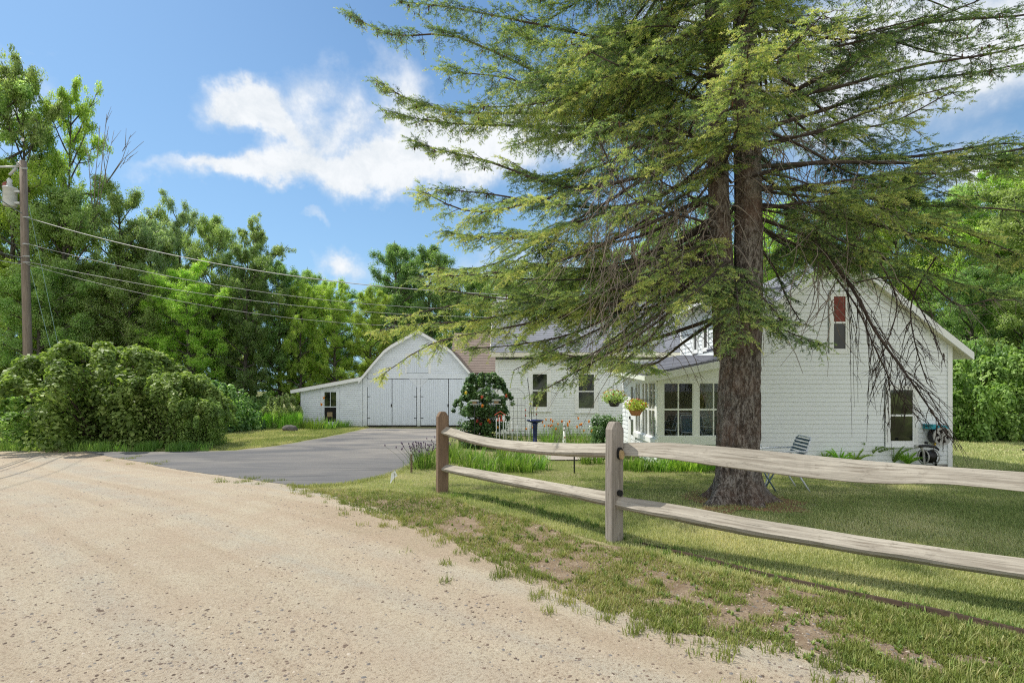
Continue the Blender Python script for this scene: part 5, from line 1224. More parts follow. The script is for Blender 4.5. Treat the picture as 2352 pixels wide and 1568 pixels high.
# ================================================================ the big spruce
T0 = gp(1693, 1150); T0 = Vector((T0.x, T0.y, T0.z))
spruce = empty('spruce_tree', T0, 0, 'huge twin-stemmed spruce standing in the lawn before the gabled house', 'spruce')
def trunk_mesh():
    K, M_ = 90, 72; z = np.concatenate([np.linspace(-.12, .6, 40), np.linspace(.64, 2.85, K-40)]); th = np.arange(M_)*2*np.pi/M_
    TH, ZZ = np.meshgrid(th, z)
    r = .250-.004*ZZ-.14*sstep(2.45, 2.85, ZZ)+.07*np.exp(-ZZ/.20)+.055*np.exp(-ZZ/.45)
    lobes = np.clip(.35+.65*np.cos(5*TH+.6+.4*np.sin(TH))+.35*np.cos(3*TH+1.9)+.2*np.cos(8*TH), 0, 2)**1.5; r += .20*np.exp(-np.clip(ZZ, 0, 9)/.15)*lobes+.03*np.exp(-ZZ/.5)*np.cos(5*TH+.6)
    r += .012*np.sin(9*TH+ZZ*1.5)+.010*np.sin(17*TH-ZZ*3+2)+.018*np.sin(2*TH+ZZ*2.1)
    r += .022*(vnoise(TH*6, ZZ*3.0, .5, 3)-.5)+.016*(vnoise(TH*14, ZZ*9, .5, 4)-.5)
    r += .05*np.exp(-((ZZ-1.52)/.11)**2-((TH-4.15)/.24)**2)-.06*np.exp(-((ZZ-1.5)/.05)**2-((TH-4.15)/.1)**2)+.03*np.exp(-((ZZ-1.28)/.06)**2-((TH-4.5)/.12)**2)
    wide = 1+.12*sstep(1.6, 3.2, ZZ)*np.abs(np.cos(TH))
    x = r*np.cos(TH)*wide+.02*ZZ; y = r*np.sin(TH)
    v = np.stack([x, y, ZZ], 2).reshape(-1, 3)+np.array(T0)
    i = np.arange(K-1)[:, None]*M_; j = np.arange(M_)[None]; j2 = (j+1) % M_
    f = np.stack([i+j, i+j2, i+M_+j2, i+M_+j], 2).reshape(-1, 4)
    # two stems
    V, Fs = [v], [f]; o = len(v)
    for (pts, rad) in (([(-.10, 0, 2.0), (-.19, 0, 2.9), (-.245, .02, 4.0), (-.27, .05, 5.6), (-.30, .1, 8), (-.33, .2, 12), (-.35, .2, 16.5)], [.20, .150, .135, .125, .11, .08, .02]),
                       ([(.10, .02, 2.0), (.165, .02, 2.9), (.175, .05, 4.0), (.165, .1, 5.6), (.15, .12, 8), (.15, .1, 12), (.2, 0, 15)], [.22, .180, .175, .160, .13, .09, .02])):
        P = np.array(pts); zz = np.linspace(2.0, P[-1, 2], 90); cx = np.interp(zz, P[:, 2], P[:, 0]); cy = np.interp(zz, P[:, 2], P[:, 1]); rr = np.interp(zz, P[:, 2], rad)
        T2, Z2 = np.meshgrid(th[::2], zz); rr2 = rr[:, None]*(1+.05*np.sin(7*T2+Z2)+.10*(vnoise(T2*6, Z2*3, .5, 7)-.5))
        vv_ = np.stack([cx[:, None]+rr2*np.cos(T2), cy[:, None]+rr2*np.sin(T2), Z2], 2).reshape(-1, 3)+np.array(T0); M2 = M_//2
        i = np.arange(89)[:, None]*M2; j = np.arange(M2)[None]; j2 = (j+1) % M2
        V.append(vv_); Fs.append(np.stack([i+j, i+j2, i+M2+j2, i+M2+j], 2).reshape(-1, 4)+o); o += len(vv_)
    return np.concatenate(V)-np.array(T0), np.concatenate(Fs)
tv, tf = trunk_mesh(); link_mesh('trunk', np_mesh('trunk', tv, tf, smooth=True), MAT['bark_spruce'], spruce)
SR = np.random.default_rng(99)
prim, sec, sprig_p, sprig_d, sprig_l, sprig_c, dead = [], [], [], [], [], [], []
cones = []
T0a = np.array(T0)
def spline(P, n):
    P = np.asarray(P, float); t = np.linspace(0, len(P)-1, n); i = np.clip(t.astype(int), 0, len(P)-2); u = (t-i)[:, None]
    p0 = P[np.clip(i-1, 0, None)]; p1 = P[i]; p2 = P[i+1]; p3 = P[np.clip(i+2, None, len(P)-1)]
    return .5*(2*p1+(p2-p0)*u+(2*p0-5*p1+4*p2-p3)*u*u+(3*p1-p0-3*p2+p3)*u**3)
def add_branch(P, r0, green=.3, dens=1.0, tone=.45, lmax=1.0, hang=.35, bare_=False, conep=.0, sidel=.34):
    """P control points; laterals left and right with drooping twigs; green = fraction of length before needles start"""
    P = spline(P, 16); L = np.linalg.norm(np.diff(P, axis=0), axis=1).sum(); k = len(P); s = np.linspace(0, 1, k)
    prim.append((P, np.linspace(r0, .006, k)**1.0))
    n = int(L/.080*dens); d = np.gradient(P, axis=0); d /= np.linalg.norm(d, axis=1, keepdims=True)
    for i in range(n):
        t = SR.uniform(.10, 1.0)**.85; p = np.array([np.interp(t, s, P[:, c]) for c in range(3)]); dd = np.array([np.interp(t, s, d[:, c]) for c in range(3)])
        side = np.array([-dd[1], dd[0], 0]); side /= np.linalg.norm(side)+1e-9; sg = 1 if i % 2 else -1
        ang = SR.uniform(.65, 1.15); ll = lmax*(sidel*min(L, 4)*(1.02-t)+.14)*SR.uniform(.5, 1.15)
        isdead = bare_ or t < green+SR.normal(0, .06)
        dr = SR.uniform(.1, .75)*hang*2 if not isdead else SR.uniform(.2, 1.1)
        q = dd*np.cos(ang)+side*sg*np.sin(ang)+np.array([0, 0, SR.normal(0, .12)]); q /= np.linalg.norm(q)
        m = 6; u = np.linspace(0, 1, m)
        sp = p+q*(u*ll)[:, None]-np.array([0, 0, 1])*(dr*ll*u**1.7)[:, None]+np.cumsum(SR.normal(0, .012, (m, 3)), 0)
        if isdead:
            if SR.random() < (.55 if not bare_ else .9):
                dead.append((sp, np.linspace(.007, .0022, m)))
                for _ in range(int(ll*7)):
                    a = SR.integers(1, m-1); e = q*.5+side*SR.normal(0, .6)+np.array([0, 0, SR.uniform(-1.1, .25)]); e /= np.linalg.norm(e)
                    l3 = SR.uniform(.06, .26); dead.append((np.array([sp[a], sp[a]+e*l3*.5+SR.normal(0, .008, 3), sp[a]+e*l3]), [.0035, .0025, .0014]))
            continue
        sec.append((sp, np.linspace(.0065, .002, m)))
        sd = sp[-1]-sp[0]; sd /= np.linalg.norm(sd)+1e-9; s2 = np.array([-sd[1], sd[0], 0]); s2 /= np.linalg.norm(s2)+1e-9
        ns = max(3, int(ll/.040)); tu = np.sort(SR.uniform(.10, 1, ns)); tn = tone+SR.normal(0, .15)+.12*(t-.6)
        pu = np.stack([np.interp(tu, u, sp[:, c]) for c in range(3)], 1); su = np.where(np.arange(ns) % 2, 1., -1.)[:, None]; cu = SR.uniform(.55, 1.0, (ns, 1))
        qu = sd*np.cos(cu)+s2*su*np.sin(cu)+np.array([0, 0, 1])*SR.normal(-.16, .22, (ns, 1)); qu /= np.linalg.norm(qu, axis=1, keepdims=True)
        lu = (ll*.34*(1.05-tu)+.07)*SR.uniform(.6, 1.2, ns); lu = np.append(lu, .16); pu = np.concatenate([pu, sp[-1:]]); qu = np.concatenate([qu, sd[None]])
        for a_, q_, l_ in zip(pu, qu, lu):
            nk = max(3, int(l_/.022)); tk = SR.uniform(.0, 1, nk); o_ = np.array([-q_[1], q_[0], 0]); o_ /= np.linalg.norm(o_)+1e-9
            ck = SR.uniform(.3, .95, (nk, 1))*np.where(np.arange(nk) % 2, 1., -1.)[:, None]
            dk = q_*np.cos(ck)+o_*np.sin(ck)+np.array([0, 0, 1])*SR.normal(-.08, .18, (nk, 1)); dk /= np.linalg.norm(dk, axis=1, keepdims=True)
            sprig_p.append(a_+q_*(l_*tk)[:, None]-np.array([0, 0, 1])*(.12*l_*tk**2)[:, None]); sprig_d.append(dk); sprig_l.append(SR.uniform(.035, .085, nk)*(1.15-.5*tk)); sprig_c.append(np.full(nk, tn)+.42*(tk-.4)+SR.normal(0, .05))  # sunlight on the tips put into the tone: outer needles lighter
            sprig_p.append(a_[None]); sprig_d.append(q_[None]); sprig_l.append(np.array([l_*1.05])); sprig_c.append(np.array([tn]))
        pp = pu; nt_ = len(pu)
        if SR.random() < conep:
            for _ in range(3): cones.append(pp[SR.integers(0, nt_)]+np.array([0, 0, -.03]))
def lim(az):
    """crown reach by heading (metres): short toward the road, long along the house and behind"""
    d = np.array([np.cos(az), np.sin(az)]); p = -d[0]*.469-d[1]*.883
    L = 5.1
    if p > .3: L = min(L, 2.5/p)
    if d[1] < -.2: L = min(L, 2.6)
    return max(L, 1.6)
h = 2.55; az0 = .3
while h < 9.6:
    nb_ = 5
    for i in range(nb_):
        az = az0+i*2*np.pi/nb_+SR.normal(0, .25); Lr = lim(az)*SR.uniform(.6, 1.02)*(1-.035*max(h-5, 0))
        lowf = h < 3.6
        if np.sin(az) < -.05 and h < 3.5: Lr = min(Lr, 1.3)
        if lowf and SR.random() < .35: continue
        if np.cos(az) > .05 and h < 4.0: continue
        d = np.array([np.cos(az), np.sin(az), 0]); sx = -.2 if np.cos(az) < 0 else .15
        a0 = np.array([sx, .05, h]); zmin = T0.z+((2.15 if h < 4.2 else 2.6) if np.cos(az) < .05 else 3.75); lf = d[0] < -.25; e1 = (SR.uniform(-.55, -.12) if lf else SR.uniform(-.30, .14)) if h > 4.2 else SR.uniform(-.30, 0.02); droop = SR.uniform(.0, .10) if lf else SR.uniform(.05, .2)
        pts = [T0a+a0+d*(Lr*t)+np.array([0, 0, Lr*(e1*t-droop*t*t+(.30 if lf else .16)*t**3)])+SR.normal(0, .05*t*Lr**.5, 3) for t in (0, .25, .5, .75, 1)]
        for q_ in pts: q_[2] = max(q_[2], zmin+SR.normal(0, .1))
        if np.sin(az) < -.1 and h < 4.6 and abs(np.cos(az)) < .8 and SR.random() < .7: continue
        add_branch(pts, .008+.005*Lr, green=(SR.uniform(.30, .55) if h < 5.6 else SR.uniform(.10, .34)) if Lr > 2.2 else .25, dens=(1.25 if h > 5.2 else .95) if d[0] < .1 or h < 5 else .46, tone=.36+.22*SR.random()+(.06 if d[0] < 0 else -.10 if h > 5 else 0), conep=.10 if h > 5.5 else .02)
    az0 += .83; h += SR.uniform(.26, .36)
h = 9.8
while h < 15.8:      # the top, above the picture: fewer twigs, still there for light and shade
    for i in range(4):
        az = SR.uniform(0, 6.28); Lr = lim(az)*(16.3-h)/7.2; d = np.array([np.cos(az), np.sin(az), 0]); a0 = np.array([0, .1, h])
        add_branch([T0a+a0+d*(Lr*t)+np.array([0, 0, -.22*Lr*t*t]) for t in (0, .33, .66, 1)], .02, .1, .5, .45)
    h += .6
def B(*q): return [np.array(pt(a, b_, Y)) for a, b_, Y in q]
tx, ty = T0.x, T0.y
ex = [ # (points, radius, green from, density, tone, lateral scale, hang)
 (B((1640, 250, 7.5), (1500, 190, 8.0), (1300, 190, 8.9), (1050, 85, 9.8), (900, 80, 10.3), (795, 28, 10.8)), .05, .12, 1.15, .40, .62, .30, .55),
 (B((1640, 200, 7.5), (1450, 110, 8.0), (1250, 60, 8.6), (1040, 18, 9.2), (925, 5, 9.6)), .045, .15, 1.1, .42, .6, .3, .3),
 (B((1640, 330, 7.5), (1450, 270, 8.2), (1250, 260, 9.0), (1050, 258, 9.8), (930, 225, 10.2), (858, 178, 10.5)), .05, .15, 1.15, .50, .62, .32, .35),
 (B((1640, 350, 7.5), (1400, 300, 8.5), (1180, 290, 9.3), (1000, 280, 10), (880, 253, 10.4)), .04, .3, 1.1, .5, .6, .3, .3),
 (B((1640, 300, 7.5), (1480, 400, 8.0), (1300, 430, 8.6), (1120, 370, 9.3), (1010, 345, 9.7), (952, 325, 10.0)), .05, .25, 1.15, .45, .62, .32, .15),
 (B((1640, 380, 7.5), (1460, 470, 8.0), (1280, 470, 8.6), (1120, 445, 9.2), (1000, 435, 9.6)), .05, .25, 1.2, .42, .65, .36, .25),
 (B((1640, 450, 7.5), (1480, 540, 8.0), (1320, 560, 8.5), (1180, 535, 9.0), (1060, 545, 9.4)), .04, .3, 1.1, .45, .62, .45, .05),
 (B((1638, 520, 7.5), (1480, 640, 7.9), (1300, 690, 8.5), (1100, 735, 9.0), (950, 745, 9.3), (862, 760, 9.5)), .05, .25, 1.5, .72, .62, .42, 0),
 (B((1638, 560, 7.5), (1480, 670, 7.7), (1320, 720, 8.0), (1150, 755, 8.3), (990, 790, 8.6), (868, 868, 8.7)), .045, .3, 1.2, .76, .48, .5, 0),
 (B((1640, 540, 7.5), (1500, 650, 7.9), (1350, 700, 8.2), (1200, 715, 8.6), (1050, 700, 8.9), (900, 735, 9.2)), .04, .25, 1.3, .62, .42, .5, 0),
 (B((1640, 560, 7.5), (1480, 680, 7.8), (1330, 760, 8.0), (1200, 790, 8.2), (1080, 800, 8.3)), .035, .3, 1.1, .55, .42, .5, 0),
 (B((1640, 500, 7.5), (1500, 600, 8.0), (1350, 640, 8.4), (1180, 640, 8.8), (1080, 630, 9.1)), .035, .3, 1.1, .5, .45, .5, 0),
 (B((1640, 600, 7.4), (1560, 660, 7.4), (1470, 730, 7.5), (1380, 800, 7.6), (1300, 850, 7.7)), .03, .3, 1.3, .52, .55, .5, 0),
 (B((1640, 540, 7.5), (1540, 600, 7.8), (1430, 650, 8.1), (1320, 690, 8.4), (1230, 740, 8.6)), .03, .25, 1.4, .58, .5, .5, 0),
 (B((1640, 520, 7.5), (1520, 570, 8.2), (1380, 620, 8.8), (1230, 680, 9.3), (1110, 700, 9.6)), .035, .3, 1.3, .5, .55, .5, 0),
 (B((1640, 560, 7.4), (1560, 640, 7.4), (1450, 720, 7.6), (1300, 790, 7.8), (1180, 850, 8.0)), .04, .3, 1.15, .55, .5, .6, 0),
 (B((1640, 620, 7.4), (1560, 700, 7.3), (1450, 780, 7.4), (1330, 850, 7.5), (1230, 905, 7.6)), .035, .35, 1.0, .6, .4, .65, 0),
 (B((1640, 640, 7.3), (1560, 700, 7.1), (1480, 790, 7.0), (1400, 850, 7.0)), .03, .3, 1.2, .58, .5, .5, 0),
 (B((1650, 600, 7.2), (1600, 610, 6.9), (1530, 640, 6.7), (1440, 680, 6.6)), .025, .1, 1.5, .66, .55, .3, 0),
 (B((1660, 620, 7.15), (1650, 640, 6.7), (1700, 690, 6.4), (1760, 740, 6.2), (1880, 790, 6.1)), .025, .2, 1.6, .40, .55, .35, 0),
 (B((1660, 650, 7.15), (1640, 680, 6.8), (1650, 730, 6.5), (1680, 790, 6.3)), .022, .15, 1.6, .48, .6, .35, 0),
 (B((1720, 640, 7.2), (1700, 660, 6.8), (1720, 700, 6.5), (1780, 760, 6.4)), .022, .15, 1.4, .38, .6, .3, 0),
 (B((1740, 250, 7.4), (1900, 170, 7.4), (2100, 60, 7.5), (2352, 35, 7.6), (2500, 0, 7.7)), .05, .2, 1.1, .30, .6, .3, .15),
 (B((1740, 300, 7.4), (1900, 250, 7.6), (2080, 190, 7.8), (2260, 165, 8.0), (2420, 130, 8.0)), .05, .25, 1.1, .28, .6, .35, .1),
 (B((1740, 340, 7.3), (1880, 300, 7.0), (2040, 240, 6.7), (2180, 200, 6.6)), .035, .4, 1.0, .75, .45, .35, 0),
 (B((1740, 400, 7.4), (1900, 370, 7.5), (2100, 360, 7.6), (2300, 330, 7.8), (2450, 340, 7.9)), .05, .2, 1.15, .40, .6, .35, .05),
 (B((1740, 430, 7.4), (1900, 440, 7.6), (2100, 470, 7.8), (2300, 480, 8.0), (2450, 500, 8.0)), .05, .2, 1.15, .36, .6, .35, 0),
 (B((1740, 470, 7.3), (1900, 490, 7.1), (2100, 540, 7.0), (2280, 590, 7.0), (2420, 640, 7.0)), .045, .25, 1.25, .52, .62, .35, 0),
 (B((1740, 500, 7.3), (1880, 550, 7.2), (2050, 600, 7.2), (2230, 660, 7.2), (2380, 700, 7.2)), .04, .25, 1.2, .45, .6, .4, 0),
 (B((1740, 520, 7.5), (1850, 570, 8.0), (2000, 610, 8.6), (2150, 640, 9.0)), .04, .2, 1.15, .30, .6, .45, 0),
 (B((1740, 560, 7.4), (1780, 620, 7.6), (1810, 690, 7.7), (1840, 740, 7.8)), .03, .2, 1.1, .25, .6, .45, 0),
 (B((1700, 380, 7.1), (1680, 340, 6.7), (1620, 330, 6.4), (1520, 330, 6.2)), .03, .2, 1.3, .62, .55, .3, 0),
 (B((1700, 300, 7.1), (1680, 240, 6.7), (1700, 180, 6.5), (1790, 110, 6.4)), .03, .3, 1.1, .66, .5, .3, 0),
 (B((1680, 600, 7.0), (1660, 610, 6.6), (1620, 650, 6.3), (1560, 700, 6.1)), .022, .1, 2.0, .55, .75, .35, 0),
 (B((1700, 610, 7.0), (1710, 630, 6.6), (1750, 680, 6.3), (1800, 740, 6.1)), .022, .1, 2.0, .45, .75, .35, 0),
 (B((1690, 630, 7.0), (1690, 640, 6.6), (1695, 690, 6.2), (1700, 770, 6.0)), .022, .1, 2.0, .50, .75, .35, .1),
 (B((1660, 560, 7.1), (1620, 560, 6.8), (1560, 590, 6.6), (1480, 640, 6.5)), .022, .1, 1.8, .60, .65, .3, 0),
 (B((1700, 330, 7.1), (1700, 300, 6.7), (1680, 290, 6.3), (1640, 310, 6.1)), .022, .1, 1.8, .62, .7, .35, 0),
 (B((1720, 250, 7.1), (1740, 220, 6.7), (1780, 210, 6.4), (1850, 230, 6.2)), .022, .1, 1.7, .58, .7, .35, 0),
 (B((1670, 120, 7.1), (1640, 90, 6.7), (1580, 80, 6.3), (1500, 110, 6.1)), .022, .1, 1.7, .6, .7, .35, 0),
 (B((1700, 60, 7.1), (1740, 30, 6.8), (1800, 60, 6.5), (1850, 100, 6.4)), .022, .1, 1.6, .5, .7, .35, 0),
 (B((1740, 480, 7.2), (1830, 500, 6.9), (1950, 560, 6.7), (2060, 590, 6.6)), .026, .2, 1.5, .5, .6, .4, 0),
 (B((1760, 440, 7.3), (1980, 470, 6.9), (2180, 520, 6.7), (2352, 590, 6.6)), .03, .3, 1.5, .62, .6, .4, 0),
 (B((1680, 420, 7.1), (1640, 380, 6.8), (1560, 360, 6.5), (1470, 390, 6.4)), .025, .15, 1.4, .66, .55, .32, 0),
 (B((1700, 420, 7.1), (1760, 400, 6.8), (1850, 420, 6.6), (1960, 470, 6.5)), .025, .2, 1.2, .62, .5, .3, 0),
 (B((1680, 120, 7.1), (1620, 80, 6.8), (1520, 60, 6.5), (1400, 80, 6.5)), .025, .15, 1.3, .6, .55, .3, 0),
 (B((1640, 160, 7.3), (1500, 130, 7.4), (1350, 140, 7.6), (1220, 170, 7.8)), .03, .15, 1.3, .62, .6, .3, 0),
 (B((1690, 200, 7.1), (1600, 160, 6.8), (1480, 160, 6.6), (1380, 180, 6.5)), .03, .2, 1.2, .6, .55, .35, 0),
]
for P, r0, gr, dn_, tn, lm, hg, cn in ex: add_branch(P, r0*.72, gr, dn_, tn, lm, hg, conep=cn)
n_dead = len(dead); n_prim = len(prim)
# the long dead branch in front of the gable and its bare side twigs
add_branch(B((1860, 540, 7.5), (1950, 650, 7.3), (2010, 760, 7.2), (2075, 850, 7.1), (2130, 930, 7.1), (2175, 1000, 7.1)), .026, 1.5, 1.3, .4, 1.25, .75, bare_=True, sidel=.36)
add_branch(B((1890, 600, 7.6), (1965, 700, 7.5), (2010, 800, 7.4), (2060, 900, 7.4), (2110, 960, 7.4)), .013, 1.5, 1.2, .4, 1.1, .7, bare_=True, sidel=.36)
add_branch(B((2150, 590, 7.3), (2095, 690, 7.3), (2100, 780, 7.3), (2130, 880, 7.3)), .012, 1.5, 1.2, .4, 1.1, .7, bare_=True)
add_branch(B((2020, 600, 7.2), (2060, 690, 7.2), (2040, 780, 7.2), (2010, 850, 7.2)), .010, 1.5, 1.0, .4, 1.0, .7, bare_=True)
add_branch(B((1960, 650, 7.3), (2060, 640, 7.2), (2120, 720, 7.2), (2170, 830, 7.1)), .010, 1.5, 1.0, .4, 1.0, .7, bare_=True)
dead_front = dead[n_dead:]; prim_front = prim[n_prim:]; del dead[n_dead:]; del prim[n_prim:]
add_branch(B((2130, 640, 7.2), (2200, 700, 7.1), (2270, 690, 7.0), (2352, 690, 6.9)), .012, 1.5, 1.4, .4, 1.0, .5, bare_=True)
add_branch(B((1400, 470, 8.3), (1250, 560, 8.6), (1100, 640, 8.8), (960, 640, 8.9)), .012, 1.5, .6, .4, .6, .4, bare_=True)
add_branch(B((1620, 640, 7.3), (1520, 720, 7.1), (1440, 770, 7.0), (1330, 830, 7.0)), .014, 1.5, .8, .4, .7, .6, bare_=True)
# hanging dead twigs round the stems
for i in range(420):
    a = SR.uniform(0, 6.28); z = SR.uniform(2.9, 5.4); rr = SR.uniform(.25, 2.0); side = -1 if SR.random() < .72 else 1
    p = T0a+np.array([side*rr, SR.uniform(-.35, .8), z-.12*rr]); l = SR.uniform(.3, 1.2); m = 7; u = np.linspace(0, 1, m)
    q = np.array([SR.normal(0, .25), SR.normal(0, .2), -1]); q2 = np.array([SR.normal(0, .55), SR.normal(0, .3), 0])
    sp = p+q*(u*l)[:, None]+q2*(l*(u**2))[:, None]+np.cumsum(SR.normal(0, .022, (m, 3)), 0); dead.append((sp, np.linspace(.008, .0025, m)))
for i in range(46):   # stubs and curved snags on the stems
    z = SR.uniform(2.3, 5.6); a = SR.uniform(3.3, 6.1); sx = SR.choice([-.2, .17]); d = np.array([np.cos(a), np.sin(a), SR.normal(.1, .3)])
    p = T0a+np.array([sx, 0, z])+d*.12; l = SR.uniform(.25, .8); u = np.linspace(0, 1, 6)
    sp = p+d*(u*l*.7)[:, None]+np.array([0, 0, -1])*(l*.9*u**2)[:, None]+np.cumsum(SR.normal(0, .012, (6, 3)), 0); dead.append((sp, np.linspace(.013, .003, 6)))
v, f = tubes_np(prim, 7); v2, f2 = tubes_np(sec, 3)
link_mesh('branches', np_mesh('branches', np.concatenate([v, v2])-T0a, np.concatenate([f, f2+len(v)]), smooth=True), MAT['bark_spruce_twig'] if 'bark_spruce_twig' in MAT else simple('spruce_branch_bark', (0.075, 0.058, 0.048), .9, .35, 5), spruce)
v, f = tubes_np(prim_front, 7); v2, f2 = tubes_np(dead_front, 3); link_mesh('dead_branch', np_mesh('dead_branch', np.concatenate([v, v2])-T0a, np.concatenate([f, f2+len(v)]), smooth=True), MAT['twig_dark'], spruce)['label'] = 'long bare dead branch hanging in front of the gable'
v, f = tubes_np(dead, 3); link_mesh('dead_twigs', np_mesh('dead_twigs', v-T0a, f), MAT['twig'], spruce)
p = np.concatenate(sprig_p); d = np.concatenate(sprig_d); l = np.concatenate(sprig_l); cc = np.concatenate(sprig_c); n = len(p)
print('SPRIGS', n)
def needles(p, d, l, cc, per=8, nl_=.021, nw=.0075, r=SR):
    n = len(p); N_ = n*per; pi = np.repeat(np.arange(n), per); t = np.tile((np.arange(per)+.5)/per, n)+r.uniform(-.05, .05, N_)
    base = p[pi]+d[pi]*(l[pi]*t)[:, None]; a = r.normal(0, 1, (N_, 3)); a -= (a*d[pi]).sum(1, keepdims=True)*d[pi]; a /= np.linalg.norm(a, axis=1, keepdims=True)+1e-9
    a[:, 2] += .25; q = d[pi]*.75+a*.8; q /= np.linalg.norm(q, axis=1, keepdims=True); w_ = np.cross(q, r.normal(0, 1, (N_, 3))); w_ /= np.linalg.norm(w_, axis=1, keepdims=True)+1e-9
    ll = nl_*r.uniform(.75, 1.25, N_)[:, None]
    v = np.stack([base-w_*nw*.5, base+w_*nw*.5, base+q*ll], 1).reshape(-1, 3); return v, np.arange(N_*3).reshape(-1, 3), np.clip(cc[pi]+r.normal(0, .12, N_), 0, 1)
v, f, c = needles(p, d, l, cc)
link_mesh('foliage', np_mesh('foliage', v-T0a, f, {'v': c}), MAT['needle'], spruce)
# twig cores under the needles
w_ = np.cross(d, SR.normal(0, 1, (n, 3))); w_ /= np.linalg.norm(w_, axis=1, keepdims=True)+1e-9
v = np.stack([p-w_*.0016, p+w_*.0016, p+d*l[:, None]], 1).reshape(-1, 3)-T0a
link_mesh('twigs', np_mesh('twigs', v, np.arange(n*3).reshape(-1, 3)), MAT['twig'], spruce)
cn_ = np.array(cones); cn_ = cn_[SR.random(len(cn_)) < .8]; rg2 = np.random.default_rng(5)
octv = np.array([(0, 0, .015), (.010, 0, -.01), (0, .010, -.01), (-.010, 0, -.01), (0, -.010, -.01), (0, 0, -.05)]); ofc = np.array([(0, 1, 2), (0, 2, 3), (0, 3, 4), (0, 4, 1), (5, 2, 1), (5, 3, 2), (5, 4, 3), (5, 1, 4)])
v = (octv[None]*rg2.uniform(.8, 1.3, (len(cn_), 1, 1))+cn_[:, None]).reshape(-1, 3)-T0a; f = (ofc[None]+(np.arange(len(cn_))*6)[:, None, None]).reshape(-1, 3)
oc = link_mesh('cones', np_mesh('cones', v, f), MAT['cone'], spruce); oc['kind'] = 'stuff'
# ================================================================ garden plants
def blade_obj(name, base, az, L, w_, lean, mat, parent, segs=4, val=None, root=None, twist=None):
    v, f, idx = blades(np.asarray(base, float), np.asarray(az, float), np.asarray(L, float), np.asarray(w_, float), np.asarray(lean, float), segs, twist)
    val = np.clip(rng.normal(.5, .2, len(base)), 0, 1) if val is None else val
    me = np_mesh(name, v, f, {'v': val[idx]}); return link_mesh(name, me, mat, parent)
def clump(name, px, py, rad, hgt, n, mat, label, group=None, cat='plant', leanr=(.25, 1.5), wd=.018, flowers=None, Y=None, seed=0, segs=4):
    """strap-leaved clump rooted at its base; optional flowers: (count, material, size)"""
    r = np.random.default_rng(seed+int(px)+int(py)*3); c = gp(px, py) if Y is None else Vector(((px-1176)/F*Y, Y, gz((px-1176)/F*Y, Y)))
    e = empty(name, c, 0, label, cat, group); q = r.normal(0, rad*.45, (n, 2))
    base = np.concatenate([q, np.zeros((n, 1))], 1); az = np.arctan2(q[:, 1], q[:, 0])+r.normal(0, .7, n)
    blade_obj('leaves', base, az, r.uniform(.6, 1.15, n)*hgt*1.25, r.uniform(.6, 1.2, n)*wd, r.uniform(leanr[0], leanr[1], n), MAT[mat], e, segs, twist=az+np.pi/2+r.normal(0, .35, n))
    for (cnt, pm, sz, hm) in (flowers or []):
        stems = []; pv = []
        for i in range(cnt):
            a = r.normal(0, rad*.7, 2); hh = hgt*hm*r.uniform(.75, 1.15); top = np.array([a[0]*1.3, a[1]*1.3, hh]); stems.append((np.array([[a[0]*.5, a[1]*.5, 0], [a[0]*.9, a[1]*.9, hh*.6], top]), [.004, .003, .002])); pv.append(top)
        tv, tf = tubes_np(stems, 3); link_mesh('flower_stems', np_mesh('flower_stems', tv, tf), MAT['strap'], e)
        m = 6; P_ = np.repeat(np.array(pv), m, 0); a = np.tile(np.arange(m)*2*np.pi/m, cnt)+r.normal(0, .2, cnt*m)
        v, f, idx = blades(P_, a, np.full(cnt*m, sz)*r.uniform(.8, 1.2, cnt*m), np.full(cnt*m, sz*.55), np.full(cnt*m, 1.2)+r.normal(0, .2, cnt*m), 2)
        vals = np.clip(r.normal(.5, .25, cnt*m), 0, 1)[idx]; nv = len(v)//cnt; nf = len(f)//cnt
        if cnt > 40:
            o = link_mesh('flower_spikes', np_mesh('flower_spikes', v, f, {'v': vals}), MAT[pm], e); o['kind'] = 'stuff'; continue
        for q_ in range(cnt): link_mesh('flower', np_mesh('flower', v[q_*nv:(q_+1)*nv], f[q_*nf:(q_+1)*nf]-q_*nv, {'v': vals[q_*nf:(q_+1)*nf]}), MAT[pm], e)
    return e
DL = 'daylily clumps in the front bed'
for i, (px, py, rd, hg, nn, fl, lb) in enumerate([
 (1075, 1080, .28, .38, 130, None, 'strap-leaved clump just right of the end fence post'),
 (1120, 1085, .26, .36, 130, None, 'pale arching clump at the front edge of the bed, left part'),
 (1165, 1082, .26, .36, 130, None, 'dense dark green clump between the rails, middle of the front bed'),
 (1205, 1084, .26, .36, 140, None, 'clump with bent straw-coloured blades in the front bed'),
 (1238, 1078, .22, .38, 130, None, 'tall dark clump at the right end of the front bed'),
 (1045, 1062, .26, .40, 110, None, 'leafy clump right behind the end fence post'),
 (1345, 1065, .16, .26, 70, None, 'small clump beside the path stones'),
 (1372, 1064, .20, .30, 90, None, 'clump just left of the second fence post'),
 (1095, 1062, .28, .36, 130, None, 'clump in the second row of the bed, behind the pale arching one'),
 (1150, 1060, .28, .36, 130, None, 'clump in the second row of the bed, between the rails'),
 (1200, 1060, .28, .36, 130, None, 'clump in the second row of the bed, just under the top rail')]):
    clump('daylily', px, py, rd, hg, nn, 'strap', lb, DL, seed=i)
OD = 'flowering daylilies before the grey-roofed ell'
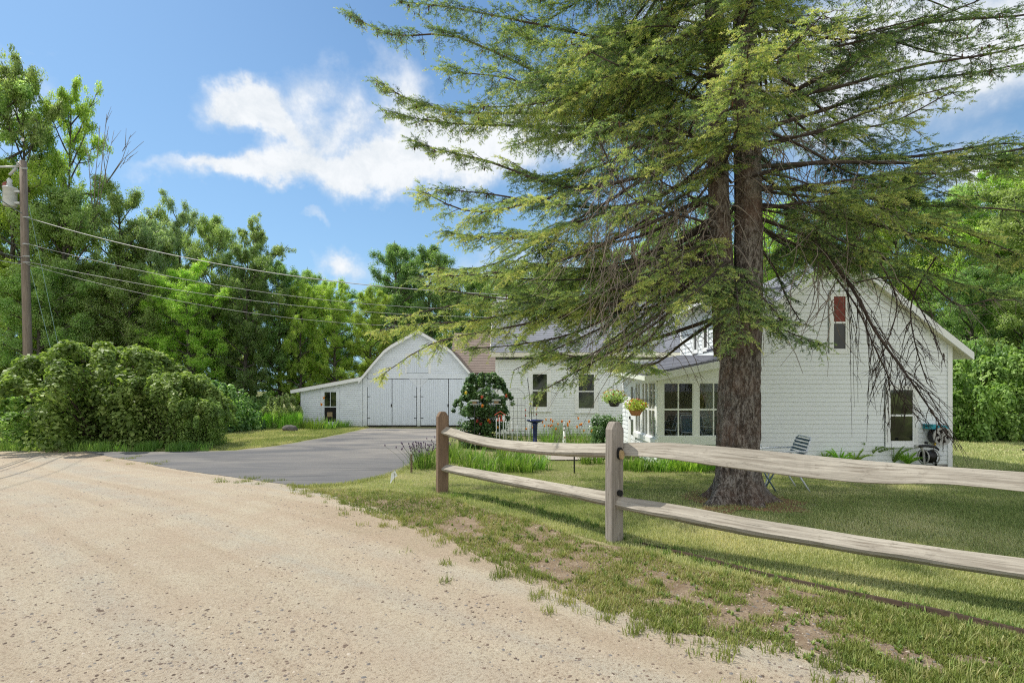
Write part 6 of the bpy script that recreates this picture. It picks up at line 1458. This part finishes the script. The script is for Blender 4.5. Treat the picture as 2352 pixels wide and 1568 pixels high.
for i, (px, py, rd, hg, nn, fl, lb) in enumerate([
 (1165, 1028, .30, .45, 110, 3, 'low orange daylily clump in the middle of the bed below the red feeder'),
 (1205, 1030, .30, .5, 110, 4, 'orange daylily clump left of the bird bath pedestal'),
 (1258, 1030, .30, .55, 120, 9, 'orange-yellow daylily clump right of the bird bath'),
 (1322, 1040, .34, .62, 170, 9, 'tall yellow-green daylily clump beside the small lighthouse'),
 (1362, 1040, .34, .55, 170, 5, 'arching daylily clump just left of the dark rhododendron'),
 (1120, 1030, .3, .4, 100, 2, 'daylily clump behind the first rail near the end post')]):
    clump('orange_daylily', px, py, rd, hg, nn, 'strap', lb, OD, flowers=[(fl, 'petal_orange', .085, 1.35)], seed=20+i)
clump('yellow_daisies', 1480, 1022, .35, .42, 140, 'strap', 'pale yellow daisies against the sunlit porch side wall', None, flowers=[(30, 'petal_yellow', .035, 1.3)], wd=.012, seed=50)
clump('silvery_shrub', 1285, 1018, .32, .62, 330, 'silver', 'tall silvery fine-leaved plant below the first ell window', None, leanr=(.05, .9), wd=.012, seed=51)
clump('grey_cushion_plant', 1275, 1030, .28, .22, 260, 'silver', 'low grey cushion plant at the foot of the silvery one', None, leanr=(.2, 1.3), wd=.01, seed=52)
# lavender beside the driveway
for px, py, nn, lb in ((975, 1075, 330, 'bushy purple-tipped lavender beside the wooden stake at the driveway edge'), (1040, 1050, 170, 'smaller lavender behind the end fence post')):
    clump('lavender', px, py, .36, .40, nn, 'strap', lb, None, leanr=(.05, .9), wd=.008, flowers=[(nn//4, 'petal_purple', .05, 1.25)], seed=int(px))
for i, (px, py, hg, lb) in enumerate([(700, 984, .42, 'strap-leaved clump at the corner of the shed'), (722, 986, .5, 'largest strap-leaved clump before the shed wall'), (752, 985, .42, 'strap-leaved clump below the shed window'), (784, 982, .35, 'last small strap-leaved clump beside the garage door')]):
    clump('shed_daylily', px, py, .45, hg, 130, 'strap', lb, 'clumps along the shed wall', wd=.03, seed=70+i)
clump('tiger_lily', 738, 983, .15, .6, 14, 'strap', 'tall thin lily with two orange blooms before the shed window', None, flowers=[(2, 'petal_orange', .16, 2.1)], seed=78)
# ferns and ground foliage along the gable wall
def fern(px, py, H, n, label, group, seed, mat='fern', cat='fern'):
    r = np.random.default_rng(seed); c = gp(px, py); e = empty('fern', c, 0, label, cat, group); B0, A_, L_, W_, LE = [], [], [], [], []
    for i in range(n):
        az = r.uniform(0, 6.28); L = H*r.uniform(.7, 1.25); lean = r.uniform(.25, 1.0); m = 22; t = np.linspace(.12, 1, m)
        hx = L*t*np.sin(lean*t**.6); hz_ = L*t*np.cos(lean*t**.8)
        for sgn in (-1, 1):
            a2 = az+sgn*1.25; B0.append(np.stack([hx*np.cos(az), hx*np.sin(az), hz_], 1)); A_.append(np.full(m, a2)+r.normal(0, .1, m)); L_.append(L*.23*(1-t)**.6+.012); W_.append(np.full(m, L*.042)); LE.append(np.full(m, 1.45)+r.normal(0, .1, m))
    blade_obj('fronds', np.concatenate(B0), np.concatenate(A_), np.concatenate(L_), np.concatenate(W_), np.concatenate(LE), MAT[mat], e, 1, twist=np.concatenate(A_)+np.pi/2)
    return e
FG = 'ferns along the gable wall'
for i, (px, py, H, n, lb) in enumerate([(1895, 1072, .34, 26, 'low fern starting the row right of the lawn chair'), (1930, 1074, .40, 30, 'bright fern in the middle of the gable wall row'), (1965, 1072, .42, 30, 'bright yellow-green fern before the gable siding'), (1992, 1070, .58, 22, 'tallest dark fern left of the lower gable window'), (2052, 1072, .5, 14, 'upright fern below the gable window'), (2085, 1074, .36, 22, 'low fern beside the hose reel cart')]):
    fern(px, py, H, n, lb, FG, 100+i, 'fern' if 'dark' not in lb and 'upright' not in lb else 'strap')
for i, px in enumerate(range(1440, 1650, 24)):
    clump('border_plant', px, 1078+i % 2*4, .26, .24, 110, 'fern' if i > 3 else 'strap', 'leafy low border plant below the porch wall, left part of the row' if i < 4 else 'bright low border plant below the porch wall, right part of the row', 'border plants left below the porch' if i < 4 else 'bright border plants near the spruce', leanr=(.2, 1.4), wd=.03, seed=130+i, segs=3)
clump('grassy_weed', 1797, 1066, .10, .42, 30, 'silver', 'thin feathery weed against the gable siding', None, leanr=(.0, .5), wd=.008, seed=160)
# rhododendron, trellis vine, hanging baskets
shrub(1392, 1035, 44, 925, 'G', 'leaf_gloss', 'glossy dark rhododendron between the ell and the porch', None, 13.6, 'rhododendron')
shrub(1112, 1022, 60, 866, 'V', 'leaf_gloss', 'tall climbing vine mass with red trumpet flowers before the garage', None, 16.0, 'trumpet_vine')
for (px, py, m_) in ((1107, 915, 'petal_red'), (1163, 912, 'petal_red'), (1108, 935, 'petal_orange'), (1096, 970, 'petal_red'), (1104, 976, 'petal_red'), (1122, 968, 'petal_orange'), (1125, 972, 'petal_red'), (1070, 905, 'petal_yellow')):
    c = pt(px, py, 15.2); r = np.random.default_rng(int(px)); k = 10; a = r.uniform(0, 6.28, k)
    v, f, idx = blades(np.zeros((k, 3)), a, np.full(k, .10), np.full(k, .07), r.uniform(.2, 2.2, k), 2)
    o = link_mesh('vine_flower', np_mesh('vine_flower', v, f, {'v': r.random(k)[idx]}), MAT[m_], None, c)
    nm = {'petal_red': 'red', 'petal_orange': 'orange', 'petal_yellow': 'yellow'}[m_]
    tag(o, nm+' bloom on the climbing vine beside the garage', 'flower', nm+' blooms on the climbing vine')
# hanging flower baskets
for px, py, Y, s_, lb in ((1411, 916, 13.0, .34, 'hanging basket of yellow and pink flowers, farther of two by the porch'), (1460, 935, 11.9, .28, 'fuller green hanging basket nearest the porch windows')):
    c = pt(px, py, Y); e = empty('hanging_basket', c, 0, lb, 'flower basket', None)
    b = MB(c); b.lathe([(.02, -.20), (.10, -.19), (.17, -.06), (.18, .0), (.165, .0), (.03, -.02)], (0, 0, 0), 16); b.build('bowl', MAT['black'] if Y > 12.5 else MAT['terracotta'], e)
    for k in range(3):
        a = k*2.1; b = MB(c); b.tube([(.17*math.cos(a), .17*math.sin(a), 0), (0, 0, .46)], .004, 4); b.build('chain', MAT['blackmetal'], e)
    r = np.random.default_rng(int(px)); k = 800; q = r.normal(0, 1, (k, 3)); q /= np.linalg.norm(q, axis=1, keepdims=True); q[:, 2] = q[:, 2]*.55+.15
    v, f = leaf_quads(q*s_*r.random((k, 1))**.4, q+r.normal(0, .5, (k, 3)), np.full(k, .055), .6, r); link_mesh('foliage', np_mesh('foliage', v, f, {'v': np.clip(r.normal(.6, .2, k), 0, 1)}), MAT['leaf_light' if Y < 12.5 else 'leaf_mid'], e)
    for m_, kk in (('petal_red', 30), ('petal_yellow' if Y > 12.5 else 'petal_orange', 28)):
        q = r.normal(0, 1, (kk, 3)); q /= np.linalg.norm(q, axis=1, keepdims=True); q[:, 2] = np.abs(q[:, 2])*.6+.1
        v, f = leaf_quads(q*s_*1.02, q+r.normal(0, .4, (kk, 3)), np.full(kk, .05), .9, r); link_mesh('flowers', np_mesh('flowers', v, f, {'v': r.random(kk)}), MAT[m_], e)['kind'] = 'stuff'
# wrought bracket on the porch corner
b = MB(); a = pt(1507, 917, 11.55); 
b.tube([a, a+Vector((-.34, .0, 0))], .006, 5); b.tube([a+Vector((0, 0, -.10)), a+Vector((-.10, 0, -.05)), a+Vector((-.22, 0, -.03)), a+Vector((-.32, 0, -.0))], .005, 5); b.tube([a+Vector((-.12, 0, -.03))+Vector((.03*math.cos(t), 0, .03*math.sin(t))) for t in np.linspace(0, 5, 10)], .004, 5)
o = b.build('plant_hook', MAT['blackmetal'], None, a); tag(o, 'empty black wrought iron plant hook on the porch corner', 'hook')
# ---------------------------------------------------------------- trellis, feeders, bird bath
def T(px, py, Y): return pt(px, py, Y)
Yt = 17.5; e = empty('trellis', T(1184, 1000, Yt), 0, 'dark wire garden trellis with arched top between the vine and the window', 'trellis')
x0, x1 = T(1162, 0, Yt).x, T(1206, 0, Yt).x; zb_, zt_ = GRD, T(0, 915, Yt).z
for k in range(6):
    x = x0+(x1-x0)*k/5; b = MB(); b.tube([(x, Yt, zb_), (x, Yt, zt_)], .005, 5); b.build('upright', MAT['blackmetal'], e)
for k in range(7):
    z = zb_+.15+(zt_-zb_-.15)*k/6; b = MB(); b.tube([(x0, Yt-.008, z), (x1, Yt-.008, z)], .0045, 5); b.build('cross_wire', MAT['blackmetal'], e)
b = MB(); b.tube([((x0+x1)/2+(x1-x0)/2*math.cos(t), Yt, zt_+.34*math.sin(t)) for t in np.linspace(0, math.pi, 14)], .006, 5); b.build('arch', MAT['blackmetal'], e)
Yf = 14.8; fc = T(1149, 955, Yf); e = empty('bird_feeder', (fc.x, fc.y, GRD), 0, 'red wooden house-shaped bird feeder with pitched roof on a pole', 'bird feeder')
def fb(): return MB(fc)
b = fb(); b.box(-.12, .12, -.09, .09, -.14, -.12); b.build('tray', MAT['redwood'], e)
b = fb(); b.box(-.055, .055, -.05, .05, -.12, .04); b.build('hopper', MAT['redwood'], e)
b = fb()
for s in (-1, 1): b.prism([(0, -.1, .14), (s*.165, -.1, .035), (s*.165, -.1, .02), (0, -.1, .122)], [(0, .1, .14), (s*.165, .1, .035), (s*.165, .1, .02), (0, .1, .122)])
b.build('roof', MAT['redwood'], e)
b = fb(); b.face([(-.03, -.052, -.09), (.03, -.052, -.09), (.03, -.052, .02), (-.03, -.052, .02)]); b.build('window', MAT['pane'], e)
b = fb(); b.tube([(0, 0, -.14), (0, 0, GRD-fc.z)], .010, 6); b.build('pole', MAT['blackmetal'], e)
for j, px in enumerate((1090, 1140)):   # covered platform feeders in front of the vine
    c = T(px, 925 if j == 0 else 924, 15.0); e = empty('platform_feeder', (c.x, c.y, GRD), 0, 'small weathered platform feeder '+('left of the other before the climbing vine' if j == 0 else 'right of the other, above the red feeder'), 'bird feeder')
    b = MB(c); b.box(-.13, .13, -.1, .1, -.05, -.03); b.build('tray', MAT['galv'], e); b = MB(c); b.prism([(-.14, -.1, .05), (.14, -.1, .05), (.11, -.1, .09), (-.11, -.1, .09)], [(-.14, .1, .05), (.14, .1, .05), (.11, .1, .09), (-.11, .1, .09)]); b.build('roof', MAT['galv'], e)
    b = MB(c); b.box(-.06, .06, -.05, .05, -.03, .05); b.build('hopper', MAT['straw'], e); b = MB(c); b.tube([(0, 0, -.05), (0, 0, GRD-c.z)], .010, 6); b.build('pole', MAT['blackmetal'], e)
Yb = 14.5; c = T(1229, 966, Yb); e = empty('bird_bath', (c.x, c.y, GRD), 0, 'cobalt blue glazed bird bath on a pedestal among the daylilies', 'bird bath')
b = MB(c); b.lathe([(.04, -.07), (.12, -.05), (.22, -.01), (.25, .02), (.235, .025), (.17, -.01), (.02, -.025)], (0, 0, 0), 24); b.build('basin', MAT['cobalt'], e)
b = MB(c); hb = GRD-c.z; b.lathe([(.14, hb), (.15, hb+.04), (.08, hb+.10), (.055, hb*.5), (.07, -.12), (.085, -.06)], (0, 0, 0), 20); b.build('pedestal', MAT['cobalt'], e)
# shepherd's crook with wind spinners
Yc = 14.9; c = T(1222, 1000, Yc); e = empty('shepherd_hook', (c.x, c.y, GRD), 0, 'tall leaning black shepherd hook behind the bird bath', 'garden hook')
b = MB(); b.tube([(c.x, Yc, GRD), T(1221, 950, Yc), T(1213, 880, Yc), T(1211, 868, Yc)], .009, 6); b.build('pole', MAT['blackmetal'], e)
b = MB(); b.tube([T(1216, 958, Yc), T(1216, 935, Yc), T(1221, 929, Yc), T(1226, 935, Yc), T(1226, 955, Yc)], .007, 5); b.build('crook', MAT['blackmetal'], e)
for i, (px, py) in enumerate(((1207, 943), (1207, 956), (1232, 940), (1232, 953))):
    c = T(px, py, 14.7); e = empty('flower_spinner', (c.x, c.y, c.z), 0, ('left' if i < 2 else 'right')+(' upper' if i % 2 == 0 else ' lower')+' red flower-shaped garden spinner by the bird bath', 'garden ornament')
    r = np.random.default_rng(i); k = 12; v, f, idx = blades(np.zeros((k, 3)), np.arange(k)*.524, np.full(k, .055), np.full(k, .035), np.full(k, .9)+(np.arange(k) % 2)*1.2, 2)
    link_mesh('petals', np_mesh('petals', v, f, {'v': r.random(k)[idx]}), MAT['petal_red'], e)
    b = MB(c); b.tube([(0, 0, 0), (0, 0, (-.3 if i % 2 == 0 else (GRD-c.z)))], .004, 4); b.build('stem', MAT['blackmetal'], e)
# pale garden stakes
for i, (px, yt_, yb_) in enumerate(((1140, 960, 1015), (1147, 958, 1018), (1156, 956, 1020), (1162, 966, 1030), (1176, 964, 1020), (1188, 976, 1030), (1215, 972, 1015))):
    a = T(px, yt_, 14.2); b = MB(a); b.tube([(0, 0, 0), (.01, 0, GRD-a.z)], .010, 6)
    if i == 4: b.lathe([(.008, 0), (.025, .015), (.025, .03), (.006, .045)], (0, 0, 0), 10)
    o = b.build('plant_stake', MAT['galv'], None, a); tag(o, 'thin pale plant stake with a round knob on top' if i == 4 else 'thin pale plant stake standing in the flower bed', 'plant stake', None if i == 4 else 'pale stakes in the flower bed')
# lighthouse ornament
c = gp(1297, 1036); Yl = 16.0; c = T(1297, 1010, Yl); z0 = gz(c.x, c.y); s_ = .45/.5; e = empty('lighthouse_ornament', (c.x, c.y, z0), 0, 'small white lighthouse garden ornament beside the daylilies', 'garden ornament')
H_ = T(0, 968, Yl).z-z0; b = MB((c.x, c.y, z0)); b.lathe([(.085, 0), (.085, .03), (.068, .05), (.048, H_*.68)], (0, 0, 0), 14); b.build('tower', MAT['trim'], e)
b = MB((c.x, c.y, z0)); b.lathe([(.064, H_*.68), (.064, H_*.71), (.037, H_*.715), (.037, H_*.83)], (0, 0, 0), 14); b.build('lantern', MAT['greyplastic'], e)
b = MB((c.x, c.y, z0)); b.lathe([(.054, H_*.83), (.048, H_*.86), (.022, H_*.95), (.005, H_)], (0, 0, 0), 14); b.build('cap', MAT['galv'], e)
b = MB((c.x, c.y-.058, z0+H_*.38)); b.box(-.02, .02, -.006, .004, -.03, .03); b.build('door', MAT['redwood'], e)
# stakes, flag, rods
c = gp(945, 1086); b = MB(c); b.box(-.018, .018, -.018, .018, -.05, .40); o = b.build('wooden_stake', MAT['rod_wood'], None, c); tag(o, 'thin dark wooden stake standing in the lavender', 'stake')
c = gp(1319, 1087); b = MB(c); b.box(-.014, .014, -.014, .014, -.05, .36); b.box(-.02, .02, -.02, .02, .355, .37); o = b.build('path_light_stake', MAT['blackmetal'], None, c); tag(o, 'slim brown metal rod standing in the lawn below the top rail', 'stake')
c = gp(906, 1112); e = empty('marker_flag', c, 0, 'small white plastic marker flag drooping at the driveway edge', 'flag')
b = MB(c); b.tube([(0, 0, -.05), (.0, 0, .19)], .0025, 5); b.build('wire_stem', MAT['blackmetal'], e)
b = MB(c); P4 = [[(-.055, .01, .20), (-.02, -.01, .225), (.012, 0, .235)], [(-.062, .0, .13), (-.01, .03, .15), (.055, .0, .15)], [(-.075, .02, .05), (-.045, .0, .07), (.0, .02, .12)], [(-.07, .01, .01), (-.06, .0, .03), (-.04, .0, .06)]]
b.loft(P4, False, False, False); b.build('flag', MAT['whiteplastic'], e)
c = gp(665, 990); b = MB(c); b.blob((0, 0, .10), .30, 8, .25, sz=(1.1, .6, .6)); o = b.build('boulder', simple('dark_fieldstone', (.13, .12, .11), .9, .4, 9), None, c); tag(o, 'low grey boulder at the corner of the shed', 'rock')
for px, py, s_ in ((1290, 1046, .12), (1345, 1050, .16), (1363, 1048, .13)):
    c = gp(px, py); b = MB(c); b.blob((0, 0, .03), s_, 7, .18, sz=(1.2, .8, .45)); o = b.build('path_stone', MAT['stone'], None, c); tag(o, 'flat fieldstone lying at the edge of the garden path', 'rock', 'flat stones by the garden path')
# big black pot at the foot of the vine
c = T(1070, 985, 15.8); b = MB((c.x, c.y, GRD)); b.lathe([(.20, 0), (.27, .42), (.30, .43), (.30, .48), (.27, .48), (.25, .40), (.02, .38)], (0, 0, 0), 20); o = b.build('plant_pot', MAT['black'], None, (c.x, c.y, GRD)); tag(o, 'large black plastic pot at the foot of the climbing vine', 'plant pot')
# grey wooden planter at the right edge
c = T(2448, 1088, 10.2); e = empty('wooden_planter', (c.x, c.y, gz(c.x, c.y)), 0, 'square weathered wooden planter cut by the right edge of the photo', 'planter'); z0 = gz(c.x, c.y); z1 = T(0, 1040, 10.2).z
b = MB((c.x, c.y, 0)); b.loft([[(-.28, -.28, z0), (.28, -.28, z0), (.28, .28, z0), (-.28, .28, z0)], [(-.40, -.40, z1), (.40, -.40, z1), (.40, .40, z1), (-.40, .40, z1)]]); b.build('box', MAT['barrel'], e)
b = MB((c.x, c.y, 0)); 
for q in ((-.44, .44, -.44, -.36), (-.44, .44, .36, .44), (-.44, -.36, -.36, .36), (.36, .44, -.36, .36)): b.box(*q, z1, z1+.035)
b.build('rim', MAT['barrel'], e)
# ---------------------------------------------------------------- hose reels
Yh = YG; c = pt(2158, 1001, Yh-.16); e = empty('wall_hose_reel', (c.x, Yh, c.z), 0, 'teal and grey hose reel mounted on the gable wall at the corner', 'hose reel')
b = MB(); b.box(c.x-.27, c.x+.18, Yh-.20, Yh-.02, c.z+.16, c.z+.24); b.box(c.x-.27, c.x-.21, Yh-.32, Yh-.02, c.z+.22, c.z+.27); b.build('hood', MAT['teal'], e)
b = MB((c.x, Yh-.03, c.z), (1, 0, 0), (0, -1, 0))
def disc(b, r0, r1, o0, o1, n=28):
    A = [(r1*math.cos(2*math.pi*k/n), r1*math.sin(2*math.pi*k/n)) for k in range(n)]; Bi = [(r0*math.cos(2*math.pi*k/n), r0*math.sin(2*math.pi*k/n)) for k in range(n)]
    for k in range(n):
        j = (k+1) % n; q = lambda P, i, o: (P[i][0], o, P[i][1])
        b.face([q(A, k, o1), q(A, j, o1), q(Bi, j, o1), q(Bi, k, o1)]); b.face([q(A, k, o0), q(A, k, o1), q(A, j, o1), q(A, j, o0)]); b.face([q(Bi, k, o0), q(Bi, j, o0), q(Bi, j, o1), q(Bi, k, o1)])
disc(b, .155, .205, .19, .215)
for k in range(6):
    a = k*math.pi/3+.3; ca, sa = math.cos(a), math.sin(a); wq = .028
    b.prism([(ca*.05-sa*wq, .20, sa*.05+ca*wq), (ca*.16-sa*wq, .20, sa*.16+ca*wq), (ca*.16+sa*wq, .20, sa*.16-ca*wq), (ca*.05+sa*wq, .20, sa*.05-ca*wq)], [(ca*.05-sa*wq, .213, sa*.05+ca*wq), (ca*.16-sa*wq, .213, sa*.16+ca*wq), (ca*.16+sa*wq, .213, sa*.16-ca*wq), (ca*.05+sa*wq, .213, sa*.05-ca*wq)])
disc(b, .001, .07, .20, .222); b.build('wheel', MAT['greyplastic'], e)
b = MB((c.x, Yh-.03, c.z), (1, 0, 0), (0, -1, 0)); disc(b, .001, .185, .02, .18); b.build('hose_coil', MAT['hose'], e)
b = MB(); b.tube([(c.x-.13, Yh-.2, c.z-.16), (c.x-.16, Yh-.22, c.z-.2)], .02, 8); b.build('nozzle', simple('yellow_nozzle', (.7, .45, .02), .4), e)
cc_ = pt(2132, 1048, YG-.42); z0 = gz(cc_.x, cc_.y); e = empty('hose_reel_cart', (cc_.x, cc_.y, z0), 0, 'wheeled hose reel cart with black hose on the ground by the wall corner', 'hose reel')
def cb(): return MB((cc_.x, cc_.y, cc_.z))
b = cb(); b.tube([(-.34, -.05, .24), (-.20, -.05, .22), (-.14, -.05, .10), (-.12, -.05, -.2), (-.14, -.05, z0-cc_.z)], [.03, .03, .024, .022, .022], 8); b.build('side_frame', MAT['greyplastic'], e)
b = cb(); b.tube([(.17, .05, .10), (.20, .05, -.1), (.22, .05, z0-cc_.z)], [.022, .022, .022], 8); b.build('side_frame', MAT['black'], e)
b = cb(); b.tube([(-.28, -.1, .24), (-.1, -.1, .25), (.08, -.1, .22), (.15, -.1, .16)], [.028, .032, .03, .02], 8); b.build('handle', MAT['black'], e)
b = cb()
for k in range(9):
    x = -.085+.021*k; b.tube([(x, .13*math.cos(t), .13*math.sin(t)+.01*math.sin(k)) for t in np.linspace(0, 2*math.pi, 18)], .013, 6)
b.build('hose_coil', MAT['hose'], e)
for x in (-.11, .12):
    b = cb(); A_ = [(x, .155*math.cos(t), .155*math.sin(t)) for t in np.linspace(0, 2*math.pi, 24)]; b.tube(A_, .014, 6); b.build('reel_flange', MAT['greyplastic'], e)
b = cb(); b.tube([(.12, 0, .0), (.2, 0, 0), (.2, -.02, .02), (.3, -.02, .02)], .012, 6); b.build('crank', MAT['galv'], e)
b = cb(); b.bevbox(-.16, .2, -.15, .15, z0-cc_.z, z0-cc_.z+.07, .02); b.build('base', MAT['black'], e)
b = cb(); b.lathe([(.01, .28), (.03, .285), (.038, .31), (.03, .335), (.01, .34)], (-.06, -.02, 0), 12); b.build('knob', MAT['black'], e)
# small box on the trunk's right side and hook plate of the wall
# ---------------------------------------------------------------- lawn chairs and folding table
def chair(loc, rz, label, strapm='strapblue', sc=1.0, framem='chairframe', name='lawn_chair', group=None):
    e = empty(name, loc, rz, label, 'chair', group); e.scale = (sc, sc, sc); W = .27
    def tb(nm, P, r_=.0125): b = MB(); b.tube(P, r_, 8); o = b.build(nm, MAT[framem]); o.parent = e; return o
    back = [(-W, .20, .40), (-W, .30, .62), (-W+.01, .365, .80), (-W+.05, .385, .845), (W-.05, .385, .845), (W-.01, .365, .80), (W, .30, .62), (W, .20, .40)]
    tb('back_frame', back)
    tb('seat_frame', [(-W, .22, .39), (-W, -.26, .42), (W, -.26, .42), (W, .22, .39), (-W, .22, .39)])
    for s in (-1, 1):
        tb('leg', [(s*W*1.02, -.20, .42), (s*W*1.05, -.33, .0)]); tb('leg', [(s*W*1.02, .10, .42), (s*W*1.05, .36, .0)])
        tb('armrest', [(s*(W+.03), .31, .64), (s*(W+.03), .0, .63), (s*(W+.03), -.22, .61), (s*(W+.02), -.27, .42)])
    for k in range(8):
        t = k/7; y = .215+.145*t; z = .44+.36*t; b = MB(); b.box(-W, W, -.004, .004, -.017, .017); b.v = [Vector((v.x, v.y+y, v.z+z)) for v in b.v]; o = b.build('back_strap', MAT[strapm]); o.parent = e
    for k in range(8):
        y = -.24+.055*k; b = MB(); b.box(-W, W, y-.018, y+.018, .405, .413); o = b.build('seat_strap', MAT[strapm]); o.parent = e
    return e
c = gp(1786, 1122); chair((c.x+.02, c.y, c.z), R(-98), 'slate-strapped metal lawn chair on the grass right of the spruce trunk', sc=1.0)
c = gp(1672, 1098); chair((c.x+.42, c.y+.35, c.z), R(100), 'lawn chair mostly hidden behind the left side of the spruce trunk')
c = gp(1768, 1130); e = empty('folding_table', c, 0, 'small dark folding table with crossed legs behind the trunk base', 'table')
for k, (a, q) in enumerate((((-.12, 0, .36), (.10, 0, 0)), ((.12, .02, .36), (-.10, .02, 0)), ((-.12, .36, .36), (.10, .36, 0)), ((.12, .38, .36), (-.10, .38, 0)))):
    b = MB(c); b.tube([a, q], .011, 6); b.build('leg', MAT['strapblue'], e)
b = MB(c); b.box(-.24, .24, -.04, .42, .36, .385); b.build('tabletop', MAT['strapblue'], e)
# inside the porch
chair((4.12, 13.0, .12), R(-60), 'pale-framed chair with slate straps inside the glazed porch, left one', sc=.95, name='porch_chair')
chair((4.45, 12.5, .12), R(150), 'blue-backed chair inside the glazed porch seen from behind', 'blue', .95, name='porch_chair')
chair((4.75, 12.15, .12), R(60), 'dark chair inside the glazed porch nearest the spruce trunk', 'black', .85, name='porch_chair')
b = MB((3.75, YQ-.15, 1.38)); 
b.lathe([(.03, 0), (.12, .01), (.13, .06), (.24, .07), (.25, .09), (.05, .085)], (0, 0, 0), 24); b.v = [Vector((v.x, YQ-.15-(v.z-1.38), 1.38+(v.y-(YQ-.15)))) for v in b.v]
o = b.build('straw_hat', MAT['straw'], None, (3.75, YQ-.15, 1.38)); tag(o, 'round woven straw hat hung on the back wall inside the porch', 'hat')
b = MB((4.86, 12.95, 0), (0, 1, 0), (-1, 0, 0)); n_ = 10; b.loft([[(.085*math.cos(2*math.pi*k/n_)*1.3, .02+d_, 1.22+.22*math.sin(2*math.pi*k/n_)) for k in range(n_)] for d_ in (.03, .06)]); o = b.build('wall_plaque', MAT['ochre'], None, (4.86, 12.95, 1.2)); tag(o, 'ochre oval plaque hung on the inner porch door', 'wall decoration')
b = MB((3.45, 13.3, .12)); b.box(-.12, .12, -.2, .2, 0, .75); o = b.build('wooden_cabinet', simple('red_brown_wood', (.28, .10, .05), .5), None, (3.45, 13.3, .12)); tag(o, 'red-brown wooden cabinet in the left corner of the porch', 'cabinet')
# things seen through the shed window
b = MB((rx(757), YR-.0, rz_(950))); b.bevbox(-.12, .14, -.02, .0, -.15, .08, .005); o = b.build('cardboard_box', MAT['cardboard'], None, (rx(757), YR, rz_(950))); tag(o, 'tan carton standing behind the lower pane of the shed window', 'box')

# ragged weeds along the foot of the thicket
tw = scatter(9000, [(-17.5, 14.9), (-16.6, 15.6), (-10.0, 15.7), (-8.9, 15.2), (-8.7, 14.7), (-12, 14.6)], .5, 14, 16)
tw = tw[vnoise(tw[:, 0], tw[:, 1], .5, 51) > .38]
o = grass_obj('thicket_edge_weeds', tw, .08, .34, .016, MAT['strap'], 61, (.1, 1.1), 3); tag(o, 'ragged tall weeds fringing the foot of the roadside thicket', 'weeds')
